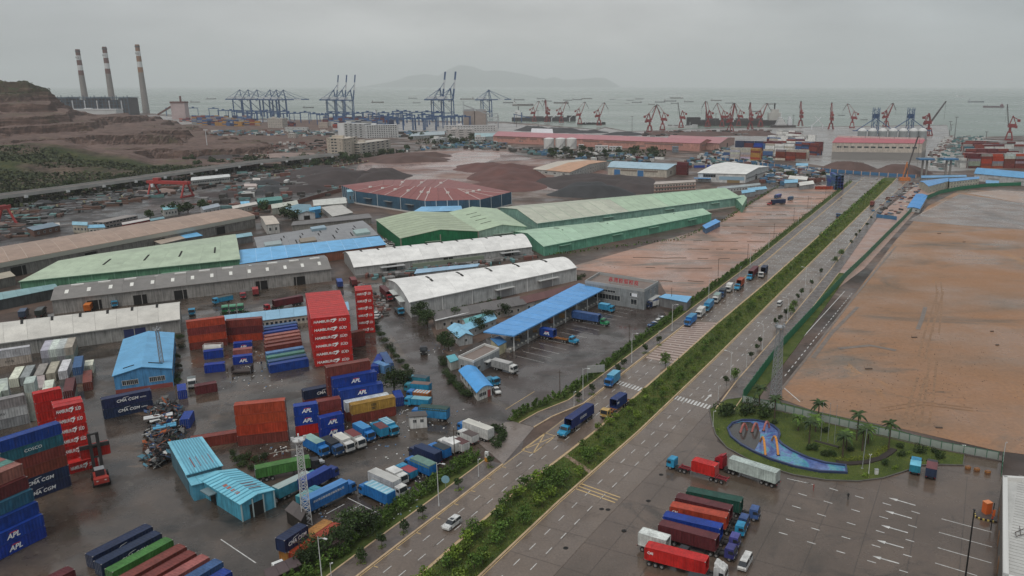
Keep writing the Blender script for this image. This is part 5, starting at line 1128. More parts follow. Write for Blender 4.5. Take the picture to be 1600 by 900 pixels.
box_truck('dark blue trailer truck at the far left behind the warehouse', ((33,503),(43,488)), 8, BK, (.05,.07,.11), (.10,.13,.19), 3.2)
box_truck('dark grey trailer truck at the far left beside the dark blue one', ((58,500),(71,486)), 8, BK, (.04,.05,.045), (.10,.11,.11), 3.)
car('nearer white car left of the lower white warehouse', ((588,499),(594,495)), WH); car('farther white car left of the lower white warehouse', ((586,494.5),(591,491)), WH)
semi('maroon container trailer parked against the lower white warehouse', ((596,458),(612,473)), RD, 'flat', 'maroon', 40, None, 'maroon container beside the end wall of the lower white warehouse', Lt=14.5)
box_truck('blue flatbed truck below the maroon trailer by the white warehouse', ((617,483),(631,496)), 8, BL2, (.06,.07,.07), None, 1.6)
box_truck('blue truck left of the upper white warehouse, standing end-on', ((534,455),(528,441)), 9, DB, (.03,.06,.22), (.05,.10,.32), 3.3)
box_truck('dark red truck beside the end-on blue one', ((557,452),(548,438)), 9, RD, (.16,.04,.04), (.2,.06,.06), 3.2)
thing_v = box_truck('grey open-backed truck behind the dark red short container', ((300,598),(301,609)), 6, WH, (.16,.17,.17), (.18,.2,.2), 2.2)
t_ = box_truck('small dark tricycle cart standing in the wet side street', ((663,549),(662,556)), 3.4, BK, BK, None, 1.5)
semi('green tractor with a blue container at the inspection dock', ((893,500),(952,510)), GN, 'nose', 'steel blue', 40, None, 'blue container on the green tractor in the inspection yard')
semi('light blue tractor on an orange trailer in the inspection yard', ((841,527),(906,539)), BL2, 'nose', 'blue', 20, 'APL', 'lettered blue short container at the tail of the orange trailer', rail=(.30,.12,.03), cend=.1, Lt=16)
box_truck('blue container body parked before the grey inspection office', ((936,485),(960,489)), 6.6, BL2, (.04,.26,.46), (.10,.36,.55), 3.2)
box_truck('long silver truck with a white cab by the grey guardhouse', ((769,575),(808,585)), 9.5, WH, (.34,.34,.33), (.45,.44,.42), 3.3)
box_truck('small blue truck beside the curved-roof gatehouse', ((762,597),(777,605)), 5.6, BL2, (.04,.2,.33), None, 1.8)
car('white car beside the curved-roof gatehouse', ((771,607),(781,619)), WH)
box_truck('navy and white truck at the side of the inspection office', ((1028,478),(1010,483)), 6, NV, WH, NV, 3.0)
for i, (u, v, c, n_) in enumerate(((1020,510,DB,'dark blue'),(1027,505.5,WH,'white'),(1034,501,(.6,.6,.6),'pale grey'))): car(n_+' car in the short row beside the hedge', ((u+7,v-2.5),(u-7,v+1)), c)
semi('light blue tractor hauling a lettered navy container towards the junction', ((926,649),(873,688)), BL2, 'nose', 'deep blue', 40, 'COSCO', 'navy container with white letters, moving on the road', side=1, z0=.12)
semi('yellow tractor with a navy container at the rear of its trailer', ((985,626),(938,660)), YL, 'flat', 'deep blue', 20, 'CAI', 'navy short container on the yellow tractor trailer', rail=(.30,.12,.04), cend=2.2, Lt=14, side=1, z0=.12)
box_truck('sky blue box truck at the zebra crossing', ((965,594),(948,608)), 7.2, BL, (.06,.30,.50), (.15,.42,.58), 3.5)
Q = [(1087,500,1070,514,8.5,BL,BL,(.08,.27,.45),'leading blue truck of the queue on the striped pad'), (1103,486,1085,503,7,WH,WH,(.66,.64,.6),'white box truck behind the leading blue one in the queue'), (1116,474,1097,494,9.5,BL2,(.04,.21,.42),(.07,.25,.40),'large blue box truck third in the queue'), (1126,465,1113,479,7,WH,(.4,.42,.4),(.24,.33,.30),'white truck with a green-grey load in the queue'), (1133,459,1123,470,6.5,DB,(.04,.05,.06),(.05,.06,.07),'dark open truck in the queue'), (1144,450,1134,461,6.5,WH,WH,(.68,.67,.63),'second white box truck of the queue')]
for u0,v0,u1,v1,Lt,cb_,bx_,rf_,lb in Q: box_truck(lb, ((u0,v0),(u1,v1)), Lt, cb_, bx_, rf_, 3.4)
semi('blue tractor with a red short container in the queue', ((1166,440),(1143,462)), BL2, 'nose', 'orange', 20, None, 'red short container in the queue, the nearer of two', Lt=11, side=1, z0=.12)
semi('blue tractor with a long maroon container in the queue', ((1187,422),(1163,446)), BL2, 'nose', 'maroon', 40, None, 'maroon container at the far end of the queue', side=1, z0=.12)
semi('white tractor with a navy container on a brown trailer at the end of the queue', ((1201,421),(1183,441)), WH, 'flat', 'navy', 20, None, 'navy short container at the far end of the queue', rail=(.2,.08,.04), cend=.5, Lt=13, side=1, z0=.12)
car('white off-road car with a black sunroof on the near road', ((717,815),(696,831)), (.70,.70,.68), 'suv', z=.12)
ubox('sunroof', m_glass, bpy.data.objects[[o.name for o in bpy.data.objects if o.get('label','').startswith('white off-road')][0]], (.0,0,1.75), (.7,.9,.012))
car('white van driving away on the south carriageway', ((1214,482),(1222,473)), WH, 'van', z=.12)
box_truck('blue tractor cab driving alone on the far north carriageway', ((1314,335),(1305,343)), 6, DB, (.05,.12,.2), None, 2.0)
semi('red truck with a dark load on the far south carriageway', ((1357,329),(1368,315)), (.3,.05,.04), 'flat', 'brown', 20, None, 'brown short container on the far south carriageway truck', Lt=12, side=1, z0=.12)
car('white car nearer the far junction', ((1360,289),(1365,284)), WH, z=.12); car('white car at the far junction', ((1368,282),(1372,278)), WH, z=.12); car('white bus-like van crossing the far junction', ((1398,275),(1409,275)), WH, 'van', z=.12)
car('white van nearest the blue fence at the junction', ((1343,272),(1352,271)), WH, 'van', z=.12)
semi('sky blue tractor with a red short container on a red trailer', ((1140,757),(1042,729)), BL2, 'flat', 'red', 20, 'CAI', 'red short container on the red trailer beside the pond lawn', rail=(.25,.03,.04), cend=2.6, Lt=15.5, side=-1)
semi('dark red tractor with a long white reefer container by the pond', ((1222,764),(1114,729)), RD, 'tall', 'pale grey', 40, None, 'long white reefer container parked beside the pond lawn', crate=(.5,.26,.05))
K = [((1076,790),(1181,812),(.06,.12,.30),'flat','dark green',40,None,'dark blue tractor with the net-topped green container','green net-topped container, farthest of the parked row'),
  ((1058,800),(1166,826),(.05,.10,.26),'flat','maroon',40,None,'navy tractor with the brown container','red-brown container between the green and orange ones'),
  ((1050,814),(1160,838),BL2,'flat','orange',40,'CAI','light blue tractor with the orange container','orange lettered container in the parked row'),
  ((1036,829),(1155,857),(.08,.08,.30),'flat','blue',40,None,'violet tractor with the bright blue container','bright blue container in the parked row'),
  ((1031,843),(1147,875),(.05,.05,.20),'flat','maroon',40,None,'dark violet tractor with the maroon container','maroon container next to the bright blue one'),
  ((1016,880),(1126,909),WH,'tall','red',40,'CAI','white tractor with a fairing and the red container','red lettered container nearest the camera in the parked row')]
for (r_, f_, cb_, kd, cc, L_, tx, lb, cb2) in K: semi(lb, (r_, f_), cb_, kd, cc, L_, tx, cb2)
semi('trailer with the white short container behind the parked row', ((1007,858),(1066,876)), BK, 'flat', 'white', 20, None, 'white short container with red lettering in the parked row', Lt=10.5)
box_truck('blue tarpaulin truck cut by the bottom edge beside the white tractor', ((1085,925),(1140,938)), 9, WH, BL, None, 3.1, tarp=(.035,.04,.045))
car('white minivan parked right of the row of tractors', ((1171,872),(1157,897)), WH, 'van')
box_truck('small sky blue truck with a pale roof parked by the lawn', ((1428,746),(1431,728)), 5.2, BL2, (.03,.26,.36), (.16,.48,.62), 2.7)
box_truck('truck with a dark red roof parked by the lawn', ((1453,753),(1456,732)), 6.2, BK, (.03,.05,.10), (.17,.06,.065), 3.0)
semi('red tractor with a dark container in the far parking yard', ((1228,319),(1198,321)), (.4,.05,.05), 'nose', 'navy', 40, None, 'dark container with white squares in the far parking yard', Lt=16)
box_truck('blue van truck right of the dark container in the far parking yard', ((1239,312),(1231,314)), 6, DB, (.05,.12,.2), None, 3)
box_truck('violet-blue truck behind the dark container in the far parking yard', ((1224,307),(1206,312)), 10, DB, (.05,.07,.25), (.16,.2,.42), 3)
def leafmat(name, c1, c2):
 m = bpy.data.materials.new(name); m.use_nodes = True; n = m.node_tree.nodes; l = m.node_tree.links; b = n['Principled BSDF']
 b.inputs['Roughness'].default_value = .6; b.inputs['Specular IOR Level'].default_value = .25
 g = n.new('ShaderNodeNewGeometry'); oi = n.new('ShaderNodeObjectInfo'); r = n.new('ShaderNodeValToRGB'); el = r.color_ramp.elements
 el[0].color = (*c1,1); el[1].color = (*c2,1); l.new(g.outputs['Random Per Island'], r.inputs[0])
 mr = n.new('ShaderNodeMapRange'); mr.inputs[3].default_value = .7; mr.inputs[4].default_value = 1.3; l.new(oi.outputs['Random'], mr.inputs[0])
 vs = n.new('ShaderNodeVectorMath'); vs.operation = 'SCALE'; l.new(r.outputs[0], vs.inputs[0]); l.new(mr.outputs[0], vs.inputs['Scale']); l.new(vs.outputs[0], b.inputs['Base Color'])
 return m
lf_dark = leafmat('dark_leaves', (.012,.026,.008), (.045,.075,.018)); lf_mid = leafmat('mid_leaves', (.026,.058,.010), (.095,.16,.024)); lf_lite = leafmat('light_leaves', (.06,.105,.012), (.17,.235,.03)); lf_dry = leafmat('scrub_leaves', (.011,.018,.007), (.065,.075,.026))
m_bark = mat('bark', (.085,.06,.042), .9, .35, 2.)
def leaf(mb, c, s, rng, up=.3):
 a = Vector((rng.gauss(0,1),rng.gauss(0,1),rng.gauss(0,1))).normalized(); n = Vector((rng.gauss(0,1),rng.gauss(0,1),rng.gauss(0,1)+up)).normalized(); b = n.cross(a).normalized(); a = b.cross(n)
 w = s*rng.uniform(.5,1.1); h = s*rng.uniform(.35,.7)
 mb.poly([c-a*w, c-b*h+a*w*.1, c+a*w, c+b*h-a*w*.1])
def crown_mesh(seed, n, rx, rz, s, zc, m, blobs=9, cone=0.):
 rng = random.Random(seed); mb = MB(); bl = []
 for i in range(blobs):
  t = rng.uniform(0,2*math.pi); q = rng.uniform(.25,.8); z = rng.uniform(-.7,.75)
  k = (1-cone*(z+.7)/1.5); bl.append((Vector((math.cos(t)*q*rx*k, math.sin(t)*q*rx*k, zc+z*rz)), rng.uniform(.35,.6)*k+.05))
 bl.append((Vector((0,0,zc)), .75))
 for i in range(n):
  c, r = rng.choice(bl); d = Vector((rng.gauss(0,1),rng.gauss(0,1),rng.gauss(0,.8))).normalized()*rng.uniform(.55,1.05)**.5
  p = c+Vector((d.x*r*rx, d.y*r*rx, d.z*r*rz)); p.z = max(.02, p.z); leaf(mb, p, s, rng)
 return mb.mesh('crown', m)
def trunk_mesh(h, r, limbs=4, seed=1, sp=.6):
 rng = random.Random(seed); mb = MB(); mb.tube((0,0,0),(0,0,h*.55), r, r*.75, 7); mb.tube((0,0,h*.55),(rng.uniform(-.1,.1),0,h), r*.75, r*.3, 6)
 for i in range(limbs):
  t = i*2.4+rng.uniform(0,1); z = h*rng.uniform(.5,.75); mb.tube((0,0,z),(math.cos(t)*sp*h*.5,math.sin(t)*sp*h*.5,z+h*.4), r*.5, r*.15, 5)
 return mb.mesh('trunk', m_bark)
TREES = {
 'big': [(trunk_mesh(4.5,.28,5,i), crown_mesh(i+20,1500,4.2,2.9,.42,5.2,lf_dark,13)) for i in range(3)],
 'mid': [(trunk_mesh(2.6,.14,4,i), crown_mesh(i+40,620,2.1,1.7,.30,3.1,lf_mid,9)) for i in range(3)],
 'small': [(trunk_mesh(2.0,.07,3,i), crown_mesh(i+60,330,1.0,1.0,.25,2.4,lf_dark,7)) for i in range(4)],
 'young': [(trunk_mesh(1.8,.05,3,i,.8), crown_mesh(i+80,260,1.25,1.05,.26,1.9,lf_mid,7)) for i in range(4)],
 'lite': [(trunk_mesh(1.6,.06,3,i,.8), crown_mesh(i+90,260,1.3,.9,.28,1.8,lf_lite,7)) for i in range(3)],
 'far': [(trunk_mesh(4.0,.3,3,i), crown_mesh(i+100,420,4.0,3.2,.85,4.6,lf_dark,9)) for i in range(4)],
}
SHRUB = {'cone': [crown_mesh(i+120,170,.85,1.15,.22,1.15,lf_mid,7,.6) for i in range(4)], 'round': [crown_mesh(i+140,520,1.5,1.1,.22,1.05,lf_dark,9) for i in range(2)], 'low': [crown_mesh(i+150,130,.8,.5,.18,.5,lf_mid,5) for i in range(3)], 'yel': [crown_mesh(i+160,120,.7,.45,.16,.45,lf_lite,5) for i in range(2)], 'tuft': [crown_mesh(i+170,60,.75,.2,.16,.18,lf_lite,4) for i in range(2)]}
def tree(kind, p, label, sc=1., group=None, name='tree', z=.15):
 t = thing(name, label, 'tree', (p[0],p[1],z), R.uniform(0,6.28), group); t.scale = (sc*R.uniform(.93,1.07),)*3
 tr, cr = R.choice(TREES[kind]); obj('trunk', tr, t); obj('crown', cr, t); return t
def shrub(kind, p, label, sc=1., group=None, z=.15, name='shrub'):
 o = tag(obj(name, R.choice(SHRUB[kind]), None, (p[0],p[1],z), R.uniform(0,6.28), None, sc*R.uniform(.85,1.15)), label, 'shrub', group); return o
n_ = 0
for ln, lab, grp in ((offset(LKb,-7.4), 'conical green shrub of the roadside hedge by the inspection yard', 'hedge shrubs along the inspection yard'), (offset(LKa,-7.6), 'green shrub of the roadside hedge by the truck park', 'hedge shrubs along the truck park')):
 far = MB(); rng = random.Random(5)
 for p, d in polyline(ln, 1.75):
  if p.y < 100: continue
  if p.y < 400:
   nr = Vector((d.y,-d.x)); shrub('cone', p+nr*R.uniform(-.5,.5), lab, 1.38, grp)
   if 'truck' in lab: shrub('cone', p-nr*1.9+d*.8, lab, 1.25, grp)
  else:
   for i in range(int(26-p.y/40)): leaf(far, Vector((p.x+rng.uniform(-1.6,1.6), p.y+rng.uniform(-.9,.9), rng.uniform(.1,2.2))), .45, rng)
 if far.v: tag(obj('far_hedge', far.mesh('far_hedge', lf_mid)), kind='stuff')
gb = MB(); ub = MB(); rng = random.Random(11); gr = MB()
cen = [(Vector(a[:2])+Vector(b[:2]))/2 for a, b in zip([p for p, d in polyline(MLp, 4.)], [P0[0] for P0 in polyline(MRp, 4.)])]
def inmed(y):
 def xa(pl):
  for a, b in zip(pl, pl[1:]):
   if a.y <= y <= b.y: return a.x+(b.x-a.x)*(y-a.y)/(b.y-a.y)
 return xa(MLp), xa(MRp)
y = 112.
while y < 760:
 x0, x1 = inmed(y) if inmed(y)[0] is not None and inmed(y)[1] is not None else (None, None)
 if x0 is not None:
  k = max(1.0, y/200)
  for i in range(int(52/k)):
   p = Vector((rng.uniform(x0+.4,x1-.4), y+rng.uniform(-.5,.5)*k, .16)); s = rng.uniform(.25,.5)*k**.5; a = rng.uniform(0,6.28); w = Vector((math.cos(a),math.sin(a),0))*.09*k; t = Vector((rng.uniform(-.2,.2),rng.uniform(-.2,.2),s))
   gr.poly([p-w, p+w, p+t])
  for i in range(int(9/k)):
   if rng.random() < .75:
    c = Vector((rng.uniform(x0+.8,x1-.8), y, 0)); h_ = rng.uniform(.3,1.0)*(1.3 if NZ.noise(Vector((c.x*.06,c.y*.06,0))) > 0 else .55)
    for j in range(5): leaf(ub, c+Vector((rng.uniform(-.5,.5),rng.uniform(-.5,.5),.2+h_*rng.random())), .24*k**.5, rng)
 y += .8*max(1.0, y/200)
tag(obj('median_grass', gr.mesh('median_grass', leafmat('grass_blades', (.08,.11,.014), (.23,.26,.05)))), kind='stuff')
tag(obj('median_undergrowth', ub.mesh('median_undergrowth', lf_mid)), kind='stuff')
y = 114.; n_ = 0
while y < 470:
 x0, x1 = inmed(y)
 if x0 is not None and x1 is not None:
  dens = 2 if y < 240 else 1
  if not 172 < y < 178:
   for i in range(dens):
    x = x0+(x1-x0)*((i+.5)/dens+rng.uniform(-.13,.13)); kd = 'lite' if rng.random() < .42 else 'young'
    tree(kd, (x, y+rng.uniform(-1,1)), 'pale young tree planted in the grass median' if kd == 'lite' else 'leafy young tree planted in the grass median', (1.2 if y < 172 else .85)*rng.uniform(.75,1.2), 'pale young trees of the median' if kd == 'lite' else 'leafy young trees of the median', 'young_tree', .16)
 y += 2.9 if y < 172 else 4.4
far = MB()
for p, d in polyline(MLp, 2.2):
 if 470 < p.y < 770:
  for j in range(9): leaf(far, Vector((p.x+1+abs(rng.gauss(0,2.)), p.y+rng.uniform(-1,1), rng.uniform(.3,2.6))), .8, rng)
tag(obj('far_median_shrubs', far.mesh('far_median_shrubs', lf_mid)), kind='stuff')
tree('mid', P(738,842), 'bushy tree on the left edge of the median near the white off-road car', .85)
tree('mid', P(920,725), 'round bushy tree in the median beside the trodden gap', .95); tree('mid', P(862,760), 'broad pale-topped tree on the median left of the gap', 1.0); tree('mid', P(1040,572), 'bushy tree in the median at the striped pad', .9)
mb = MB(); pts = px((880,713),(886,711),(926,737),(921,741)); mb.poly([(p.x,p.y,.19) for p in pts]); tag(obj('trodden_path', mb.mesh('trodden_path', mat('trodden_earth', (.26,.18,.13), .8, .3, .5))), kind='structure')
for i, uv in enumerate(((767,731),(717,767),(661,810),(631,835),(597,857),(564,882),(905,628),(965,585),(975,577),(1008,553),(925,617),(1030,540))):
 p = P(*uv); tree('small', p, 'slim sapling in a grass patch on the left pavement', .95, 'saplings on the left pavement', 'sapling', .2); shrub('tuft', p, 'grass patch round a pavement sapling', 1.3, 'grass patches on the left pavement', .2, 'grass_tuft')
for i, uv in enumerate(((1135,604),(1174,563),(1183,551),(1188,541),(1212,511),(1219,505),(1227,497),(1246,470),(1252,462),(1268,448),(1282,430),(1330,384),(1337,373),(1342,367),(1355,356),(1361,345))):
 tree('small', P(*uv), 'small tree on the right pavement beside the south carriageway', .95, 'small trees on the right pavement', 'street_tree', .2)
for i, (uv, lb) in enumerate((((1147,594),'round tree beside a lamp on the right pavement near the zebra crossing'), ((1235,492),'rounded tree on the right pavement opposite the white van'), ((1240,483),'second rounded tree beyond the white van'), ((1304,412),'round dark tree on the right pavement beside the hoarding bend'), ((1314,401),'larger round tree just beyond the dark one'))): tree('mid', P(*uv), lb, .8)
for uv, lb, sc in (((655,500),'large dark tree by the end of the lower white warehouse',.85), ((668,512),'dark tree standing nearest the wet side street',.8), ((690,505),'dark tree against the row house eave',.6), ((712,505),'dark tree in front of the white cottage',.7), ((701,548),'dark tree behind the kiosk by the street',.75), ((748,520),'dark tree between the cottages and the canopy',.7), ((765,508),'dark tree beside the long blue cottage wing',.65), ((787,495),'dark tree behind the big canopy',.65), ((690,540),'pale green tree beside the street kiosk',.55),
 ((616,612),'large dark tree at the side of the truck park',.85), ((631,604),'tree at the kerb of the side street',.6), ((552,842),'dense tree by the road beside the red-brown container',.8), ((575,838),'second dense tree by the road near the pavement corner',.7), ((528,862),'bushy tree behind the near street lamp',.6), ((500,876),'bushy tree at the bottom edge below the long container',.65), ((478,888),'low bushy tree at the bottom edge by the pole',.5), ((700,478),'bush tree by the white warehouse wall',.4)):
 tree('big', P(*uv), lb, sc)
for i, uv in enumerate(((585,508),(590,517),(596,526),(602,536),(608,545),(614,552),(620,560),(626,568),(634,578),(640,584))): shrub('round', P(*uv), 'dark shrub along the verge of the side street', .95, 'verge shrubs of the side street')
for i, uv in enumerate(((697,585),(702,590),(706,595),(710,600),(714,605),(718,609),(722,614),(727,618),(732,620),(705,600),(693,572),(690,565))): shrub('round', P(*uv), 'light green shrub in the bed by the gatehouse', .9, 'bed shrubs by the gatehouse')
for i, uv in enumerate(((785,682),(783,690),(775,697),(770,676),(779,676))): shrub('round', P(*uv), 'dark shrub at the rounded end of the truck park hedge', 1.0, 'shrubs at the hedge end')
for i, uv in enumerate(((372,722),(385,718),(398,722),(408,730),(380,730),(395,735),(412,718),(365,712))): shrub('round', P(*uv), 'weedy bush behind the corrugated workshops', .8, 'weedy bushes behind the workshops')
for i, uv in enumerate(((705,490),(716,487),(727,484),(738,482),(752,479),(765,475),(780,470),(700,494))): shrub('round', P(*uv), 'leafy bush along the white warehouse wall', .85, 'bushes along the warehouse wall')
for i, uv in enumerate(((278,560),(280,575),(279,590),(283,545),(276,600),(281,530),(267,650),(262,660),(270,692),(385,492),(350,494),(430,483),(440,482),(905,437),(911,433))): shrub('round', P(*uv), 'scrubby bush in the container yard', .9, 'scrubby bushes in the yard')
def palm_mesh(h, seed):
 rng = random.Random(seed); t = MB(); t.tube((0,0,0),(0,0,h*.3), .24, .19, 8); t.tube((0,0,h*.3),(.1,0,h), .19, .13, 8); f = []
 for i in range(15):
  mb = MB(); a = i*2.399+rng.uniform(-.2,.2); el = rng.uniform(-.1,1.1); Ln = rng.uniform(2.3,3.1); prev = None
  for j in range(7):
   s = j/6; r = Ln*s*math.cos(el*(1-s*.5)); z = h+Ln*(math.sin(el)*s-.62*s*s*1.2); c = Vector((.1+math.cos(a)*r, math.sin(a)*r, z)); w = .48*math.sin(math.pi*(.12+.85*s)); sd = Vector((-math.sin(a),math.cos(a),0))*w
   cur = (c-sd-Vector((0,0,w*.5)), c, c+sd-Vector((0,0,w*.5)))
   if prev: mb.poly([prev[0],prev[1],cur[1],cur[0]]); mb.poly([prev[1],prev[2],cur[2],cur[1]])
   prev = cur
  f.append(mb.mesh('frond', lf_dark if seed % 2 == 0 else lf_mid))
 return t.mesh('trunk', m_bark), f
PALM = [palm_mesh(6.0, 0), palm_mesh(4.2, 1), palm_mesh(7.4, 2)]
for k, (uv, pk, lb) in enumerate((((1186,637),0,'palm at the corner of the hoarding and the garden fence'), ((1210,655),0,'palm behind the big round bushes of the garden'), ((1247,674),1,'short palm left of the palm cluster'), ((1274,676),1,'short palm at the back of the palm cluster'), ((1264,694),0,'pale palm in front of the palm cluster'), ((1278,662),0,'palm against the fence behind the cluster'), ((1316,716),0,'palm left of the curved flower bed'), ((1322,702),1,'short palm behind the flower bed'), ((1338,689),2,'tallest palm in the garden by the fence'), ((1347,706),0,'palm in the middle of the flower bed'), ((1356,694),1,'small yellowish palm beside the tallest one'), ((1388,705),2,'palm at the right end of the flower bed'))):
 t = thing('palm_tree', lb, 'palm', (*P(*uv)[:2], .2), R.uniform(0,6)); tr, fr = PALM[pk]; obj('trunk', tr, t)
 for f in fr: obj('frond', f, t)
for uv, kd, sc, lb in (((1134,650),'round',1.9,'large round bush at the tip of the garden'), ((1169,648),'round',1.8,'second large round bush in the garden'), ((1196,652),'round',1.9,'third large bush in the garden, beside the palm'), ((1210,664),'round',.7,'small dark bush at the edge of the pond'), ((1265,704),'round',.75,'left one of two low round bushes by the pond'), ((1272,704),'round',.75,'right one of two low round bushes by the pond'), ((1289,714),'round',.7,'clipped bush left of the flower bed'), ((1301,713),'round',.75,'clipped bush next to the flower bed'), ((1289,676),'round',.7,'dark bush by the flagpoles'),
 ((1406,701),'round',.7,'upper dark bush right of the flower bed'), ((1409,714),'round',.65,'lower dark bush right of the flower bed'), ((1438,708),'round',.9,'bush above the parked small trucks'), ((1468,716),'round',1.0,'bush near the end of the lawn'), ((1461,709),'round',.7,'small bush near the lawn end'), ((1382,727),'round',.8,'dark bush below the flower bed'), ((1397,733),'yel',1.2,'yellowish bush beside the kerb of the lawn'), ((1353,746),'yel',1.4,'yellow-green bush at the foot of the white lamp'), ((1328,706),'round',.7,'bush among the palms'), ((1122,674),'yel',1.0,'yellow-green tuft left of the pond'), ((1418,710),'yel',1.,'pale tuft in the right part of the lawn'), ((1450,703),'yel',.9,'pale tuft by the fence of the lawn')):
 shrub(kd, P(*uv), lb, sc, None, .2, 'bush')
ln = [P(*uv) for uv in ((1306,722),(1325,724),(1350,722),(1372,716),(1385,708),(1392,702))]
sb_ = MB(); ribbon(sb_, ln, 0, 1.6, .2, .5); t = tag(obj('flower_bed', sb_.mesh('flower_bed', mat('dark_bed_soil', (.035,.026,.022), .8, .3))), 'curved flower bed of dark soil edged with a yellow hedge', 'flower bed')
hb = MB(); rng = random.Random(3)
for p, d in polyline(offset(ln,-1.0), .35):
 for j in range(14): leaf(hb, Vector((p.x+rng.uniform(-.8,.8),p.y+rng.uniform(-.8,.8),.25+rng.random()*.8)), .2, rng)
obj('yellow_hedge', hb.mesh('yellow_hedge', leafmat('golden_leaves', (.10,.13,.012), (.24,.27,.03))), t)
lg = MB(); rng = random.Random(8)
def inpoly(p, poly):
 c = False; n = len(poly)
 for i in range(n):
  a, b = poly[i], poly[(i+1)%n]
  if (a.y > p.y) != (b.y > p.y) and p.x < (b.x-a.x)*(p.y-a.y)/(b.y-a.y)+a.x: c = not c
 return c
PONDP = px((1137,672),(1145,663),(1160,659),(1178,659),(1195,662),(1208,668),(1216,675),(1218,682),(1215,689),(1222,697),(1238,707),(1262,718),(1290,726),(1321,730),(1323,741),(1280,739),(1240,731),(1205,720),(1180,709),(1158,697),(1142,684))
xs = [p.x for p in GARD]; ys = [p.y for p in GARD]
for i in range(16000):
 p = Vector((rng.uniform(min(xs),max(xs)), rng.uniform(min(ys),max(ys)), .22))
 if inpoly(p, GARD) and not inpoly(p, PONDP):
  a = rng.uniform(0,6.28); w = Vector((math.cos(a),math.sin(a),0))*.06; lg.poly([p-w, p+w, p+Vector((rng.uniform(-.1,.1),rng.uniform(-.1,.1),rng.uniform(.08,.28)))])
tag(obj('lawn_grass', lg.mesh('lawn_grass', bpy.data.materials['grass_blades'])), kind='stuff')
pw = MB(); pw.poly([(p.x,p.y,.34) for p in PONDP]); pm = bpy.data.materials.new('pond_mosaic'); pm.use_nodes = True; n = pm.node_tree.nodes; l = pm.node_tree.links; b = n['Principled BSDF']; b.inputs['Roughness'].default_value = .12
co = n.new('ShaderNodeTexCoord'); nn = n.new('ShaderNodeTexNoise'); nn.inputs['Scale'].default_value = .12; nn.inputs['Detail'].default_value = 5; nn.inputs['Distortion'].default_value = 2.2; l.new(co.outputs['Object'], nn.inputs['Vector'])
r = n.new('ShaderNodeValToRGB'); l.new(nn.outputs[0], r.inputs[0]); el = r.color_ramp.elements; el[0].position = .38; el[0].color = (.07,.10,.26,1); el[1].position = .68; el[1].color = (.09,.28,.30,1); q = el.new(.5); q.color = (.11,.18,.38,1); q = el.new(.57); q.color = (.08,.26,.36,1)
vo = n.new('ShaderNodeTexVoronoi'); vo.inputs['Scale'].default_value = 2.2; l.new(co.outputs['Object'], vo.inputs['Vector']); mr = n.new('ShaderNodeMapRange'); mr.inputs[3].default_value = .75; mr.inputs[4].default_value = 1.2; l.new(vo.outputs['Color'], mr.inputs[0]); vs = n.new('ShaderNodeVectorMath'); vs.operation = 'SCALE'; l.new(r.outputs[0], vs.inputs[0]); l.new(mr.outputs[0], vs.inputs['Scale']); l.new(vs.outputs[0], b.inputs['Base Color'])
pond = thing('ornamental_pond', 'comma-shaped mosaic pond, blue tail and dark round head, on the lawn', 'pond', P(1200,695)); o_ = pond.location
obj('mosaic_floor', pw.mesh('mosaic_floor', pm, o_), pond)
HD = px((1138,673),(1146,664),(1160,661),(1172,661),(1182,668),(1188,678),(1187,690),(1182,700),(1178,707),(1158,696),(1143,684)); hw = MB(); hw.poly([(p.x,p.y,.36) for p in HD]); obj('dark_pool', hw.mesh('dark_pool', mat('dark_pool', (.055,.05,.045), .1, .2, .3), o_), pond)
rw = MB(); ribbon(rw, PONDP[7:]+PONDP[:8], -.3, .25, .2, .75); obj('pond_rim', rw.mesh('pond_rim', mat('pond_rim_tile', (.035,.05,.12), .3, .3, .8), o_), pond)
def arch_tube(name, p, q, hgt, r, m, par):
 mb = MB(); pr = None
 for i in range(13):
  t = i/12; c = p.lerp(q,t)+Vector((0,0,math.sin(math.pi*min(1,t*1.0))*hgt));
  if pr is not None: mb.tube(pr, c, r, n=8, cap=(i in (1,12)))
  pr = c
 return mb.mesh(name, m, par.location)
mo = mat('arch_orange', (.62,.26,.05), .35, .2, .8); mp_ = mat('arch_pink', (.42,.14,.12), .4, .25, .8)
for p, q, hh, m, lb in (((1157,676),(1167,672),2.2,mp_,'leftmost pink arch rising from the dark pool'), ((1175,675),(1185,671),2.2,mp_,'middle pink arch rising from the dark pool'), ((1193,673),(1202,668),2.2,mp_,'rightmost pink arch at the rim of the pond'), ((1196,711),(1188,690),2.8,mo,'left orange arch across the blue pond'), ((1216,711),(1206,688),2.8,mo,'right orange arch across the blue pond')):
 a = P(*p,.36); t = thing('water_arch', lb, 'sculpture', a); obj('arch', arch_tube('arch', a, P(*q,.36 if m is mp_ else .9), hh, .30, m, t), t); ubox('footing', m_dark, t, (0,0,-.02), (.8,.8,.12))
m_fp = mat('fence_panel', (.33,.37,.33), .6, .35, .4); m_fg = mat('fence_post_green', (.05,.15,.09), .5, .25); m_hg = mat('hoarding_green', (.012,.16,.08), .5, .3, .3)
def fence(name, label, pts, step, h, mp, mpost, pw=.16, z=.2, thick=.06, rail=True, post=True):
 t = thing(name, label, 'fence', (*pts[0][:2], 0)); pl = polyline(pts, step)
 for (p, d), (q, d2) in zip(pl, pl[1:]):
  c = (p+q)/2; Ln = (q-p).length; a = math.atan2((q-p).y,(q-p).x); ubox('panel', mp, t, (c.x-t.location.x, c.y-t.location.y, z+.1), (Ln-pw-.03, thick, h), a)
  if rail: ubox('rail', mpost, t, (c.x-t.location.x, c.y-t.location.y, z+h+.12), (Ln-pw-.03, .1, .1), a)
 if post:
  for p, d in pl: ubox('post', mpost, t, (p.x-t.location.x, p.y-t.location.y, z), (pw,pw,h+.45), math.atan2(d.y,d.x))
 return t
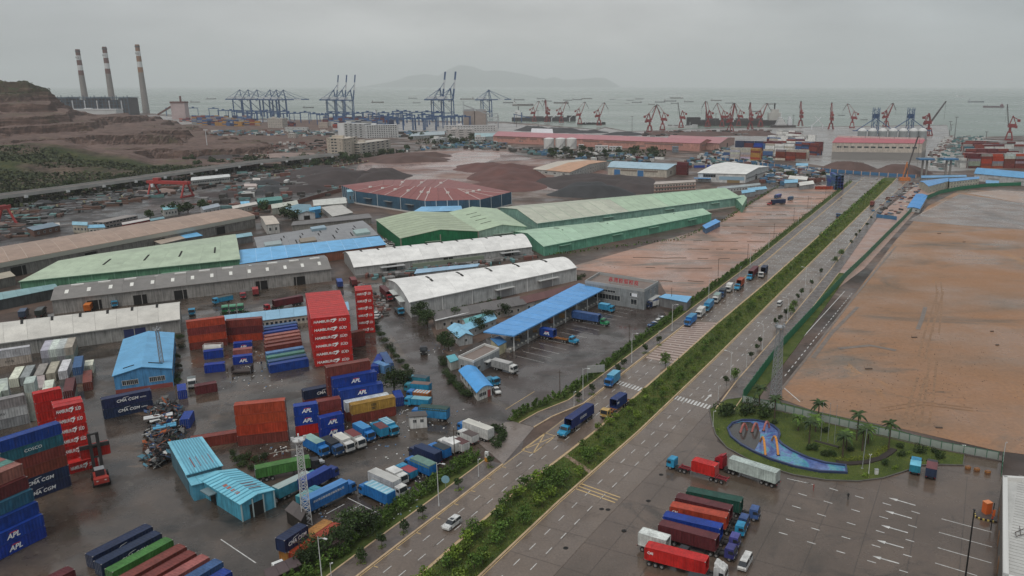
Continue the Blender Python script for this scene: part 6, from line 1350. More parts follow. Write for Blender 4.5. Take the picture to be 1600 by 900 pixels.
fe = fence('garden_fence', 'pale panelled fence with green posts between garden and bare lot', px((1160,629),(1190,636),(1225,644),(1290,661),(1345,674),(1400,686),(1470,703),(1566,721)), 2.6, 1.9, m_fp, m_fg)
w_ = MB(); ribbon(w_, px((1160,630),(1225,645),(1345,675),(1470,704),(1566,722)), -.25, .25, 0, .3); obj('fence_base', w_.mesh('fence_base', mat('fence_base_stone', (.10,.08,.07), .8, .3), fe.location), fe)
ho = fence('green_hoarding', 'dark green hoarding running along the bare lot to the site offices', px((1161,626),(1217,549),(1275,485),(1320,436),(1350,407),(1385,371),(1410,346),(1430,325),(1447,312),(1470,303),(1500,297),(1545,292),(1600,290)), 4.0, 3.1, m_hg, m_fg, .14, .1, .08, False)
fence('boundary_fence', 'dark steel fence at the right end of the plaza', px((1566,722),(1564,747)), 2.2, 2.2, m_fg, m_fg, .15)
m_pole = mat('white_pole', (.55,.55,.54), .4, .15)
def lamp_parts(h, arm, dbl=False, r=.11):
 k = ('lamp',h,arm,dbl)
 def f():
  p = MB(); p.tube((0,0,0),(0,0,.5), r*1.5, r*1.5, 8); p.tube((0,0,.5),(0,0,h), r, r*.6, 8); a = MB(); hd = MB()
  for s in ((1,-1) if dbl else (1,)):
   a.tube((0,0,h-.5),(s*arm*.45,0,h-.02), r*.5, n=6); a.tube((s*arm*.45,0,h-.02),(s*arm,0,h+.05), r*.45, n=6); hd.bx(min(s*arm*.8,s*arm*1.25),max(s*arm*.8,s*arm*1.25),-.16,.16,h,h+.17)
  return p.mesh('pole', m_pole), a.mesh('arm', m_pole), hd.mesh('lamp_head', m_pole)
 return vm(k, f)
def lamp(uv, label, h=10., arm=1.7, rz=None, dbl=False, r=.11, group=None, name='street_lamp', z=.2):
 p = P(*uv); t = thing(name, label, 'street lamp', (p.x,p.y,z), rz if rz is not None else 0, group); a, b, c = lamp_parts(h, arm, dbl, r)
 obj('pole', a, t); obj('arm', b, t); obj('lamp_head', c, t); return t
RA = math.atan2(rd.y, rd.x)-math.pi/2
for uv, h, lb in (((504,915),10,'nearest tall street lamp at the bottom edge of the picture'), ((686,792),10.5,'tall white street lamp beside the truck park'), ((911,626),10,'tall street lamp left of the blue road sign'), ((987,568),10.5,'tall street lamp by the inspection yard hedge'), ((1050,518),10.5,'tall street lamp beside the blue flat canopy'), ((1107,473),10,'tall street lamp behind the queueing trucks'), ((1172,415),10,'tall street lamp near the end of the truck queue'), ((1201,388),10,'tall street lamp beyond the truck queue'), ((1247,350),10,'fourth tall street lamp from the blue containers on the north side'), ((1267,333),10,'third tall street lamp from the blue containers on the north side'), ((1299,308),10,'second tall street lamp from the blue containers on the north side'), ((1325,290),10,'tall street lamp nearest the blue containers on the north side')): lamp(uv, lb, h, 1.8, RA)
for uv, h, lb in (((1141,595),9.5,'tall lamp on the right pavement above the zebra crossing'), ((1191,547),9.5,'tall lamp on the right pavement, next beyond the crossing'), ((1230,503),9.5,'tall lamp on the right pavement opposite the white van'), ((1258,450),9.5,'tall lamp on the right pavement where the hoarding bends'), ((1306,402),9.5,'tall lamp beside the larger round tree on the right pavement'), ((1325,388),9,'tall lamp next after the larger round tree'), ((1340,372),9,'tall lamp by the blue site fence'), ((1354,352),9,'tall lamp beside the red building site')): lamp(uv, lb, h, 1.9, RA+math.pi)
for uv, lb in (((897,636),'short white camera post left of the zebra crossing'), ((1029,537),'short white camera post beside the hedge'), ((748,746),'short white camera post by the signal box'), ((519,915),'short white camera post at the bottom edge'), ((1122,627),'short white post at the right end of the zebra crossing'), ((1114,668),'short white post at the tip of the garden'), ((1166,575),'short white post on the right pavement'), ((1156,432),'short white camera post by the truck queue')): lamp(uv, lb, 4.6, .5, RA, False, .08, None, 'camera_post')
lamp((1357,743), 'white globe-topped lamp post on the lawn kerb', 5.2, .25, 0, True, .1, None, 'garden_lamp'); lamp((1567,722), 'dark lamp post at the corner of the garden fence', 5, .3, 0, False, .1)
for uv, h, lb in (((875,618),8,'wooden pole in the inspection yard, nearer one'), ((983,540),8,'wooden pole in the inspection yard by the hedge'), ((1049,478),8,'wooden pole beside the blue flat canopy'), ((711,722),9,'dark pole among the parked white trucks'), ((471,885),6,'dark pole below the long red-brown container')):
 t = thing('utility_pole', lb, 'pole', P(*uv)); mb = MB(); mb.tube((0,0,0),(0,0,h), .14, .09, 7); obj('pole', vm(('up',h), lambda: mb.mesh('pole', m_bark)), t); ubox('cross_arm', m_bark, t, (0,0,h-.7), (1.6,.1,.1), .4)
pl = thing('planter', 'narrow planter with a dark bed at the feet of the flagpoles', 'planter', P(1292,694)); mb = MB(); a, b = P(1273,691,.2), P(1310,701,.2); mb.bar(a+Vector((0,0,.15)), b+Vector((0,0,.15)), 1.6, .5); obj('planter_wall', mb.mesh('planter_wall', mat('planter_hedge', (.09,.13,.02), .8, .4, 2.), pl.location), pl); mb = MB(); mb.bar(a+Vector((0,0,.4)), b+Vector((0,0,.4)), 1.0, .2); obj('soil', mb.mesh('soil', MATS['dark_bed_soil'], pl.location), pl)
for uv, lb in (((1282,692),'left one of the bare flagpoles in the garden'), ((1293,694),'middle one of the bare flagpoles in the garden'), ((1303,697),'right one of the bare flagpoles in the garden')):
 t = thing('flagpole', lb, 'flagpole', (*P(*uv)[:2],.6)); mb = MB(); mb.tube((0,0,0),(0,0,10.5), .07, .04, 7); obj('pole', vm('fp', lambda: mb.mesh('pole', m_steel)), t); ubox('finial', m_steel, t, (0,0,10.5), (.14,.14,.16))
t = thing('slim_mast', 'tall slim grey mast standing by the flower bed', 'mast', P(1347,733)); mb = MB(); mb.tube((0,0,0),(.3,0,10.5), .12, .07, 7); obj('pole', mb.mesh('pole', m_steel), t); ubox('base_plate', m_steel, t, (0,0,.2), (.5,.5,.1))
t = thing('black_pole', 'thick black pole rising from the plaza bays at right', 'pole', P(1508,905)); hh = zat(797, P(1508,905).y); mb = MB(); mb.tube((0,0,0),(0,0,hh), .17, .13, 8); obj('pole', mb.mesh('pole', mat('black_paint', (.012,.012,.012), .4, .1)), t); ubox('cap', MATS['black_paint'], t, (0,0,hh), (.4,.4,.12))
def lattice(name, label, base, top_v, w0, w1, m, nseg=12, lamp_=True, heads=4):
 p = P(*base); h = zat(top_v, p.y); t = thing(name, label, 'lattice mast', p, .4); pts = lambda z, w: [Vector((x*w/2,y*w/2,z)) for x, y in ((-1,-1),(1,-1),(1,1),(-1,1))]
 lv = [pts(h*i/nseg, w0+(w1-w0)*i/nseg) for i in range(nseg+1)]
 for k in range(4):
  mb = MB()
  for i in range(nseg): mb.bar(lv[i][k], lv[i+1][k], .16)
  obj('leg', mb.mesh('leg', m), t)
 for k in range(4):
  mb = MB()
  for i in range(nseg):
   j = (k+1) % 4; mb.bar(lv[i][k], lv[i+1][j], .09); mb.bar(lv[i][j], lv[i+1][k], .09); mb.bar(lv[i+1][k], lv[i+1][j], .08)
  obj('bracing', mb.mesh('bracing', m), t)
 if lamp_:
  mb = MB(); mb.tube((0,0,h),(0,0,h+.25), w1*1.2, w1*1.2, 10); obj('platform', mb.mesh('platform', m), t)
  for k in range(heads):
   a = k*6.28/heads; ubox('floodlight', m, t, (math.cos(a)*w1*1.1, math.sin(a)*w1*1.1, h+.3), (.6,.3,.6), a)
 return t
lattice('lattice_mast', 'white lattice floodlight mast over the truck park', (480,818), 688, 1.9, 1.1, mat('mast_white', (.50,.50,.49), .5, .15), 13)
lattice('lattice_mast', 'grey lattice floodlight mast before the blue gabled shed', (257,597), 516, 1.2, .8, m_steel, 13)
lattice('lattice_mast', 'grey lattice pylon at the corner of the bare lot', (1212,622), 511, 2.4, 1.3, m_steel, 13)
t = thing('road_sign', 'pale information board beside the road left of the sky blue truck', 'sign', P(931,596)); rz_ = RA+1.9
mb = MB()
for x in (-2.6,2.6): mb.tube((x,0,0),(x,0,5.2), .09, n=6)
obj('post', mb.mesh('post', m_steel), t, (0,0,0), .2); ubox('board', mat('board_back', (.34,.34,.32), .5, .2), t, (0,0,3.0), (5.6,.12,2.4), .2)
for i in range(6): ubox('board_rib', m_steel, t, (math.cos(.2)*(-2.3+i*.92)+.03, math.sin(.2)*(-2.3+i*.92)-.1, 3.0), (.07,.1,2.4), .2)
t = thing('signal_box', 'white and orange signal box on the left pavement', 'cabinet', (*P(761,722)[:2],.2), RA); ubox('base', mat('orange_base', (.5,.22,.03), .5, .2), t, (0,0,0), (1.,.6,1.1)); ubox('cabinet', mat('cabinet_white', (.6,.6,.58), .5, .2), t, (0,0,1.1), (.9,.5,1.5)); ubox('door', m_dark, t, (0,-.26,1.5), (.3,.03,.5))
t = thing('round_sign', 'round blue sign seen from its back beside the truck park hedge', 'sign', P(697,769)); mb = MB(); mb.tube((0,0,0),(0,0,3.2), .06, n=6); obj('post', mb.mesh('post', m_steel), t); mb = MB(); mb.tube((0,-.04,3.2),(0,.04,3.2), .95, n=16); obj('disc', mb.mesh('disc', mat('sign_back', (.20,.36,.42), .4, .1)), t)
t = thing('ticket_booth', 'bright orange booth on the striped island of the plaza', 'booth', (*P(1541,803)[:2],.25)); ubox('body', mat('booth_orange', (.62,.13,.03), .4, .15), t, (0,0,0), (1.5,1.3,2.5), .3); ubox('cap', mat('booth_cap', (.66,.22,.08), .4, .1), t, (0,0,2.5), (1.6,1.4,.2), .3)
il = MB(); ring = [P(u,v) for u,v in ((1523,803),(1524,808),(1532,812),(1545,815),(1558,817),(1562,812),(1550,801),(1535,798))]; il.prism([(p.x,p.y) for p in ring], .05, .28); isl = tag(obj('traffic_island', il.mesh('traffic_island', mat('island_top', (.08,.07,.065), .5, .3))), 'kerbed traffic island with black and yellow edge in the plaza', 'traffic island')
for i, (p, d) in enumerate(polyline(ring[:5], .45)): ubox('kerb_block', mat('kerb_yellow', (.5,.38,.10), .5, .2) if i % 2 else MATS['black_paint'], isl, (p.x,p.y,.06), (.43,.25,.3), math.atan2(d.y,d.x))
t = thing('barrier_post', 'striped barrier post on the plaza island', 'barrier', (*P(1548,828)[:2],.05)); mb = MB(); mb.tube((0,0,0),(0,0,6.2), .1, n=7); obj('post', mb.mesh('post', MATS['black_paint']), t);
for z in (2.6,3.4,4.2): ubox('band', mat('band_red', (.45,.06,.03), .5, .1), t, (0,0,z), (.28,.28,.4))
ubox('sign_plate', MATS['booth_orange'], t, (.1,-.2,3.2), (.5,.06,1.5))
for i, uv in enumerate(((1512,734),(1526,737),(1543,741))):
 t = thing('concrete_block', ('left','middle','right')[i]+' orange-striped barrier block at the lawn end', 'barrier block', (*P(*uv)[:2],.05)); ubox('block', mat('block_rust', (.22,.10,.045), .6, .35), t, (0,0,0), (1.1,.8,.9), .2); ubox('stripe', mat('block_orange', (.5,.22,.06), .5, .2), t, (0,0,.55), (1.13,.83,.2), .2)
t = thing('litter_bin', 'white square bin on the lawn kerb beside the lamp', 'bin', (*P(1369,742)[:2],.22)); ubox('body', mat('bin_white', (.6,.6,.56), .5, .2), t, (0,0,0), (.8,.6,1.2)); ubox('lid', m_steel, t, (0,0,1.2), (.9,.7,.1))
t = thing('utility_box', 'small white box at the end of the lawn by the fence', 'utility box', (*P(1505,705)[:2],.22)); ubox('body', MATS['bin_white'], t, (0,0,.4), (.9,.5,1.0)); ubox('leg', m_steel, t, (0,0,0), (.12,.12,.4))
for i, uv in enumerate(((1043.5,693),(1054,692),(950,797),(940,796),(1013,783),(975,830),(884,857),(1033,742))):
 mb = MB(); mb.tube((0,0,0),(0,0,.012), .55, n=14); tag(obj('drain_cover', vm('dc', lambda: mb.mesh('drain_cover', m_dark)), None, (*P(*uv)[:2],.102 if uv[0] < 1000 else .05)), 'dark round drain cover in the wet paving', 'drain cover', 'drain covers')
def person_at(uv, label, c1, c2, umbrella=None):
 t = thing('person', label, 'person', (*P(*uv)[:2],.06), R.uniform(0,6)); me = bpy.data.meshes.new('body'); V = [(0,0,.95),(0,0,1.25),(0,0,1.45),(0,0,1.56),(0,0,1.68),(-.1,0,.9),(-.12,.04,.48),(-.12,0,.05),(.1,0,.9),(.12,-.08,.5),(.12,-.05,.05),(-.2,0,1.4),(-.26,.03,1.1),(-.24,.1,.85),(.2,0,1.4),(.26,.03,1.1),(.22,.15,.9),(-.12,.12,.02),(.12,.08,.02)]
 E = [(0,1),(1,2),(2,3),(3,4),(0,5),(5,6),(6,7),(0,8),(8,9),(9,10),(2,11),(11,12),(12,13),(2,14),(14,15),(15,16),(7,17),(10,18)]
 me.from_pydata(V, E, []); o = obj('body', me, t); sk = o.modifiers.new('Skin', 'SKIN'); rad = [.14,.16,.13,.065,.11,.09,.065,.05,.09,.065,.05,.07,.05,.04,.07,.05,.04,.04,.04]
 for i, r_ in enumerate(rad): me.skin_vertices[0].data[i].radius = (r_, r_)
 me.skin_vertices[0].data[0].use_root = True; o.modifiers.new('Sub', 'SUBSURF').levels = 1; me.materials.append(mat('clothes_'+c1[0], c1[1], .8, .2))
for uv, lb, c in (((1207.6,684),'small person in dark clothes walking in the plaza beyond the trucks',('dark',(.05,.04,.05))), ((1271,767),'person standing among the lane marks of the plaza',('red',(.3,.06,.05))), ((1325,781),'person in black on the plaza',('black',(.02,.02,.02))), ((392,585),'person standing near the lettered blue short containers',('grey',(.12,.12,.13))), ((409,572),'person beside the long container rows',('blue',(.03,.04,.08))), ((356,583),'person in the wet yard left of the dark flatbed',('brown',(.1,.07,.05)))):
 if uv[0] > 1250 or uv[0] < 1000: person_at(uv, lb, c, None)
def steel(name, c): return mat(name, c, .5, .2, .1)
m_cb = steel('crane_blue', (.03,.085,.20)); m_cw = steel('crane_white', (.60,.61,.62)); m_cr = steel('crane_red', (.215,.034,.034)); m_cd = steel('crane_dark', (.08,.07,.07))
def part(name, t, fn, m, key=None):
 def f():
  mb = MB(); fn(mb); return mb.mesh(name, m)
 return obj(name, vm(('pt',name)+key, f) if key else f(), t)
def sts(uv, label, rz, up, sc=1., group='blue ship-to-shore cranes'):
 p = P(*uv); t = thing('gantry_crane', label, 'crane', (p.x,p.y,0), rz, group); t.scale = (sc,)*3
 for i, (x, y) in enumerate(((0,-10),(0,10),(-26,-10),(-26,10))): part('leg', t, lambda mb: mb.bar((x,y,0),(x,y*.9,48), 2.2, 2.0), m_cb, ('sts',i))
 part('sill_beam', t, lambda mb: (mb.bar((0,-10,3),(0,10,3),1.8), mb.bar((-26,-10,3),(-26,10,3),1.8), mb.bar((0,-10,16),(-26,-10,16),1.6), mb.bar((0,10,16),(-26,10,16),1.6), mb.bar((0,-10,46),(0,10,46),1.8), mb.bar((-26,-10,46),(-26,10,46),1.8)), m_cb, ('sts',))
 part('leg_brace', t, lambda mb: (mb.bar((0,-10,16),(-26,-9.4,44),1.0), mb.bar((0,10,16),(-26,9.4,44),1.0), mb.bar((0,-10,4),(0,10,16),.7)), m_cb, ('sts',))
 part('girder', t, lambda mb: (mb.bar((-46,-3,49),(2,-3,49),1.8,3.0), mb.bar((-46,3,49),(2,3,49),1.8,3.0)), m_cb, ('sts',))
 part('apex_frame', t, lambda mb: (mb.bar((0,-8,48),(-4,-2,76),1.6), mb.bar((0,8,48),(-4,2,76),1.6), mb.bar((-26,-8,48),(-5,-2,75),1.0), mb.bar((-26,8,48),(-5,2,75),1.0), mb.bar((-4,-4,76),(-4,4,76),3.,2.4), mb.bar((-14,-5,62),(-2,-5,62),.8), mb.bar((-14,5,62),(-2,5,62),.8)), m_cb, ('sts',))
 part('machinery_house', t, lambda mb: mb.bx(-38,-12,-4,4,50.8,57), m_cw, ('sts',))
 part('backstay', t, lambda mb: (mb.bar((-4,-2,76),(-44,-3,50),.6), mb.bar((-4,2,76),(-44,3,50),.6)), m_cb, ('sts',))
 part('operator_cab', t, lambda mb: mb.bx(-10,-6,-1.5,1.5,43,47), m_cw, ('sts',))
 if up:
  part('raised_boom', t, lambda mb: (mb.bar((2,-3,50),(12,-3,118),2.0,2.4), mb.bar((2,3,50),(12,3,118),2.0,2.4), mb.bar((11.5,-3,116),(11.5,3,116),2.), mb.bar((10,-3,104),(10,3,104),1.6)), m_cb, ('stsu',))
  part('boom_band', t, lambda mb: (mb.bar((6,-3.1,76),(9.3,-3.1,98),2.5,2.9), mb.bar((6,3.1,76),(9.3,3.1,98),2.5,2.9)), m_cw, ('stsu',))
  part('forestay', t, lambda mb: (mb.bar((-4,-2,76),(8,-3,92),.6), mb.bar((-4,2,76),(8,3,92),.6)), m_cb, ('stsu',))
 else:
  part('boom', t, lambda mb: (mb.bar((2,-3,49),(64,-3,50),1.8,2.8), mb.bar((2,3,49),(64,3,50),1.8,2.8), mb.bar((62,-3,50),(62,3,50),1.6)), m_cb, ('stsd',))
  part('boom_band', t, lambda mb: (mb.bar((22,-3.1,49.4),(42,-3.1,49.6),2.2,3.2), mb.bar((22,3.1,49.4),(42,3.1,49.6),2.2,3.2)), m_cw, ('stsd',))
  part('forestay', t, lambda mb: (mb.bar((-4,-2,76),(30,-3,51),.6), mb.bar((-4,2,76),(30,3,51),.6), mb.bar((-4,-2,76),(58,-3,51),.6), mb.bar((-4,2,76),(58,3,51),.6)), m_cb, ('stsd',))
 return t
RB_ = math.radians(28)
for i, u in enumerate((381,394,408,428,438,449)): sts((u,181+.4*i), f"blue crane with lowered boom, {('leftmost','second','third','fourth','fifth','rightmost')[i]} of the left row of six", RB_, False)
for i, u in enumerate((527,540,553)): sts((u,183+.6*i), f"{('left','middle','right')[i]} one of three blue cranes with raised booms", RB_, True, 1.0)
for i, u in enumerate((692,708)): sts((u,186+.5*i), f"{('left','right')[i]} one of two blue cranes with raised booms before the island", RB_, True, 1.06)
sts((767,183), 'single blue crane with lowered boom behind the twin silos', RB_, False, 1.)
def rtg(uv, label, rz, sc=1.):
 p = P(*uv); t = thing('yard_gantry', label, 'gantry crane', (p.x,p.y,0), rz, 'blue yard gantries at the container terminal'); t.scale = (sc,)*3
 for i, (x, y) in enumerate(((-12,-4),(12,-4),(-12,4),(12,4))): part('leg', t, lambda mb: mb.bar((x,y,0),(x,y,21),1.3), m_cb, ('rtg',i))
 part('girder', t, lambda mb: (mb.bar((-13,-4,22),(13,-4,22),1.4,2), mb.bar((-13,4,22),(13,4,22),1.4,2), mb.bar((-12,-4,2),(-12,4,2),1.2), mb.bar((12,-4,2),(12,4,2),1.2), mb.bar((-12,-4,20),(-12,4,20),1.2), mb.bar((12,-4,20),(12,4,20),1.2)), m_cb, ('rtg',))
 part('trolley', t, lambda mb: mb.bx(-3,3,-4,4,22.8,25.5), m_cb, ('rtg',))
rr_ = random.Random(4)
RT = [(268,181),(285,182),(303,181),(335,182),(350,186),(362,186),(372,188),(395,188),(410,189),(428,190),(445,188),(462,192),(478,190),(492,193),(505,195),(518,192),(600,191),(615,194),(628,192),(640,196),(652,190),(663,195),(676,198),(690,199),(702,200),(714,198),(726,199),(655,203),(672,204),(640,203),(745,196),(612,201),(740,190),(560,192),(575,190),(585,194),(598,198),(622,188),(634,188),(668,189),(684,190),(545,194),(530,192),(380,190),(390,193),(402,192),(418,187),(436,193),(452,192)]
for i, uv in enumerate(RT): rtg(uv, 'blue rubber-tyred yard gantry among the containers of the far terminal', .45+rr_.uniform(-.1,.1), 1.05)
def portal(uv, label, rz, reach='mid', sc=1., fly=True):
 p = P(*uv); t = thing('portal_crane', label, 'crane', (p.x,p.y,0), rz, None); t.scale = (sc,)*3
 for i, (x, y) in enumerate(((-5,-5),(5,-5),(-5,5),(5,5))): part('leg', t, lambda mb: mb.bar((x,y,0),(x*.5,y*.5,12),1.4), m_cr, ('por',i))
 for y in (-5,5): part('portal_beam', t, lambda mb: mb.bar((-5,y,1),(5,y,1),1.5), m_cr, ('por',y))
 part('portal_deck', t, lambda mb: mb.bx(-3.2,3.2,-3.2,3.2,11,13), m_cr, ('por',))
 part('slewing_column', t, lambda mb: mb.tube((0,0,13),(0,0,19),2.2,1.6,10), m_cr, ('por',))
 part('machinery_house', t, lambda mb: (mb.bx(-8,3,-3.2,3.2,19,24.5), mb.bx(-9.5,-7,-3,3,18,22)), m_cr, ('por',))
 part('operator_cab', t, lambda mb: mb.bx(2.5,5,-3.6,-1.4,19.5,23), m_cw, ('por',))
 part('tower_frame', t, lambda mb: (mb.bar((1.5,-2,24),(-2,-1.2,36),1.2), mb.bar((1.5,2,24),(-2,1.2,36),1.2), mb.bar((-7,-2,24),(-2.4,-1.2,36),.9), mb.bar((-7,2,24),(-2.4,1.2,36),.9), mb.bar((-2,-1.5,36),(-2,1.5,36),1.6)), m_cr, ('por',))
 J = {'mid':(13,50),'up':(8,54),'far':(26,56)}[reach]
 part('jib', t, lambda mb: (mb.bar((3,-1.8,23),(J[0],-.7,J[1]),1.2), mb.bar((3,1.8,23),(J[0],.7,J[1]),1.2), mb.bar(((3+J[0])/2,-1.2,(23+J[1])/2),((3+J[0])/2,1.2,(23+J[1])/2),.7)), m_cr if fly else m_cd, ('por',reach,fly))
 if fly:
  part('fly_jib', t, lambda mb: (mb.bar((J[0]-5,0,J[1]-1),(J[0],0,J[1]+1.2),1.5), mb.bar((J[0],0,J[1]+1.2),(J[0]+8.5,0,J[1]-14),1.1)), m_cd, ('por',reach))
  part('tie_bar', t, lambda mb: mb.bar((-2,0,36),(J[0]-4.5,0,J[1]-.5),.7), m_cr, ('por',reach))
 part('luffing_arm', t, lambda mb: (mb.bar((-2,0,35),(-9.5,0,31),1.2), mb.bx(-12.5,-8.5,-2,2,27.5,31.5)), m_cr, ('por',))
 part('hoist_rope', t, lambda mb: mb.bar((J[0]+(8.5 if fly else 0),0,J[1]-(14 if fly else 0)),(J[0]+(8.5 if fly else 0),0,26),.25), m_cd, ('por',reach,fly))
 return t
PC = [((835,190),0.15,'mid','first red jib crane from the left on the coal quay'),((855,190.5),2.2,'up','second red jib crane from the left on the coal quay'),((877,191.5),.15,'mid','middle red jib crane of the coal quay'),((906,193.5),.1,'mid','fourth red jib crane from the left on the coal quay'),((936,196),.15,'mid','bright red jib crane at the end of the coal quay'),
 ((1015,206),.2,'mid','red jib crane facing right at the left end of the ore berth'),((1035,203),2.95,'mid','red jib crane facing left, second at the ore berth'),((1064,199.5),2.9,'up','lone red crane with a single raised jib by the white barge'),((1106,198),2.6,'up','red crane above the bow of the dark bulk carrier'),((1128,198),2.9,'mid','red crane leaning left above the dark bulk carrier'),((1141,206),.6,'up','low red crane standing nearest at the ore berth'),((1154,197),3.0,'mid','red crane in the middle of the dark bulk carrier'),((1172,202),1.7,'up','upright bright red crane in the ore berth cluster'),((1188,198),.1,'mid','red crane leaning right at the stern of the bulk carrier'),
 ((1250.6,197),1.6,'up','upright red crane behind the pale containers'),((1298,202),1.5,'up','upright red crane with a dark jib right of it'),((1331,200),2.9,'mid','red crane leaning left beside the grey silos'),((1384,198),.2,'mid','red crane leaning right between the blue towers'),((1450,212),.15,'far','largest red crane with a long lattice jib right of the silos'),((1576,219),2.75,'up','red crane with a grey raised jib at the far right yard')]
for uv, a, rc, lb in PC: portal(uv, lb, a, rc, 1.1 if 'largest' in lb or 'far right' in lb else 1.0, not ('single' in lb or 'grey raised' in lb or 'largest' in lb))
for (uv, lb) in (((1366,213),'left blue lattice tower over the grey silos'), ((1420,213),'right blue lattice tower over the grey silos')):
 p = P(*uv); t = thing('conveyor_tower', lb, 'tower', (p.x,p.y,0)); h = zat(168, p.y)
 for i, (x, y) in enumerate(((-5,-5),(5,-5),(5,5),(-5,5))): part('leg', t, lambda mb: mb.bar((x,y,0),(x*.9,y*.9,h),1.0), m_cb)
 part('bracing', t, lambda mb: [ (mb.bar((-5,-5,z),(5,-5,z+8),.6), mb.bar((5,-5,z),(-5,-5,z+8),.6), mb.bar((-5,-5,z+8),(5,-5,z+8),.6), mb.bar((-5,5,z),(-5,-5,z+8),.5), mb.bar((5,5,z),(5,-5,z+8),.5)) for z in range(0,int(h)-8,8)], m_cb)
 part('strut', t, lambda mb: (mb.bar((-4,0,30),(-34,0,10),1.2), mb.bar((4,0,30),(34,0,10),1.2), mb.bar((-40,0,10),(40,0,10),1.6)), m_cb)
 part('head_house', t, lambda mb: mb.bx(-4,4,-4,4,h*.62,h*.78), m_cb)
for i, u in enumerate((1346,1362,1378,1394,1410,1426,1440)):
 p = P(u, 221); t = thing('grain_silo', f"grey domed silo, {('leftmost','second','third','fourth','fifth','sixth','rightmost')[i]} of the row behind the red-roofed hall", 'silo', (p.x,p.y,0), 0, 'grey silos'); r = 7.2
 part('barrel', t, lambda mb: mb.tube((0,0,0),(0,0,17),r,n=18), mat('silo_grey', (.26,.28,.28), .5, .25, .15), ('silo',)); part('dome', t, lambda mb: mb.lathe([(r,17),(r*.85,19),(r*.5,21),(.8,22)], n=18), mat('silo_dome', (.55,.55,.53), .5, .2, .2), ('silo',)); part('cap', t, lambda mb: mb.bx(-1,1,-1,1,21.5,23), m_steel, ('silo',))
for u, lb in ((734,'left one of the twin beige concrete silos'), (752,'right one of the twin beige concrete silos')):
 p = P(u, 198); t = thing('twin_silo', lb, 'silo', (p.x,p.y,0)); h = zat(173.5, p.y); part('block', t, lambda mb: mb.bx(-12,12,-10,12,0,h), mat('silo_beige', (.30,.245,.215), .7, .2, .06, streak=.2), ('tw',)); part('top_gallery', t, lambda mb: mb.bx(-11,11,-3,3,h,h+4), m_steel, ('tw',))
p = P(770,200); t = thing('elevator_frame', 'open grey steel elevator frame right of the twin silos', 'tower', (p.x,p.y,0))
for i, (x, y) in enumerate(((-12,-5),(12,-5),(12,5),(-12,5))): part('column', t, lambda mb: mb.bar((x,y,0),(x,y,34-i*3),1.), m_steel)
part('bracing', t, lambda mb: [(mb.bar((-12,-5,z),(12,-5,z+7),.7), mb.bar((12,-5,z),(-12,-5,z+7),.7), mb.bar((-12,-5,z+7),(12,-5,z+7),.8)) for z in (0,8,16,24)], m_steel); part('inclined_gallery', t, lambda mb: (mb.bar((-60,0,48),(-5,0,28),2.2), mb.bar((-62,0,20),(-62,0,58),1.2)), m_steel)
p = P(815,191); t = thing('stacker_conveyor', 'low dark conveyor stacker on the coal quay', 'conveyor', (p.x,p.y,0)); part('boom', t, lambda mb: mb.bar((-20,0,20),(25,0,10),1.8), m_cb); part('mast', t, lambda mb: (mb.bar((0,0,0),(0,0,24),2), mb.bar((-18,0,0),(-18,0,20),1.5)), m_cb); part('counterweight', t, lambda mb: mb.bx(22,28,-2,2,8,12), m_cd)
def lookz(v, y): return zat(v, y)
YP = 2300.
def at_y(u, y, z=0): tt = (H-z)/y; b_ = F*(tt*CT-ST)/(CT+tt*ST); return Vector(((u-CX)*y/(F*CT-b_*ST), y, z))
m_ch = mat('chimney_concrete', (.27,.245,.225), .8, .25, .02, streak=.3); m_chr = mat('chimney_red', (.13,.055,.045), .6, .2, .05); m_cho = mat('chimney_ochre', (.24,.12,.06), .6, .2, .05); m_chw = mat('chimney_white', (.56,.56,.55), .6, .15, .05)
for (u0, u1, vt, vb, Y, mr_, num, lb) in ((131,116,77,152,2650,m_chr,'2','left and smallest-looking striped chimney of the power plant'), (173,160,73,150,2650,m_chr,'1','middle striped chimney of the power plant'), (224,207,69.5,174,2650,m_cho,'3','right striped chimney with ochre bands, standing clear of the plant')):
 b0 = at_y(u0, Y); h = zat(vt, Y); b0.x = (u0-CX)*Y/1268.; t = thing('chimney', lb, 'chimney', (b0.x, Y, 0)); rb, rt = 10.5, 6.5
 f = lambda z: rb+(rt-rb)*z/h; bd = [(0,.60,m_ch),(.60,.675,mr_),(.675,.755,m_chw),(.755,.835,mr_),(.835,.905,m_chw),(.905,1,mr_)]
 for a, c, mm_ in bd: part('shaft' if mm_ is m_ch else 'band', t, lambda mb: mb.tube((0,0,a*h),(0,0,c*h), f(a*h), f(c*h), 20), mm_)
 part('rim', t, lambda mb: mb.tube((0,0,h-9),(0,0,h-4), rt+.9, rt+.9, 16), m_cd); obj('lettering', text_mesh('№'+num if False else 'N'+num, m_black, 9, .1), t, (-.5,-f(.87*h)-.3,h*.87), 0, None, 1, (math.pi/2,0,0))
m_pp = mat('plant_blue_steel', (.045,.085,.125), .6, .3, .05)
t = thing('power_plant', 'long blue steel-framed boiler house of the power plant behind the quarry', 'power plant', at_y(150, 2500)); o = t.location
xs0, xs1 = at_y(90,2500).x-o.x, at_y(204,2500).x-o.x; hp = zat(151, 2500)
part('boiler_block', t, lambda mb: [mb.bx(xs0+(xs1-xs0)*a, xs0+(xs1-xs0)*b_, 0, 60, 0, hp-4-6*(i%2)) for i, (a, b_) in enumerate(((0,.16),(.2,.38),(.42,.60),(.64,.82),(.86,.98)))], mat('plant_dark', (.06,.055,.06), .7, .3, .05))
for i in range(21):
 x = xs0+(xs1-xs0)*i/20; part('column', t, lambda mb: mb.bar((x,-4,0),(x,-4,hp-2+3*((i*7)%3)),1.6), m_pp)
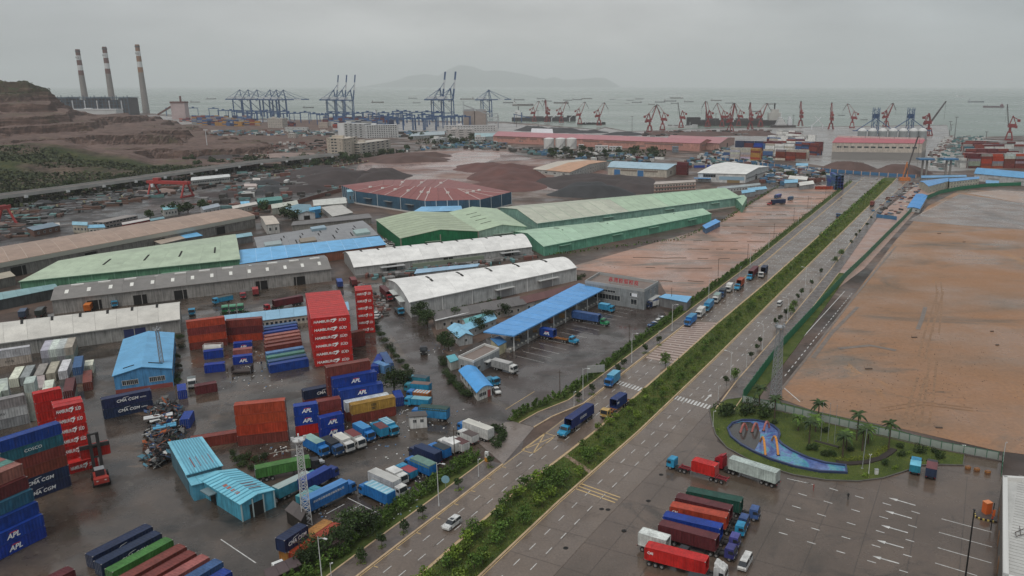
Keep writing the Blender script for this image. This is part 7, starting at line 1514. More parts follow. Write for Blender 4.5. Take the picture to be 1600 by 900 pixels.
for z in (12,22,32,42,50): part('beam', t, lambda mb: mb.bar((xs0,-5,z),(xs1,-5,z),1.3), m_pp)
part('bracing', t, lambda mb: [(mb.bar((xs0+(xs1-xs0)*i/20,-5,12),(xs0+(xs1-xs0)*(i+1)/20,-5,32),.8), mb.bar((xs0+(xs1-xs0)*(i+1)/20,-5,32),(xs0+(xs1-xs0)*i/20,-5,50),.8)) for i in range(0,20,2)], m_pp); part('roof_deck', t, lambda mb: mb.bx(xs0,xs1,-4,60,hp-3,hp-1.5), m_pp)
for i in range(6): x = xs0+(xs1-xs0)*(i+.5)/6; part('duct', t, lambda mb: mb.tube((x,-7,0),(x,-7,44),1.6,n=8), m_cw)
t = thing('turbine_hall', 'low white hall at the foot of the power plant', 'hall', at_y(145,1980,14)); o = t.location; x0, x1 = at_y(104,1980).x-o.x, at_y(184,1980).x-o.x
part('wall', t, lambda mb: mb.bx(x0,x1,0,30,-14,zat(171.5,1980)-14), m_chw); part('roof', t, lambda mb: (mb.bx(x0-1,x1+1,-1,31,zat(171.5,1980)-14,zat(171,1980)-13.5), mb.bx(x0*.3,x0*.05,2,10,zat(171.5,1980)-14,zat(169,1980)-14)), m_chw)
t = thing('coal_tower', 'pinkish coal transfer tower with an inclined red gallery', 'tower', at_y(283,2200)); part('block', t, lambda mb: mb.bx(-19,19,-10,10,0,zat(161,2200)), mat('coal_tower_pink', (.42,.33,.32), .7, .25, .05)); part('roof_house', t, lambda mb: mb.bx(-20,20,-11,11,zat(161,2200),zat(158.5,2200)), m_chr); part('inclined_gallery', t, lambda mb: mb.bar((-19,0,zat(164,2200)-2),(-62,0,12),4.5,4), m_chr); part('vent_stack', t, lambda mb: mb.bar((5,0,zat(161,2200)),(5,0,zat(150,2200)),3.5), m_chr)
def ship(uv, Lpx, label, kind='barge', col=(.10,.095,.10), flip=False, rz=0., sup=(.5,.5,.5)):
 p = P(*uv, -3); k = Lpx*(p-Vector((0,0,H))).length/1268.; t = thing('cargo_ship' if kind != 'barge' else 'barge', label, 'ship', (p.x,p.y,-3), rz+(math.pi if flip else 0), None)
 mh_ = mat('hull_%d%d%d' % tuple(int(c*99) for c in col), col, .6, .2, .03); ms = mat('house_%d%d%d' % tuple(int(c*99) for c in sup), sup, .6, .2, .05); w = k*.14; d = k*.055
 pr = [(-k/2,-w*.4),(-k*.47,-w/2),(k*.36,-w/2),(k/2,0),(k*.36,w/2),(-k*.47,w/2),(-k/2,w*.4)]
 part('hull', t, lambda mb: (mb.prism(pr, -1, d), mb.prism([(k*.36,-w/2),(k/2,0),(k*.36,w/2)], d, d*1.5)), mh_); part('deckhouse', t, lambda mb: (mb.bx(-k*.46,-k*.34,-w*.4,w*.4,d,d+k*.075), mb.bx(-k*.44,-k*.37,-w*.3,w*.3,d+k*.075,d+k*.11)), ms)
 part('hold_cover', t, lambda mb: [mb.bx(-k*.28+k*.15*i,-k*.16+k*.15*i,-w*.33,w*.33,d,d+k*.018) for i in range(4)], m_cd); part('mast', t, lambda mb: (mb.bar((-k*.4,0,d+k*.1),(-k*.4,0,d+k*.17),k*.012), mb.bar((k*.3,0,d),(k*.3,0,d+k*.09),k*.01)), mh_); return t
SH = [(811,156.5,17,0),(796,161,20,0),(817,165,33,1),(845,154.5,13,0),(854,158.5,16,0),(877,161.5,24,0),(887,157,14,0),(902,156,16,0),(917,154.5,17,1),(957,155.5,9,0),(985,157,12,0),(979,162,7,0),(999,155,13,0),(995,160.5,16,0),(1018,163.5,11,0),(1031,160,16,0),(1047,158.5,20,0),(1057,153.8,21,2),(1054,162,12,0),(1076,159.5,15,0),(1119,157.5,17,0),(1139,161.5,13,0),(1181,174.5,16,0),(1206,163,14,0),(1315,180.5,10,0),(1350,187.5,11,0),(590,160.5,19,0),(651,161,12,0),(645,154,14,0),(730,155.5,22,0),(482,168.5,16,0),(330,155,14,0),(305,160,14,0)]
seen = {}
for i, (u, v, l_, k) in enumerate(SH):
 tone = ('dark','grey','brownish')[i%3]; ld = 'long' if l_ > 16 else ('small' if l_ < 12.5 else 'mid-sized')
 where = 'left of the lowered-boom cranes' if u < 350 else 'between the left cranes' if u < 560 else 'below the island between the cranes' if u < 740 else 'beyond the coal quay cranes' if u < 940 else 'in the open water right of the coal quay' if u < 1100 else 'beyond the ore berth' if u < 1230 else 'before the grey silos'
 lb = f'{ld} {tone} vessel {where}'; j = seen.get(lb, 0); seen[lb] = j+1
 if j: lb = f"{('second','third','fourth','fifth')[j-1]} {ld} {tone} vessel {where}"
 ship((u,v), l_, lb, 'cargo' if k else 'barge', ((.07,.07,.085),(.13,.13,.14),(.10,.075,.07))[i%3], i%4 == 1, 0, (.62,.62,.6) if k else (.3,.29,.28))
ship((1501,151), 14, 'white ship on the right-hand horizon', 'cargo', (.62,.62,.62), False, 0, (.7,.7,.7)); ship((1525,160), 23, 'grey dredger with a tall frame at right', 'cargo', (.16,.18,.2), False, 0, (.4,.42,.44)); ship((1552,168), 29, 'purplish loaded barge left of the far right crane', 'cargo', (.12,.07,.09), True, 0, (.2,.1,.12))
ship((1148,196), 150, 'long dark bulk carrier moored behind the red cranes', 'cargo', (.035,.033,.035), True, -.04, (.45,.43,.4)); ship((924,194.5), 45, 'dark ship at the end of the coal quay', 'cargo', (.03,.03,.03), False, 0, (.5,.5,.45)); ship((850,189), 100, 'long dark ship behind the coal quay cranes', 'cargo', (.04,.04,.045), False, .0, (.6,.6,.58)); ship((1060,199.5), 60, 'low white barge beside the ore berth', 'barge', (.5,.5,.49), False, -.03)
for uv, sc, lb in (((1222,199),1.,'white wheelhouse and funnel of the ship behind the pale containers'), ((578,186),.95,'white superstructure of the container ship behind the three raised cranes')):
 p = P(*uv); t = thing('ship_superstructure', lb, 'ship', (p.x,p.y,0)); t.scale = (sc,)*3
 part('deckhouse', t, lambda mb: [mb.bx(-15+i*1.2,9-i*2.2,-8+i*.5,8-i*.5,4+i*3,6.6+i*3) for i in range(6)], m_chw, ('ss',)); part('window_band', t, lambda mb: [mb.bx(-14+i*1.2,8-i*2.2,-7.2+i*.5,7.2-i*.5,6.6+i*3,7+i*3) for i in range(5)], m_dark, ('ss',)); part('funnel', t, lambda mb: (mb.bx(12,20,-5,5,4,18), mb.bx(13,18,-3,3,18,24)), m_cw, ('ss',)); part('mast', t, lambda mb: mb.bar((-4,0,22),(-4,0,33),1.), m_cw, ('ss',)); part('hull', t, lambda mb: mb.bx(-24,28,-10,10,-3,5), m_cd, ('ss',))
t = ship((590,188), 75, 'container ship hull behind the raised-boom cranes', 'cargo', (.05,.07,.12), True, .05, (.6,.6,.55))
for i, (uv, du) in enumerate(((( 862,190),10),((890,190),10),((915,193),10),((1268,203),12),((1285,201),-12))):
 p = P(*uv); t = thing('deck_crane', f"{('first','second','third','fourth','fifth')[i]} pale deck derrick from the left behind the quay", 'crane', (p.x,p.y,0), 0 if du > 0 else math.pi); part('jib', t, lambda mb: mb.bar((0,0,8),(18,0,26),1.2), m_cw, ('dk',)); part('post', t, lambda mb: mb.bar((0,0,0),(0,0,10),2.2), m_cw, ('dk',))
for i, (u, v, vt) in enumerate(((987.5,206,182),(1491,219,183),(1483,213,190),(1486,205,195),(807,199,176),(841,203,173),(1541,214,206),(1118,196,178),(1239,197,180),(412,191,172),(590,200,172),(325,238,203))):
 p = P(u,v); t = thing('light_mast', ('lone dark light mast on the ore quay','tallest light mast beside the grey quay road','shorter light mast beside the tallest one','small light mast at the end of the quay road','light mast left of the coal quay','light mast among the coal heaps','stubby light mast at the far right yard','thin mast behind the bulk carrier','mast beside the white wheelhouse','light mast below the six blue cranes','light mast behind the white blocks','white light mast on the quarry floor')[i], 'light mast', (p.x,p.y,0)); h = zat(vt,p.y); m_ = m_cw if i == 11 else m_cd
 part('pole', t, lambda mb: mb.tube((0,0,0),(0,0,h),.55,.35,6), m_); part('lamp_bar', t, lambda mb: mb.bar((-3,0,h),(3,0,h),.8), m_)
b = shed('warehouse', 'very long pink warehouse with a rose roof in front of the jib cranes', (771,212), (1093,224), (1113,219.5), (787,206), 11, 4, 'gable', (.56,.29,.235), (.42,.15,.165), 26, over=1)
for f0, f1 in ((.02,.12),(.145,.18),(.2,.235),(.26,.29),(.47,.55),(.57,.72),(.76,.93)): b.band(0, 7, 2.2, (.24,.15,.13), .25, 'ventilation_louvre', f0, f1)
b.band(0, 0, 3, (.48,.24,.2), .2); b.posts(0, 26, .7, (.55,.30,.25), 'pilaster'); b.band(1, 6, 2, (.25,.16,.14), .2, 'ventilation_louvre', .2, .8)
for f in (.15,.35,.55,.75,.9): b.door(0, f, 8, 5, (.2,.16,.15))
b = shed('warehouse', 'second pink warehouse behind the right end of the long one', (1040,219), (1124,224), (1148,215), (1056,211.5), 10, 4, 'gable', (.50,.30,.25), (.40,.16,.17), 8, over=1); b.band(0, 6, 2, (.3,.18,.16), .2, 'ventilation_louvre', .1, .9); b.door(1, .5, 9, 6, dark=True)
b = shed('warehouse', 'big cream hall with a rose roof above a concrete plinth at right', (1301,222.5), (1441,224), (1448,218.5), (1312,214), 21, 2.5, 'gable', (.56,.49,.42), (.42,.08,.10), 10, over=.6)
b.band(0, 0, 9.5, (.25,.235,.22), .4, 'concrete_plinth'); b.windows(0, 12, 14.5, 5.5, 2.2, .04, .96, 3); b.posts(0, 12, .4, (.5,.44,.38), 'pilaster', 20); b.band(1, 0, 9.5, (.25,.235,.22), .4, 'concrete_plinth')
for i in range(6): b.onroof('ridge_ventilator', .08+i*.165, .62, .74, 17, 2.2, m_trim, (.56,.46,.43), 1)
b = shed('warehouse', 'white-walled hall with a rusty orange roof beside the dark ore heap', (831,264), (890,269), (948,252), (905,249), 7.5, 2.5, 'gable', (.55,.53,.49), (.50,.27,.16), 8, over=.6, colors=[(.52,.46,.38)]*3+[(.50,.27,.15)]*5)
b.windows(1, 14, 4.6, 1.8, 1.3, .03, .97, 2); b.windows(1, 14, 1.2, 1.8, 1.3, .03, .97, 2); b.windows(0, 4, 4.5, 3, 1.4); b.band(0, 0, 3.2, (.4,.28,.24), .1, 'wall_band', .3, .6)
b = shed('warehouse', 'cream warehouse with a pale blue roof and blue doors', (950,261), (1042,265), (1065,256.5), (960,251.5), 8, 2.2, 'gable', (.55,.50,.42), (.35,.50,.58), 8, over=.6)
for f in (.16,.56): b.door(0, f, 6.5, 6, (.05,.17,.36))
b.band(0, 4.6, 1.6, (.2,.16,.13), .12, 'window_band', .22, .5); b.band(0, 4.6, 1.6, (.2,.16,.13), .12, 'window_band', .62, .85); b.windows(1, 2, 1.5, 4, 4)
b = shed('warehouse', 'white-roofed hall with a blue banded front beside the far carriageway', (1091,270), (1165,272), (1201,260), (1137,253), 8.5, 2.6, 'gable', (.62,.62,.60), (.72,.71,.67), 6, over=.8)
b.band(0, 2.5, 3.2, (.28,.42,.52), .15, 'blue_band', .45, .98); b.windows(0, 1, 4.5, 12, 3, .12, .36, 5); b.band(1, 3.2, 1.2, (.2,.2,.2), .15, 'window_band', .05, .95); b.door(1, .45, 6, 5, dark=True); b.canopy(0, .1, 16, 5, 3.6, (.12,.33,.62)); b.door(0, .75, 12, 2.6, (.25,.18,.09))
b = shed('apartment_block', 'three-storey cream and pink apartment block beyond the long green shed', (1022,288), (1087,284), (1086,281), (1025,284), 9.5, .3, 'flat', (.55,.44,.37), (.45,.38,.33), 1, cat='apartment block', over=.4)
for z in (.8,3.9,7.0): b.windows(0, 14, z, 1.7, 1.5, .03, .98, 2);
for z in (3.1,6.2): b.band(0, z, .7, (.34,.20,.17), .8, 'balcony')
b = shed('barracks', 'long white single-storey row beyond the tip of the green shed', (1120,296), (1188,289), (1186,286), (1122,292), 3.5, .8, 'gable', (.60,.60,.58), (.30,.34,.34), 6, cat='building'); b.windows(0, 14, 1, 1.8, 1.3)
for A_, B_, C_, lb in (((1160,302),(1180,299),(1178,296),'left light blue shed beside the far hedge'), ((1170,298),(1198,295),(1196,292),'right light blue shed beside the far hedge'), ((1226,286),(1246,285),(1246,281),'light blue roofed shed in the far parking yard'), ((1232,279),(1260,281),(1262,277),'long white roofed shed in the far parking yard'), ((1250,290),(1272,287),(1270,283),'cream roofed shed in the far parking yard'), ((1244,258.5),(1262,259),(1262,256),'light blue canopy by the mixed container stacks')):
 c = (.20,.45,.62) if 'blue' in lb else (.66,.64,.58); shed('shed', lb, A_, B_, C_, None, 4, .5, 'mono', (.35,.36,.36), c, 3, cat='shed')
b = shed('site_office', 'two-storey cream site office with a blue roof, left block', (1451,291), (1482,283), (1480,278), (1437,283), 6.2, 1, 'gable', (.54,.52,.42), (.12,.30,.55), 4, cat='office building')
for z in (.9,3.9): b.windows(0, 6, z, 1.6, 1.3)
b = shed('site_office', 'two-storey cream site office with a blue roof, long right block', (1484,284), (1530,279), (1529,276), (1482,279), 6.2, 1, 'gable', (.54,.52,.42), (.12,.30,.55), 6, cat='office building')
for z in (.9,3.9): b.windows(0, 10, z, 1.6, 1.3)
b = shed('site_shed', 'bright blue roofed site sheds beside the green hoarding', (1418,324), (1437,326), (1449,305), (1432,303), 3, .7, 'gable', (.55,.56,.55), (.06,.27,.60), 4, cross=True, cat='shed', seam=(.1,.35,.62)); b.windows(1, 2, .8, 1.5, 1.2)
b = shed('site_shed', 'long narrow blue roof behind the site offices', (1440,278), (1510,276), (1509,274), (1440,275), 3.2, .4, 'mono', (.3,.32,.34), (.14,.32,.52), 6, cat='shed')
b = shed('warehouse', 'white warehouse with a bright blue roof at the right edge', (1523,271), (1640,282), (1640,272), (1528,262), 7, 1.8, 'gable', (.58,.59,.58), (.10,.34,.60), 8, over=.6); b.band(0, 3, 1, (.3,.3,.28), .1, 'window_band', .2, .35); b.band(0, 3, 1, (.3,.3,.28), .1, 'window_band', .55, .8)
shed('shed', 'small blue roof by the green hoarding at right', (1541,286), (1560,287), (1560,283), (1541,282), 2.6, .3, 'mono', (.2,.3,.4), (.16,.36,.56), 2, cat='shed')
bf = fence('blue_fence', 'long blue corrugated fence with white lamps before the port', px((1120,249),(1200,260),(1310,270),(1345,273),(1440,279)), 9, 3.2, mat('fence_blue', (.05,.16,.30), .5, .25, .3), mat('fence_pink_post', (.55,.38,.30), .6, .2), .8, 0, .3, False)
t_ = thing('site_fence', 'short blue site fence across the red earth', 'fence', P(1370,344))
for (p, d), (q, d2) in zip(polyline(px((1369,340),(1409,345)), 5), polyline(px((1369,340),(1409,345)), 5)[1:]): ubox('panel', MATS['fence_blue'], t_, (p.x-t_.location.x+2.5*d.x, p.y-t_.location.y+2.5*d.y, 0), (4.9,.1,2.6), math.atan2(d.y,d.x))
t_ = thing('port_gate', 'port gate of two blue canopies on grey pillars', 'gate', P(1458,276))
for u in (1443,1480):
 p = P(u, 276)-t_.location
 for dx in (-1,1): ubox('pillar', m_conc, t_, (p.x+dx*2.2,p.y,0), (1.6,1.6,17))
 ubox('canopy', MATS['fence_blue'], t_, (p.x,p.y,17), (15,10,1.6))
def block(label, uvA, uvB, depth, vtop, col, floors, cols, z=0, win=(1.8,1.5), cat='building', sides=True, roofbox=True, uw=1):
 a, b_ = P(*uvA), P(*uvB); d = (b_-a).normalized(); n = Vector((-d.y,d.x,0))*depth; h = zat(vtop, (a.y+b_.y)/2)
 bl = Bld('office_block', label, cat, [a, b_, b_+n, a+n], h, col); bl.walls('flat'); bl.roof('flat', 0, [c*.9 for c in col], 1, .3); fh = h/floors
 for f in range(floors): bl.windows(0, cols, f*fh+fh*.3, win[0], min(win[1],fh*.55), .04, .96, uw)
 if sides:
  for f in range(floors): bl.windows(1, max(2,int(depth/5)), f*fh+fh*.3, win[0], min(win[1],fh*.55)); bl.windows(3, max(2,int(depth/5)), f*fh+fh*.3, win[0], min(win[1],fh*.55))
 if roofbox: p = bl.at(.3,.5); ubox('roof_house', m_trim, bl.t, (p.x-bl.o.x,p.y-bl.o.y,h), (8,6,3.2), 0, [c*.95 for c in col])
 return bl
block('white office block with a dense grid of windows', (572,216.5), (623,215), 18, 195.5, (.62,.62,.61), 7, 13, win=(2.2,1.7))
b = block('white-ended office block with grey window bands', (529,214), (570,215.5), 18, 193, (.55,.55,.54), 6, 5, win=(5,1.8), uw=4)
for z in range(1,6): b.band(0, z*b.h/6-.3, 1.1, (.32,.33,.33), .3, 'grey_band', .3, 1)
b.band(0, 0, b.h, (.64,.64,.63), .5, 'white_end', 0, .24)
b = block('beige seven-storey block at the end of the viaduct, side face', (512,242), (537,244), 14, 216, (.52,.45,.37), 6, 4, win=(1.6,1.4));
b = block('beige block with dark open balconies beside the viaduct end', (539,243.5), (560,240), 20, 215, (.54,.47,.38), 6, 3, win=(3.4,2.0))
block('low beige wing with long window bands right of the beige tower', (563,241), (611,233.5), 22, 221, (.52,.47,.40), 4, 6, win=(6,1.8), uw=5)
block('long white two-storey office along the terminal road', (694,206), (778,205), 14, 196, (.58,.56,.55), 3, 18, win=(3,1.4))
b = block('stepped white and pink building before the long white office', (700,216), (742,215), 16, 202, (.58,.53,.50), 4, 3, win=(8,1.2), uw=6)
block('small white house left of the tank row', (681,224), (699,222), 10, 216, (.6,.6,.58), 2, 4)
block('small white house among trees right of the stepped building', (705,222), (722,221), 10, 216, (.58,.57,.55), 2, 4)
block('tiny white block behind the pink warehouse end', (742,221), (758,221), 10, 214, (.57,.56,.54), 2, 4)
block('white hexagonal-looking office in the left terminal', (419,200), (442,200.5), 16, 185, (.50,.46,.41), 4, 6)
for i, (u0,u1,v,vt,c,lb) in enumerate(((360,372,197,190,(.6,.58,.55),'small white terminal office below the six cranes'),(498,512,200,191,(.5,.42,.36),'pinkish terminal office between the crane groups'),(518,528,199,191,(.56,.54,.5),'pale terminal office next to the pinkish one'),(930,950,237,228,(.62,.62,.6),'white pump house right of the three tanks'),(952,972,236,229,(.6,.6,.58),'white low office among trees before the pink warehouse'),(1051,1060,238,229,(.2,.25,.3),'dark cabin at the pink warehouse wall'),(904,912,232,226,(.62,.62,.6),'white shed directly beside the rightmost tank'),(450,462,216,209,(.5,.45,.4),'small white site hut on the quarry floor'),(445,480,205,199,(.55,.55,.53),'long white roofed depot beyond the quarry'))): block(lb, (u0,v), (u1,v), 9, vt, c, 2, 4, roofbox=False)
for i, u in enumerate((858,876,893)):
 p = P(u, 232); r = mpp(232)*8.2; t = thing('storage_tank', f"{('left','middle','right')[i]} one of three white storage tanks before the pink warehouse", 'tank', (p.x,p.y,0)); h = zat(216.5,p.y); part('shell', t, lambda mb: mb.tube((0,0,0),(0,0,h),r,n=24), mat('tank_white', (.62,.61,.58), .5, .2, .1, streak=.2), ('tank',)); part('roof_dome', t, lambda mb: mb.lathe([(r,h),(r*.6,h+1),(.5,h+1.5)], n=24), MATS['tank_white'], ('tank',)); part('stair', t, lambda mb: [mb.box((math.cos(-2.2+j*.14)*(r+.5),math.sin(-2.2+j*.14)*(r+.5),j*h/14),(1.1,1.1,.3)) for j in range(14)], m_steel, ('tank',))
b = shed('tent_hall', 'white arched tent hall among the coal heaps', (830,208), (864,209), (862,203), (832,202), 2, 5, 'arch', (.5,.5,.5), (.62,.60,.61), 4, cat='tent')
b = shed('warehouse', 'pale teal roofed depot left of the pink warehouse', (742,214), (775,213), (774,208), (742,208), 7, 1.5, 'gable', (.4,.45,.45), (.26,.40,.42), 4)
b = shed('warehouse', 'grey-blue low depot roof behind the trees', (640,213), (695,210), (694,205), (648,207), 6, 1.2, 'gable', (.40,.40,.38), (.32,.38,.40), 5)
VL = px((-320,345),(-120,322),(0,308),(120,293),(235,277),(320,265),(400,254),(470,247),(530,241)); VL = [P(u,v,8.5) for u,v in ((-320,345),(-120,322),(0,308),(120,293),(235,277),(320,265),(400,254),(470,247),(530,241))]
vi = thing('viaduct', 'long elevated road on round piers crossing below the quarry hill', 'viaduct', (VL[2].x,VL[2].y,0)); vo_ = vi.location
k = MB(); ribbon(k, [Vector((p.x,p.y,0)) for p in VL], -13, 0, 7.2, 8.5); obj('deck', k.mesh('deck', m_conc, vo_), vi)
k = MB(); ribbon(k, [Vector((p.x,p.y,0)) for p in VL], -12.5, -.5, 8.55, 8.6); obj('carriageway', k.mesh('carriageway', mat('viaduct_asphalt', (.15,.12,.105), .6, .3, .1), vo_), vi)
for o0, o1 in ((0,.35),(-13.3,-13)): k = MB(); ribbon(k, [Vector((p.x,p.y,0)) for p in VL], o0, o1, 7.0, 9.7); obj('parapet', k.mesh('parapet', mat('parapet_pale', (.42,.40,.37), .7, .25, .1), vo_), vi)
for p, d in polyline(VL, 34):
 q = p+Vector((-d.y,d.x))*6.5; mb = MB(); mb.tube((0,0,0),(0,0,7),1.3,n=10); obj('pier', vm('pier', lambda: mb.mesh('pier', m_conc)), vi, (q.x-vo_.x,q.y-vo_.y,0)); ubox('pier_cap', m_conc, vi, (p.x-vo_.x-d.y*6,p.y-vo_.y+d.x*6,6.2), (2.2,13,1.1), math.atan2(d.y,d.x)); ubox('bearing', mat('bearing_white', (.62,.62,.6), .6, .1), vi, (p.x-vo_.x+d.y*.5,p.y-vo_.y-d.x*.5,5.6), (2.6,1.4,1.8), math.atan2(d.y,d.x))
def goliath(label, a, b_, h, cat='gantry crane'):
 A_, B_ = P(*a), P(*b_); t = thing('goliath_crane', label, cat, A_); d = (B_-A_); d.z = 0; Ln = d.length; d.normalize(); n = Vector((-d.y,d.x,0)); z = Vector((0,0,1)); mred = mat('goliath_red', (.36,.045,.04), .5, .25, .2)
 for i, (q, s) in enumerate(((0,-1),(0,1),(Ln,-1),(Ln,1))): part('leg', t, lambda mb: mb.bar(d*q+n*(s*7), d*q+n*(s*2)+z*h, 1.1), mred)
 part('girder', t, lambda mb: (mb.bar(-d*4+n*1.6+z*(h+.8), d*(Ln+3)+n*1.6+z*(h+.8), 1.2, 2.4), mb.bar(-d*4-n*1.6+z*(h+.8), d*(Ln+3)-n*1.6+z*(h+.8), 1.2, 2.4)), mred); part('sill', t, lambda mb: (mb.bar(-n*7.5+z*.8,n*7.5+z*.8,1.3), mb.bar(d*Ln-n*7.5+z*.8,d*Ln+n*7.5+z*.8,1.3)), mred); part('trolley', t, lambda mb: mb.box((d*5+z*(h+2)), (5,4,2.2), math.atan2(d.y,d.x)), mred); part('cab', t, lambda mb: mb.box((d*2-n*2.5+z*(h-3)), (2,2,2.4)), m_cw)
goliath('red goliath gantry crane over the steel yard below the viaduct', (241,306), (293,308), 11); goliath('faded red gantry crane at the left edge of the steel yard', (-40,362), (12,351), 11)
def hut(label, A_, B_, C_, h=4, roof=(.3,.3,.3), wall=(.4,.38,.35), kind='gable', rise=1., n=3, cat='shed', D_=None, wn=4):
 b = shed('yard_shed', label, A_, B_, C_, D_, h, rise, kind, wall, roof, n, cat=cat, over=.3)
 if wn: b.windows(0, wn, h*.3, 1.4, h*.35)
 return b
hut('brick shed with a grey-blue roof at the left of the steel yard', (53,360), (93,352), (82,349), 4, (.16,.22,.27), (.16,.09,.07), 'mono', .6)
hut('light blue roofed cream house behind the brown-roofed warehouse', (113,351), (136,352), (137,347), 5, (.25,.46,.56), (.46,.42,.34)); hut('light blue roofed low house beside the cream one', (138,356), (164,355), (160,351), 3.5, (.20,.44,.60), (.5,.48,.42))
b = block('two-storey concrete block with open bays in the steel yard', (164,358), (216,347), 9, 342, (.30,.26,.235), 2, 9, win=(2.6,1.8), roofbox=False); hut('white hut near the brick shed', (80,353), (93,352), (92,348), 3, (.55,.5,.45), (.55,.52,.47), 'flat', 0, 1)
hut('red and white low building by the brown roof', (192,351), (234,343), (232,341), 3, (.52,.48,.45), (.35,.05,.05), 'mono', .3, 4, wn=8); hut('teal low roof right of the red and white building', (236,345), (257,341), (255,339), 3, (.16,.30,.34), (.3,.3,.3), 'mono', .3)
hut('light blue roofed white house before the dark trees', (256,328), (277,325), (272,321), 5, (.24,.50,.55), (.55,.53,.48)); hut('pale grey roofed shed right of the dark tree row', (318,328), (344,322), (338,318), 4, (.32,.36,.40), (.5,.5,.5))
b = shed('yard_building', 'long white building with a pale roof under the viaduct', (299,282), (359,276), (357,272), (300,277), 5.5, .8, 'gable', (.46,.45,.42), (.60,.60,.58), 6, cat='building'); b.windows(0, 22, 2.6, 1.5, 1.6, .02, .98, 1)
hut('small bright blue shed in the steel yard', (377,319), (390,318), (388,314), 3.5, (.20,.50,.70), (.08,.28,.45)); b = hut('long white-roofed strip at the end of the brown warehouse', (364,326), (402,319), (400,316), 4, (.58,.54,.48), (.5,.46,.4), 'mono', .4, 4)
hut('low pink-roofed hut beside the viaduct trees', (382,291), (401,291), (400,287), 3.5, (.52,.42,.38), (.50,.42,.38), 'flat', 0, 1); hut('white hut above the pink-roofed one', (395,281), (406,281), (406,278), 3, (.55,.5,.45), (.55,.52,.48), 'flat', 0, 1)
b = hut('long pale yellow shed behind the teal-roofed house', (425,326), (466,319), (464,314), 4.5, (.50,.51,.43), (.50,.50,.42), 'mono', .5, 5, wn=2); b.door(0, .45, 4, 3.2, dark=True); b.door(0, .92, 4, 3.4, (.15,.25,.25))
b = shed('yard_house', 'teal-blue roofed house with a white gable', (466,334), (492,332), (484,319.5), (446,325), 4.5, 1.5, 'gable', (.55,.55,.54), (.14,.27,.33), 5, cross=True, cat='house'); b.door(1, .5, 4, 2.8, dark=True)
hut('bright blue tank-like hut on the teal-roofed house', (484,329), (501,326), (500,322), 6, (.10,.40,.66), (.05,.26,.50), 'arch', .8, 2, wn=0); b = shed('yard_house', 'white curved-roof workshop left of the red-roofed hall', (491,321), (541,317), (538,308.5), (489,313), 4.5, 1.6, 'arch', (.52,.51,.47), (.57,.57,.52), 5, cat='workshop')
shed('yard_house', 'flat pale roofs in front of the white curved workshop', (520,338), (551,332), (532,319), (503,324), 3.5, .2, 'flat', (.42,.41,.38), (.47,.45,.41), 3, cat='workshop'); shed('yard_house', 'long dark grey ridge roof behind the grey workshop block', (456,352), (580,340), (573,334), (462,346), 4, 1.2, 'gable', (.3,.28,.25), (.165,.155,.15), 7, cat='workshop')
b = hut('cream-roofed tall house left of the grey workshop block', (416,351), (436,349), (426,337), 6, (.56,.48,.40), (.60,.58,.54), 'gable', .8, 3, 'house', (407,338), 2); hut('pale blue flat canopy at the end of the green warehouse', (368,372), (394,368), (392,363), 4, (.24,.42,.48), (.2,.2,.2), 'flat', 0, 2, wn=0)
hut('bright blue small canopy in front of the brown warehouse', (290,372), (316,368), (304,362), 4, (.16,.45,.72), (.15,.15,.15), 'mono', .2, 2, wn=0); b = shed('yard_shed', 'cream flat-roofed annex in front of the brown warehouse', (252,381), (298,370), (283,366), (238,375), 4, .2, 'flat', (.2,.2,.19), (.42,.34,.27), 3, cat='shed')
hut('light blue roof behind the red-roofed hall', (543,300), (566,298), (564,295), 9, (.30,.52,.60), (.2,.35,.45)); hut('teal container-like row with slanted fronts', (403,316), (441,312), (439,308), 4, (.07,.24,.21), (.06,.2,.18), 'mono', .8, 8, wn=0)
hut('cream canopy fragment at the far left below the green warehouse', (-20,440), (23,431), (15,425), 4.5, (.42,.37,.28), (.2,.19,.17), 'mono', .3, 2, wn=0)
b = shed('shed', 'teal-grey open shed at the far left below the grey-brown one', (-40,476), (90,450), (85,446), (-40,466), 4.5, .6, 'mono', (.08,.09,.09), (.22,.36,.37), 6, cat='shed')
hut('blue shed beside the rubble heap on the quarry floor', (106,214.5), (125,214.5), (125,209), 6, (.22,.50,.66), (.07,.26,.46), wn=0); hut('blue quarry shed at the left edge', (-10,219), (14,218), (14,213), 6, (.22,.45,.56), (.09,.12,.14), wn=0)
wl = thing('brick_wall', 'long red brick wall behind the yellow shed, running to the red-roofed hall', 'wall', P(420,327)); k = MB(); ribbon(k, px((395,330),(455,322),(505,307),(535,299)), -.2, .2, 0, 3.2); obj('masonry', k.mesh('masonry', mat('brick_red', (.20,.085,.06), .8, .3, .3), wl.location), wl); k = MB(); ribbon(k, px((395,330),(455,322),(505,307),(535,299)), -.3, .3, 3.2, 3.4); obj('coping', k.mesh('coping', m_conc, wl.location), wl)
yf = fence('yellow_fence', 'long low fence with yellow-white posts behind the steel yard', px((20,334),(110,321),(200,308),(240,301)), 11, 1.6, mat('fence_grey', (.22,.21,.19), .7, .3), mat('fence_cream', (.50,.46,.28), .6, .2), 1.0, 0, .25, False)
of = fence('orange_fence', 'fence of orange-white posts along the ore yard', px((430,275),(480,268),(545,258),(600,249)), 10, 1.4, mat('fence_brick', (.24,.12,.09), .7, .3), mat('fence_cream', (.5,.4,.28), .6, .2), 1.0, 0, .25, False)
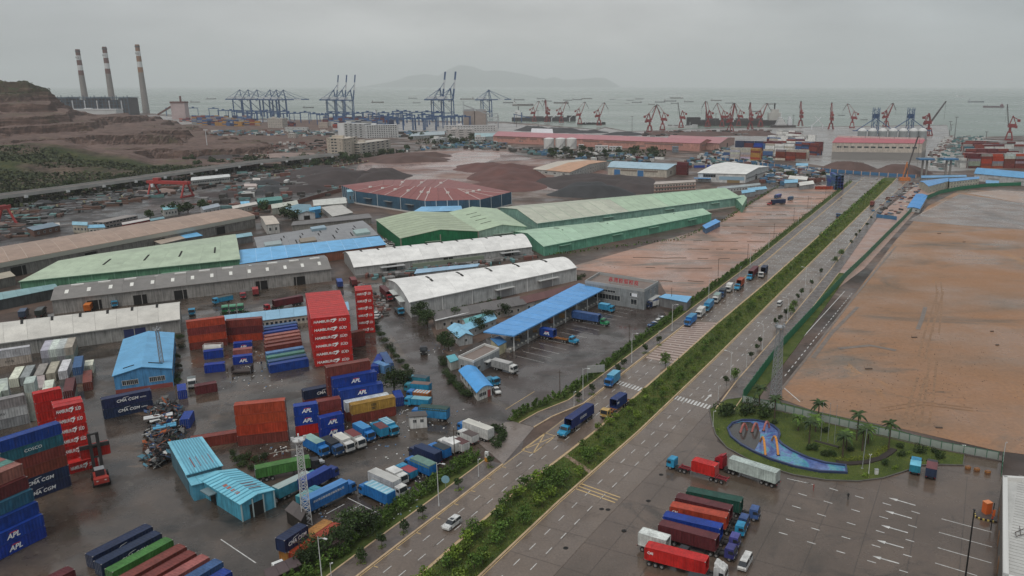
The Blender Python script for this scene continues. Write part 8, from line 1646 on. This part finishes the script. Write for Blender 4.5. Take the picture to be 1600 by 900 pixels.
def heap(label, uv, wpx, dm, h, m, seed=0, name='ore_heap', rz=0.):
 if name == 'ore_heap': wpx *= 1.22; dm *= 1.25; h *= .68
 p = P(*uv); w = wpx*mpp(uv[1])/2; mb = MB(); NR, NT = 12, 36
 for i in range(NR+1):
  r = i/NR
  for j in range(NT):
   a = 2*math.pi*j/NT; k = 1+.42*NZ.noise(Vector((math.cos(a)*1.5+seed*3.1, math.sin(a)*1.5, seed))); x = math.cos(a)*w*r*k; y_ = math.sin(a)*dm*r*k; z = h*min(1,max(0,(1-r)*1.7))*(1+.55*NZ.noise(Vector((x*.05,y_*.05,seed))))+(.35*NZ.noise(Vector((x*.25,y_*.25,seed)))*(1-r)*2); mb.v.append((x, y_, max(.05,z) if i < NR else -.05))
 for i in range(NR):
  for j in range(NT):
   k2 = (j+1)%NT; mb.f.append((i*NT+j,(i+1)*NT+j,(i+1)*NT+k2,i*NT+k2)); mb.mi.append(0)
 return tag(obj(name, mb.mesh(name, m, None, True), None, (p.x,p.y,.05), rz), label, 'heap')
m_o1 = mat('ore_dark', (.052,.038,.036), .85, .4, .08, bump=.5); m_o2 = mat('ore_red', (.125,.055,.046), .85, .4, .06, bump=.5); m_o3 = mat('coal_black', (.038,.038,.04), .8, .4, .08, bump=.5); m_o4 = mat('ore_brown', (.10,.058,.048), .85, .4, .06, bump=.5); m_rub = mat('rubble_pink', (.26,.19,.165), .9, .4, .08, bump=.5)
for lb, uv, w, d, h, m in (('largest dark ore heap left of the red-roofed hall',(535,281),120,40,12,m_o1),('dark ore heap joining the largest one, by the viaduct trees',(500,270),90,35,7,m_o1),('dark brown ore heap behind the red-roofed hall',(590,279),75,45,11,m_o1),('long red-brown ore ridge at the back of the pink ore yard',(630,251),120,30,10,m_o4),('low ore bank at the right end of the long ridge',(665,244),60,22,7,m_o4),
 ('red ore heap left of the cream hall with the orange roof',(800,275),110,60,12,m_o2),('low red ore heap behind the long green shed',(790,292),100,40,6,m_o2),('broad dark ore plateau before the cream warehouse',(930,284),150,55,7,m_o1),('black coal heap with streaked sides above the green shed',(925,303),110,22,12,m_o3),('dark heap right of the black coal heap',(995,293),80,35,7,m_o1),('red ore heap far left of the white hall',(760,262),80,40,6,m_o2),
 ('left black coal heap on the coal quay',(835,203),45,45,10,m_o3),('right black coal heap on the coal quay',(878,205),60,45,9,m_o3),('dark heap at the end of the coal quay',(920,207),50,30,6,m_o3),('coal heap at the ore quay beside the mast',(975,210),55,30,6,m_o3),('long dark ore bank below the bulk carrier',(1105,211),110,40,8,m_o4),('ore bank at the right of the jib cranes',(1180,210),70,40,8,m_o4),('ore bank at the left of the ore berth',(1035,210),60,30,7,m_o4),
 ('dark scrap heap left of the brick wall',(430,298),62,14,6,m_o3),('dark heap in front of the viaduct trees',(470,297),76,16,6,m_o1),('small dark heap by the pink-roofed hut',(412,287),44,14,5,m_o3),('dark flat heap below the long white building',(350,305),66,12,4,m_o1),('dark flat heap right of the bright blue shed',(398,302),52,12,4,m_o3),('dark heap between the yard and the viaduct belt',(448,284),52,14,5,m_o1),
 ('left dark red ore heap against the concrete plinth',(1325,264),75,22,12,m_o4),('right dark red ore heap against the concrete plinth',(1410,271),80,22,12,m_o4),('pink rubble heap on the quarry floor',(58,223),75,40,9,m_rub),('spoil heap on the quarry floor below the light mast',(345,245),70,40,5,m_o1),('dark spoil strip beside the viaduct',(395,262),60,30,4,m_o1),('spoil heap near the viaduct end',(450,243),80,30,3,m_rub)):
 heap(lb, uv, w, d, h, m, len(lb)+uv[0])
rr_ = random.Random(9)
for i in range(70):
 u = rr_.uniform(-10,540); v0 = 352-.19*u; v = v0-rr_.uniform(0,34)+(8 if u > 400 else 0)
 if u < 60: v += 25
 c_ = rr_.choice(((m_o1,'dark'),(m_o3,'black'),(m_o4,'brown'),(m_rub,'pale'))); heap(f"low {c_[1]} heap of scrap in the steel yard below the viaduct", (u,v), rr_.uniform(16,44), rr_.uniform(4,9), rr_.uniform(1.2,3.2), c_[0], i, 'scrap_heap', rr_.uniform(-.3,.3))['group'] = c_[1]+' scrap heaps of the steel yard'
mb = MB(); ms_ = [mat('stock_rust', (.13,.07,.05), .7, .4, .3), mat('stock_grey', (.16,.16,.16), .5, .3, .3), mat('stock_teal', (.10,.20,.19), .6, .3, .3), mat('stock_pale', (.36,.33,.29), .6, .3, .3), m_dark]
for i in range(1400):
 u = rr_.uniform(-60,545); v = 352-.19*u-rr_.uniform(-4,40)
 if u < 60: v += 20
 p = P(u,v); mb.k = rr_.choice((0,0,1,1,2,4,4,4)); mb.box((p.x,p.y,.05), (rr_.uniform(3,13),rr_.uniform(1,4),rr_.uniform(.5,2.2)), .35+rr_.choice((0,0,1.57))+rr_.uniform(-.1,.1))
tag(obj('steel_stock', mb.mesh('steel_stock', ms_)), kind='stuff')
mb = MB(); pc_ = [mat('clut_white', (.55,.54,.51), .6, .2, .2), mat('clut_rust', (.16,.065,.05), .7, .3, .2), mat('clut_blue', (.07,.17,.28), .6, .2, .2), mat('clut_grey', (.22,.21,.2), .7, .3, .2), mat('clut_dark', (.05,.045,.04), .8, .3, .2), mat('clut_teal', (.10,.2,.2), .6, .3, .2)]
def clutter(n, poly, sz, pal, hh=(1,4), ang=.4):
 pp = px(*poly); xs_ = [p.x for p in pp]; ys_ = [p.y for p in pp]; c = 0; tr_ = 0
 while c < n and tr_ < n*20:
  tr_ += 1; p = Vector((rr_.uniform(min(xs_),max(xs_)), rr_.uniform(min(ys_),max(ys_)), .05))
  if not inpoly(p, pp): continue
  mb.k = rr_.choice(pal); mb.box(p, (rr_.uniform(*sz), rr_.uniform(*sz)*.5, rr_.uniform(*hh)), ang+rr_.choice((0,1.57))+rr_.uniform(-.15,.15)); c += 1
clutter(260, ((1455,262),(1495,215),(1540,215),(1480,268)), (3,9), (5,5,3,0)); clutter(220, ((1447,252),(1478,216),(1492,214),(1462,258)), (3,8), (0,0,1,3)); clutter(300, ((1060,258),(1130,232),(1215,245),(1200,258),(1120,262)), (3,10), (2,3,0,4,1,5)); clutter(260, ((1190,286),(1205,262),(1290,268),(1300,280),(1240,292)), (3,10), (0,2,4,1,3)); clutter(420, ((610,240),(780,212),(800,232),(900,238),(1040,246),(1010,256),(880,248),(790,236),(700,232)), (3,10), (0,3,4,5,4,2)); clutter(90, ((1360,330),(1418,285),(1450,283),(1420,320),(1395,345)), (1.5,4), (1,3,4,1,2,0), (.3,1.2)); clutter(500, ((330,205),(520,205),(700,207),(690,215),(500,214),(330,212)), (4,14), (2,3,0,4,1,5)); clutter(240, ((1000,214),(1200,212),(1210,204),(1010,207)), (4,10), (4,1,4,3)); clutter(160, ((205,246),(330,236),(460,222),(500,232),(360,248)), (3,9), (3,4,0,1)); clutter(160, ((560,440),(610,480),(600,500),(560,470)), (1,3), (4,3,1), (.3,1)); clutter(150, ((553,432),(830,397),(838,404),(600,440)), (1.5,5), (3,4,1,5), (.6,2), .2); clutter(120, ((590,372),(625,385),(600,392),(580,378)), (1,4), (4,3,0), (.5,2))
clutter(230, ((300,322),(400,268),(560,262),(545,296),(470,318),(400,345)), (2.5,9), (4,1,3,4,4,4,1,4,5), (.6,2.4), .3); clutter(45, ((310,318),(400,275),(540,270),(530,296),(420,318)), (6,11), (3,3,1,4,0,5), (2.2,3.4), .3)
tag(obj('port_clutter', mb.mesh('port_clutter', pc_)), kind='stuff')
mb = MB(); sc_ = [mat('scrap_'+k_, c_, .6, .3, .6) for k_, c_ in (('blue',(.035,.08,.20)),('rust',(.11,.045,.03)),('white',(.45,.45,.43)),('dark',(.022,.022,.025)),('teal',(.07,.19,.25)),('grey',(.11,.11,.105)),('orange',(.40,.10,.03)))]
for i in range(1500):
 t = rr_.random(); cx_ = 268-30*abs(rr_.gauss(0,.45)) if t < .6 else 246+rr_.gauss(0,9); u = (262 if t < .6 else 248)+rr_.gauss(0,12 if t < .6 else 8); v = 640+t*85+rr_.gauss(0,5)
 if not 222 < u < 291: continue
 p = P(u,v); z = rr_.uniform(0,2.4)*math.exp(-((u-258)/22)**2); mb.k = rr_.choice((0,1,3,3,5,5,4,6,1,3,3,5,2)) if rr_.random() < .75 else 3; a = Vector((rr_.gauss(0,1),rr_.gauss(0,1),rr_.gauss(0,.5))).normalized()*rr_.uniform(.3,1.5); b_ = Vector((rr_.gauss(0,1),rr_.gauss(0,1),rr_.gauss(0,.6))).normalized()*rr_.uniform(.2,.8); q = p+Vector((0,0,z+.1)); n2 = a.cross(b_).normalized()*.06; mb.hexa([q-a-b_-n2,q+a-b_-n2,q+a+b_-n2,q-a+b_-n2,q-a-b_+n2,q+a-b_+n2,q+a+b_+n2,q-a+b_+n2])
tag(obj('scrap_pile', mb.mesh('scrap_pile', sc_)), kind='stuff')
for uv, sz, c_, lb in (((249,662),(7,2.2,.2),(.60,.60,.59),'large white panel lying on the scrap heap'), ((259,678),(5.5,2.6,.25),(.08,.30,.46),'light blue sheet lying on the scrap heap'), ((252,668),(5,1.2,.2),(.58,.58,.56),'second white panel on the scrap heap')):
 p = P(*uv); t = thing('loose_sheet', lb, 'panel', (p.x,p.y,2.2)); ubox('sheet', m_trim, t, (0,0,0), sz, .5, c_); ubox('rib', m_trim, t, (0,0,sz[2]), (sz[0]*.95,.1,.08), .5, [x*.8 for x in c_])
mb = MB()
def litter(n, c, r, z=.06):
 for i in range(int(n*.6)):
  p = P(c[0]+rr_.gauss(0,r[0]), c[1]+rr_.gauss(0,r[1])); s = rr_.uniform(.08,.26); a = rr_.uniform(0,6.3); d = Vector((math.cos(a),math.sin(a),0))*s; e_ = Vector((-d.y,d.x,0))*.6; mb.k = rr_.choice((0,0,0,1,2)); q = Vector((p.x,p.y,z)); mb.hexa([q-d-e_,q+d-e_,q+d+e_,q-d+e_]+[x+Vector((0,0,.12)) for x in (q-d-e_,q+d-e_,q+d+e_,q-d+e_)])
for c_, r_, n in (((628,645),(14,9),60),((575,665),(30,4),60),((570,805),(30,10),50),((630,785),(12,14),70),((655,755),(10,14),60),((440,705),(20,6),50),((400,560),(14,22),90),((610,690),(40,20),60),((500,800),(16,8),30),((680,660),(30,10),40),((690,545),(12,6),40),((385,590),(40,20),60)): litter(n, c_, r_)
tag(obj('litter', mb.mesh('litter', [mat('litter_white', (.62,.61,.58), .6, .1), mat('litter_grey', (.25,.24,.22), .7, .2), mat('litter_blue', (.10,.2,.35), .6, .1)])), kind='stuff')
t = thing('cable_barrier', 'sagging pale cable barrier in front of the stepped container stack', 'barrier', P(500,690)); mb = MB(); pts = [P(u,v,z) for u,v,z in ((405,712,.9),(440,705,.9),(500,696,.8),(560,678,.8),(620,663,.9))]
for a, c_ in zip(pts, pts[1:]): mb.tube(a, c_, .07, n=5)
obj('cable', mb.mesh('cable', mat('cable_pale', (.42,.38,.32), .7, .2), t.location), t)
for p in pts: ubox('post', m_steel, t, (p.x-t.location.x,p.y-t.location.y,0), (.15,.15,1.1))
p = P(334,549); t = thing('tank_container', 'white tank container in a frame behind the plain blue short one', 'container', (p.x,p.y,.1), .15); mb = MB(); mb.tube((-2.9,0,1.35),(2.9,0,1.35),1.1,n=16); obj('tank', mb.mesh('tank', mat('tank_shell', (.62,.61,.58), .4, .25, .5)), t)
mb = MB()
for x in (-3,3):
 for y in (-1.2,1.2): mb.bar((x,y,0),(x,y,2.6),.14)
 mb.bar((x,-1.2,2.55),(x,1.2,2.55),.12); mb.bar((x,-1.2,.1),(x,1.2,.1),.12); mb.bar((x,-1.2,.1),(x,1.2,2.5),.08)
for y in (-1.2,1.2): mb.bar((-3,y,.1),(3,y,.1),.12); mb.bar((-3,y,2.55),(3,y,2.55),.12)
obj('frame', mb.mesh('frame', mat('tank_frame', (.45,.44,.42), .5, .2)), t)
p = P(379,582); t = thing('flat_rack', 'dark empty flat rack lying before the lettered blue container', 'flat rack', (p.x,p.y,.05), .12); ubox('deck', mat('rack_brown', (.06,.045,.04), .7, .4, .5), t, (0,0,.3), (6.2,2.6,.5)); ubox('end_wall', MATS['rack_brown'], t, (3,0,.8), (.2,2.4,1.5)); ubox('end_wall', MATS['rack_brown'], t, (-3,0,.8), (.2,2.4,1.5))
hut('low dark shed roof left of the white lattice mast pile', (447,796), (470,812), (478,800), 3.2, (.09,.075,.07), (.04,.035,.03), 'mono', .3, 2, wn=0, D_=(458,786)); hut('dark shed roof in front of the long red-brown container', (505,858), (540,838), (532,826), 3.0, (.10,.07,.065), (.25,.18,.14), 'mono', .2, 3, wn=2, D_=(500,846)); hut('dark low roof at the bottom edge beside the bushes', (420,905), (468,882), (460,872), 2.8, (.085,.06,.06), (.08,.06,.05), 'mono', .2, 3, wn=0, D_=(415,893))
p = P(437,895); t = thing('white_cab', 'white vehicle bonnet cut by the bottom edge of the picture', 'truck', (p.x,p.y,.05), 2.3); ubox('bonnet', mat('cab_white', (.66,.66,.64), .4, .15), t, (0,0,.8), (2.2,2.,1.2)); ubox('windscreen', m_glass, t, (-.6,0,2.0), (.8,1.8,.3))
p = P(158,752); A2 = P(155,706, 3.); d_ = (P(150,722)-P(158,752)); rz = math.atan2(d_.y,d_.x); t = thing('reach_stacker', 'red container handler holding a red container crosswise', 'forklift', (p.x,p.y,.05), rz); mr_ = mat('stacker_red', (.32,.04,.03), .4, .25, .8)
mb = MB(); mb.hexa([(-3.4,-1.4,.9),(2.2,-1.4,.9),(2.2,1.4,.9),(-3.4,1.4,.9),(-3.2,-1.3,2.0),(1.8,-1.3,1.9),(1.8,1.3,1.9),(-3.2,1.3,2.0)]); mb.bx(-3.8,-2.6,-1.5,1.5,1.0,2.3); obj('body', mb.mesh('body', mr_), t); mb = MB(); mb.bx(-1.4,.4,-.9,.9,1.9,3.5); obj('operator_cab', mb.mesh('operator_cab', m_glass), t); ubox('cab_roof', m_steel, t, (-.5,0,3.5), (2.1,2.,.12))
mb = MB(); mb.bar((3.0,-.8,.4),(3.3,-.8,11),.5,.7); mb.bar((3.0,.8,.4),(3.3,.8,11),.5,.7)
for z in (2,5,8,10.8): mb.bar((3.1,-.9,z),(3.1,.9,z),.35)
obj('mast', mb.mesh('mast', m_chas), t); mb = MB(); mb.bar((3.8,-3.0,7.6),(3.8,3.0,7.6),.6,.9); mb.bar((3.7,-.8,5.4),(3.7,-.8,7.6),.4); mb.bar((3.7,.8,5.4),(3.7,.8,7.6),.4); obj('spreader', mb.mesh('spreader', m_chas), t)
for x, r_ in ((1.9,.85),(-2.4,.7)):
 for y in (-1.5,1.5): obj('wheel', wheel_mesh(r_,.6), t, (x,y,r_))
for y in (-.8,.8): obj('headlight', boxmesh('headlight', -.05,.06,-.2,.2,0,.2, m_lamp), t, (-3.82,y,1.7))
c_, s_ = math.cos(rz), math.sin(rz); container('red container held crosswise by the container handler', (p.x+c_*5.2, p.y+s_*5.2, 4.7), rz+math.pi/2, 6.06, 2.6, 'red', 'HS')
p = P(1413,282); t = thing('mobile_crane', 'orange mobile crane with a tall dark boom at the building site', 'crane', (p.x,p.y,0), 0); part('boom', t, lambda mb: (mb.bar((0,0,3),(9,0,42),1.0), mb.bar((9,0,42),(11,0,42.5),.6)), m_cd); part('mast', t, lambda mb: (mb.bar((-2,0,2),(1,0,18),.9), mb.bar((3,0,2),(1,0,18),.7)), mat('crane_orange', (.5,.17,.05), .5, .2)); part('carriage', t, lambda mb: (mb.bx(-5,5,-2,2,1,3.2), mb.bx(-5,5,-2.6,2.6,0,1)), MATS['crane_orange']); part('hoist_rope', t, lambda mb: mb.bar((11,0,42),(11,0,12),.2), m_cd)
for i in range(150):
 t_ = rr_.random()
 if i < 60: u = rr_.uniform(-30,400); v = 325-.165*u+rr_.uniform(-13,3); g_ = ('dark tree of the belt between viaduct and steel yard','tree belt under the viaduct')
 elif i < 90: u = rr_.uniform(400,640); v = 268-.11*(u-400)+rr_.uniform(-8,3); g_ = ('dark tree of the belt beside the ore yard','tree belt beside the ore yard')
 elif i < 110: u = rr_.uniform(640,760); v = rr_.uniform(214,226); g_ = ('dark tree among the white port offices','trees among the port offices')
 elif i < 138: u = rr_.uniform(860,1030); v = rr_.uniform(236,247); g_ = ('dark tree in front of the long pink warehouse','trees before the pink warehouse')
 else: u = rr_.uniform(1200,1300); v = rr_.uniform(270,282); g_ = ('small dark tree in the far parking yard','trees of the far parking yard')
 tree('far', P(u,v), g_[0], rr_.uniform(.7,1.25)*(1. if i < 138 else .6), g_[1], 'far_tree', .05)
for uv, lb, sc in (((414,330),'dark tree beside the pale yellow shed',1.1),((447,341),'dark tree left of the teal-roofed house',1.2),((462,344),'dark round tree in front of the white gable',.9),((498,339),'small dark tree right of the white gable',.7),((264,336),'dark tree before the light blue roofed white house',1.1),((280,335),'second dark tree of the row behind the brown warehouse',1.1),((294,333),'third dark tree of the row behind the brown warehouse',1.1),((320,330),'fourth dark tree of the row behind the brown warehouse',1.1),((235,342),'small dark tree by the teal low roof',.8),((300,252),'round dark tree alone on the quarry floor',1.),((291,254),'dark tree beside the lone round one on the quarry floor',.9)): tree('far', P(*uv), lb, sc, None, 'far_tree', .05)
ub = MB()
for i in range(5200):
 if i < 3000: u = rr_.uniform(-60,420); v = 325-.165*u+rr_.uniform(-14,6)
 elif i < 4200: u = rr_.uniform(400,620); v = 268-.11*(u-400)+rr_.uniform(-9,4)
 elif i < 4600: u = rr_.uniform(650,760); v = rr_.uniform(215,226)
 else: u = rr_.uniform(860,1040); v = rr_.uniform(236,248)
 p = P(u,v); leaf(ub, Vector((p.x,p.y,rr_.uniform(.3,2.5))), 2.2, rr_)
tag(obj('belt_undergrowth', ub.mesh('belt_undergrowth', lf_dry)), kind='stuff')
hb = MB(); hv = bpy.data.objects['quarry_hill'].data.vertices
for i in range(60000):
 v = hv[rr_.randrange(len(hv))].co
 if v.x > -330 or v.z < .3: continue
 gn = NZ.noise(Vector((v.x*.012,v.y*.02,3)))
 if (v.y+.08*v.x < 820 and v.x < -370 and gn > -.28) or (v.z > 76 and gn > -.1 and v.y < 1600):
  for j in range(2): leaf(hb, Vector((v.x+rr_.uniform(-5,5), v.y+rr_.uniform(-4,4), v.z+rr_.uniform(-.1,1.3))), rr_.uniform(1.1,2.3), rr_, .8)
 if len(hb.f) > 26000: break
tag(obj('hillside_scrub', hb.mesh('hillside_scrub', lf_dry)), kind='stuff')
gb = MB()
for p, d in polyline(px((862,399),(1064,374),(1112,352),(1130,346),(1175,316),(1215,292)), .5):
 if rr_.random() < .8: leaf(gb, Vector((p.x+rr_.uniform(-1.5,1.5),p.y+rr_.uniform(-1.5,1.5),rr_.uniform(.1,1.3))), .8, rr_)
tag(obj('shed_side_weeds', gb.mesh('shed_side_weeds', lf_mid)), kind='stuff')
for i, (u, v, h) in enumerate(((1168,407,9),(1122,432,9),(1209,372,9),(1240,345,9),(1262,325,9),(1290,305,9))):
 t = thing('utility_pole', ('pole at the lot hedge above the blue tractor','pole at the lot hedge behind the white trucks','third pole along the lot hedge','fourth pole along the lot hedge','fifth pole along the lot hedge','farthest pole along the lot hedge')[i], 'pole', P(u,v)); mb = MB(); mb.tube((0,0,0),(0,0,h), .13, .09, 6); obj('pole', vm(('up2',h), lambda: mb.mesh('pole', m_bark)), t); ubox('cross_arm', m_bark, t, (0,0,h-.6), (1.4,.1,.1), .5)
hm = MB(); hm.bx(-35000, 35000, -2500, 41000, -4, 960)
hz_ = bpy.data.materials.new('haze'); hz_.use_nodes = True; t = hz_.node_tree
for q in list(t.nodes):
 if q.type == 'BSDF_PRINCIPLED': t.nodes.remove(q)
pv = t.nodes.new('ShaderNodeVolumePrincipled'); pv.inputs['Color'].default_value = (.92,.935,.935,1); pv.inputs['Density'].default_value = 6.0e-5; pv.inputs['Anisotropy'].default_value = 0
t.links.new(pv.outputs[0], [q for q in t.nodes if q.type == 'OUTPUT_MATERIAL'][0].inputs['Volume'])
tag(obj('haze', hm.mesh('haze', hz_)), kind='stuff')
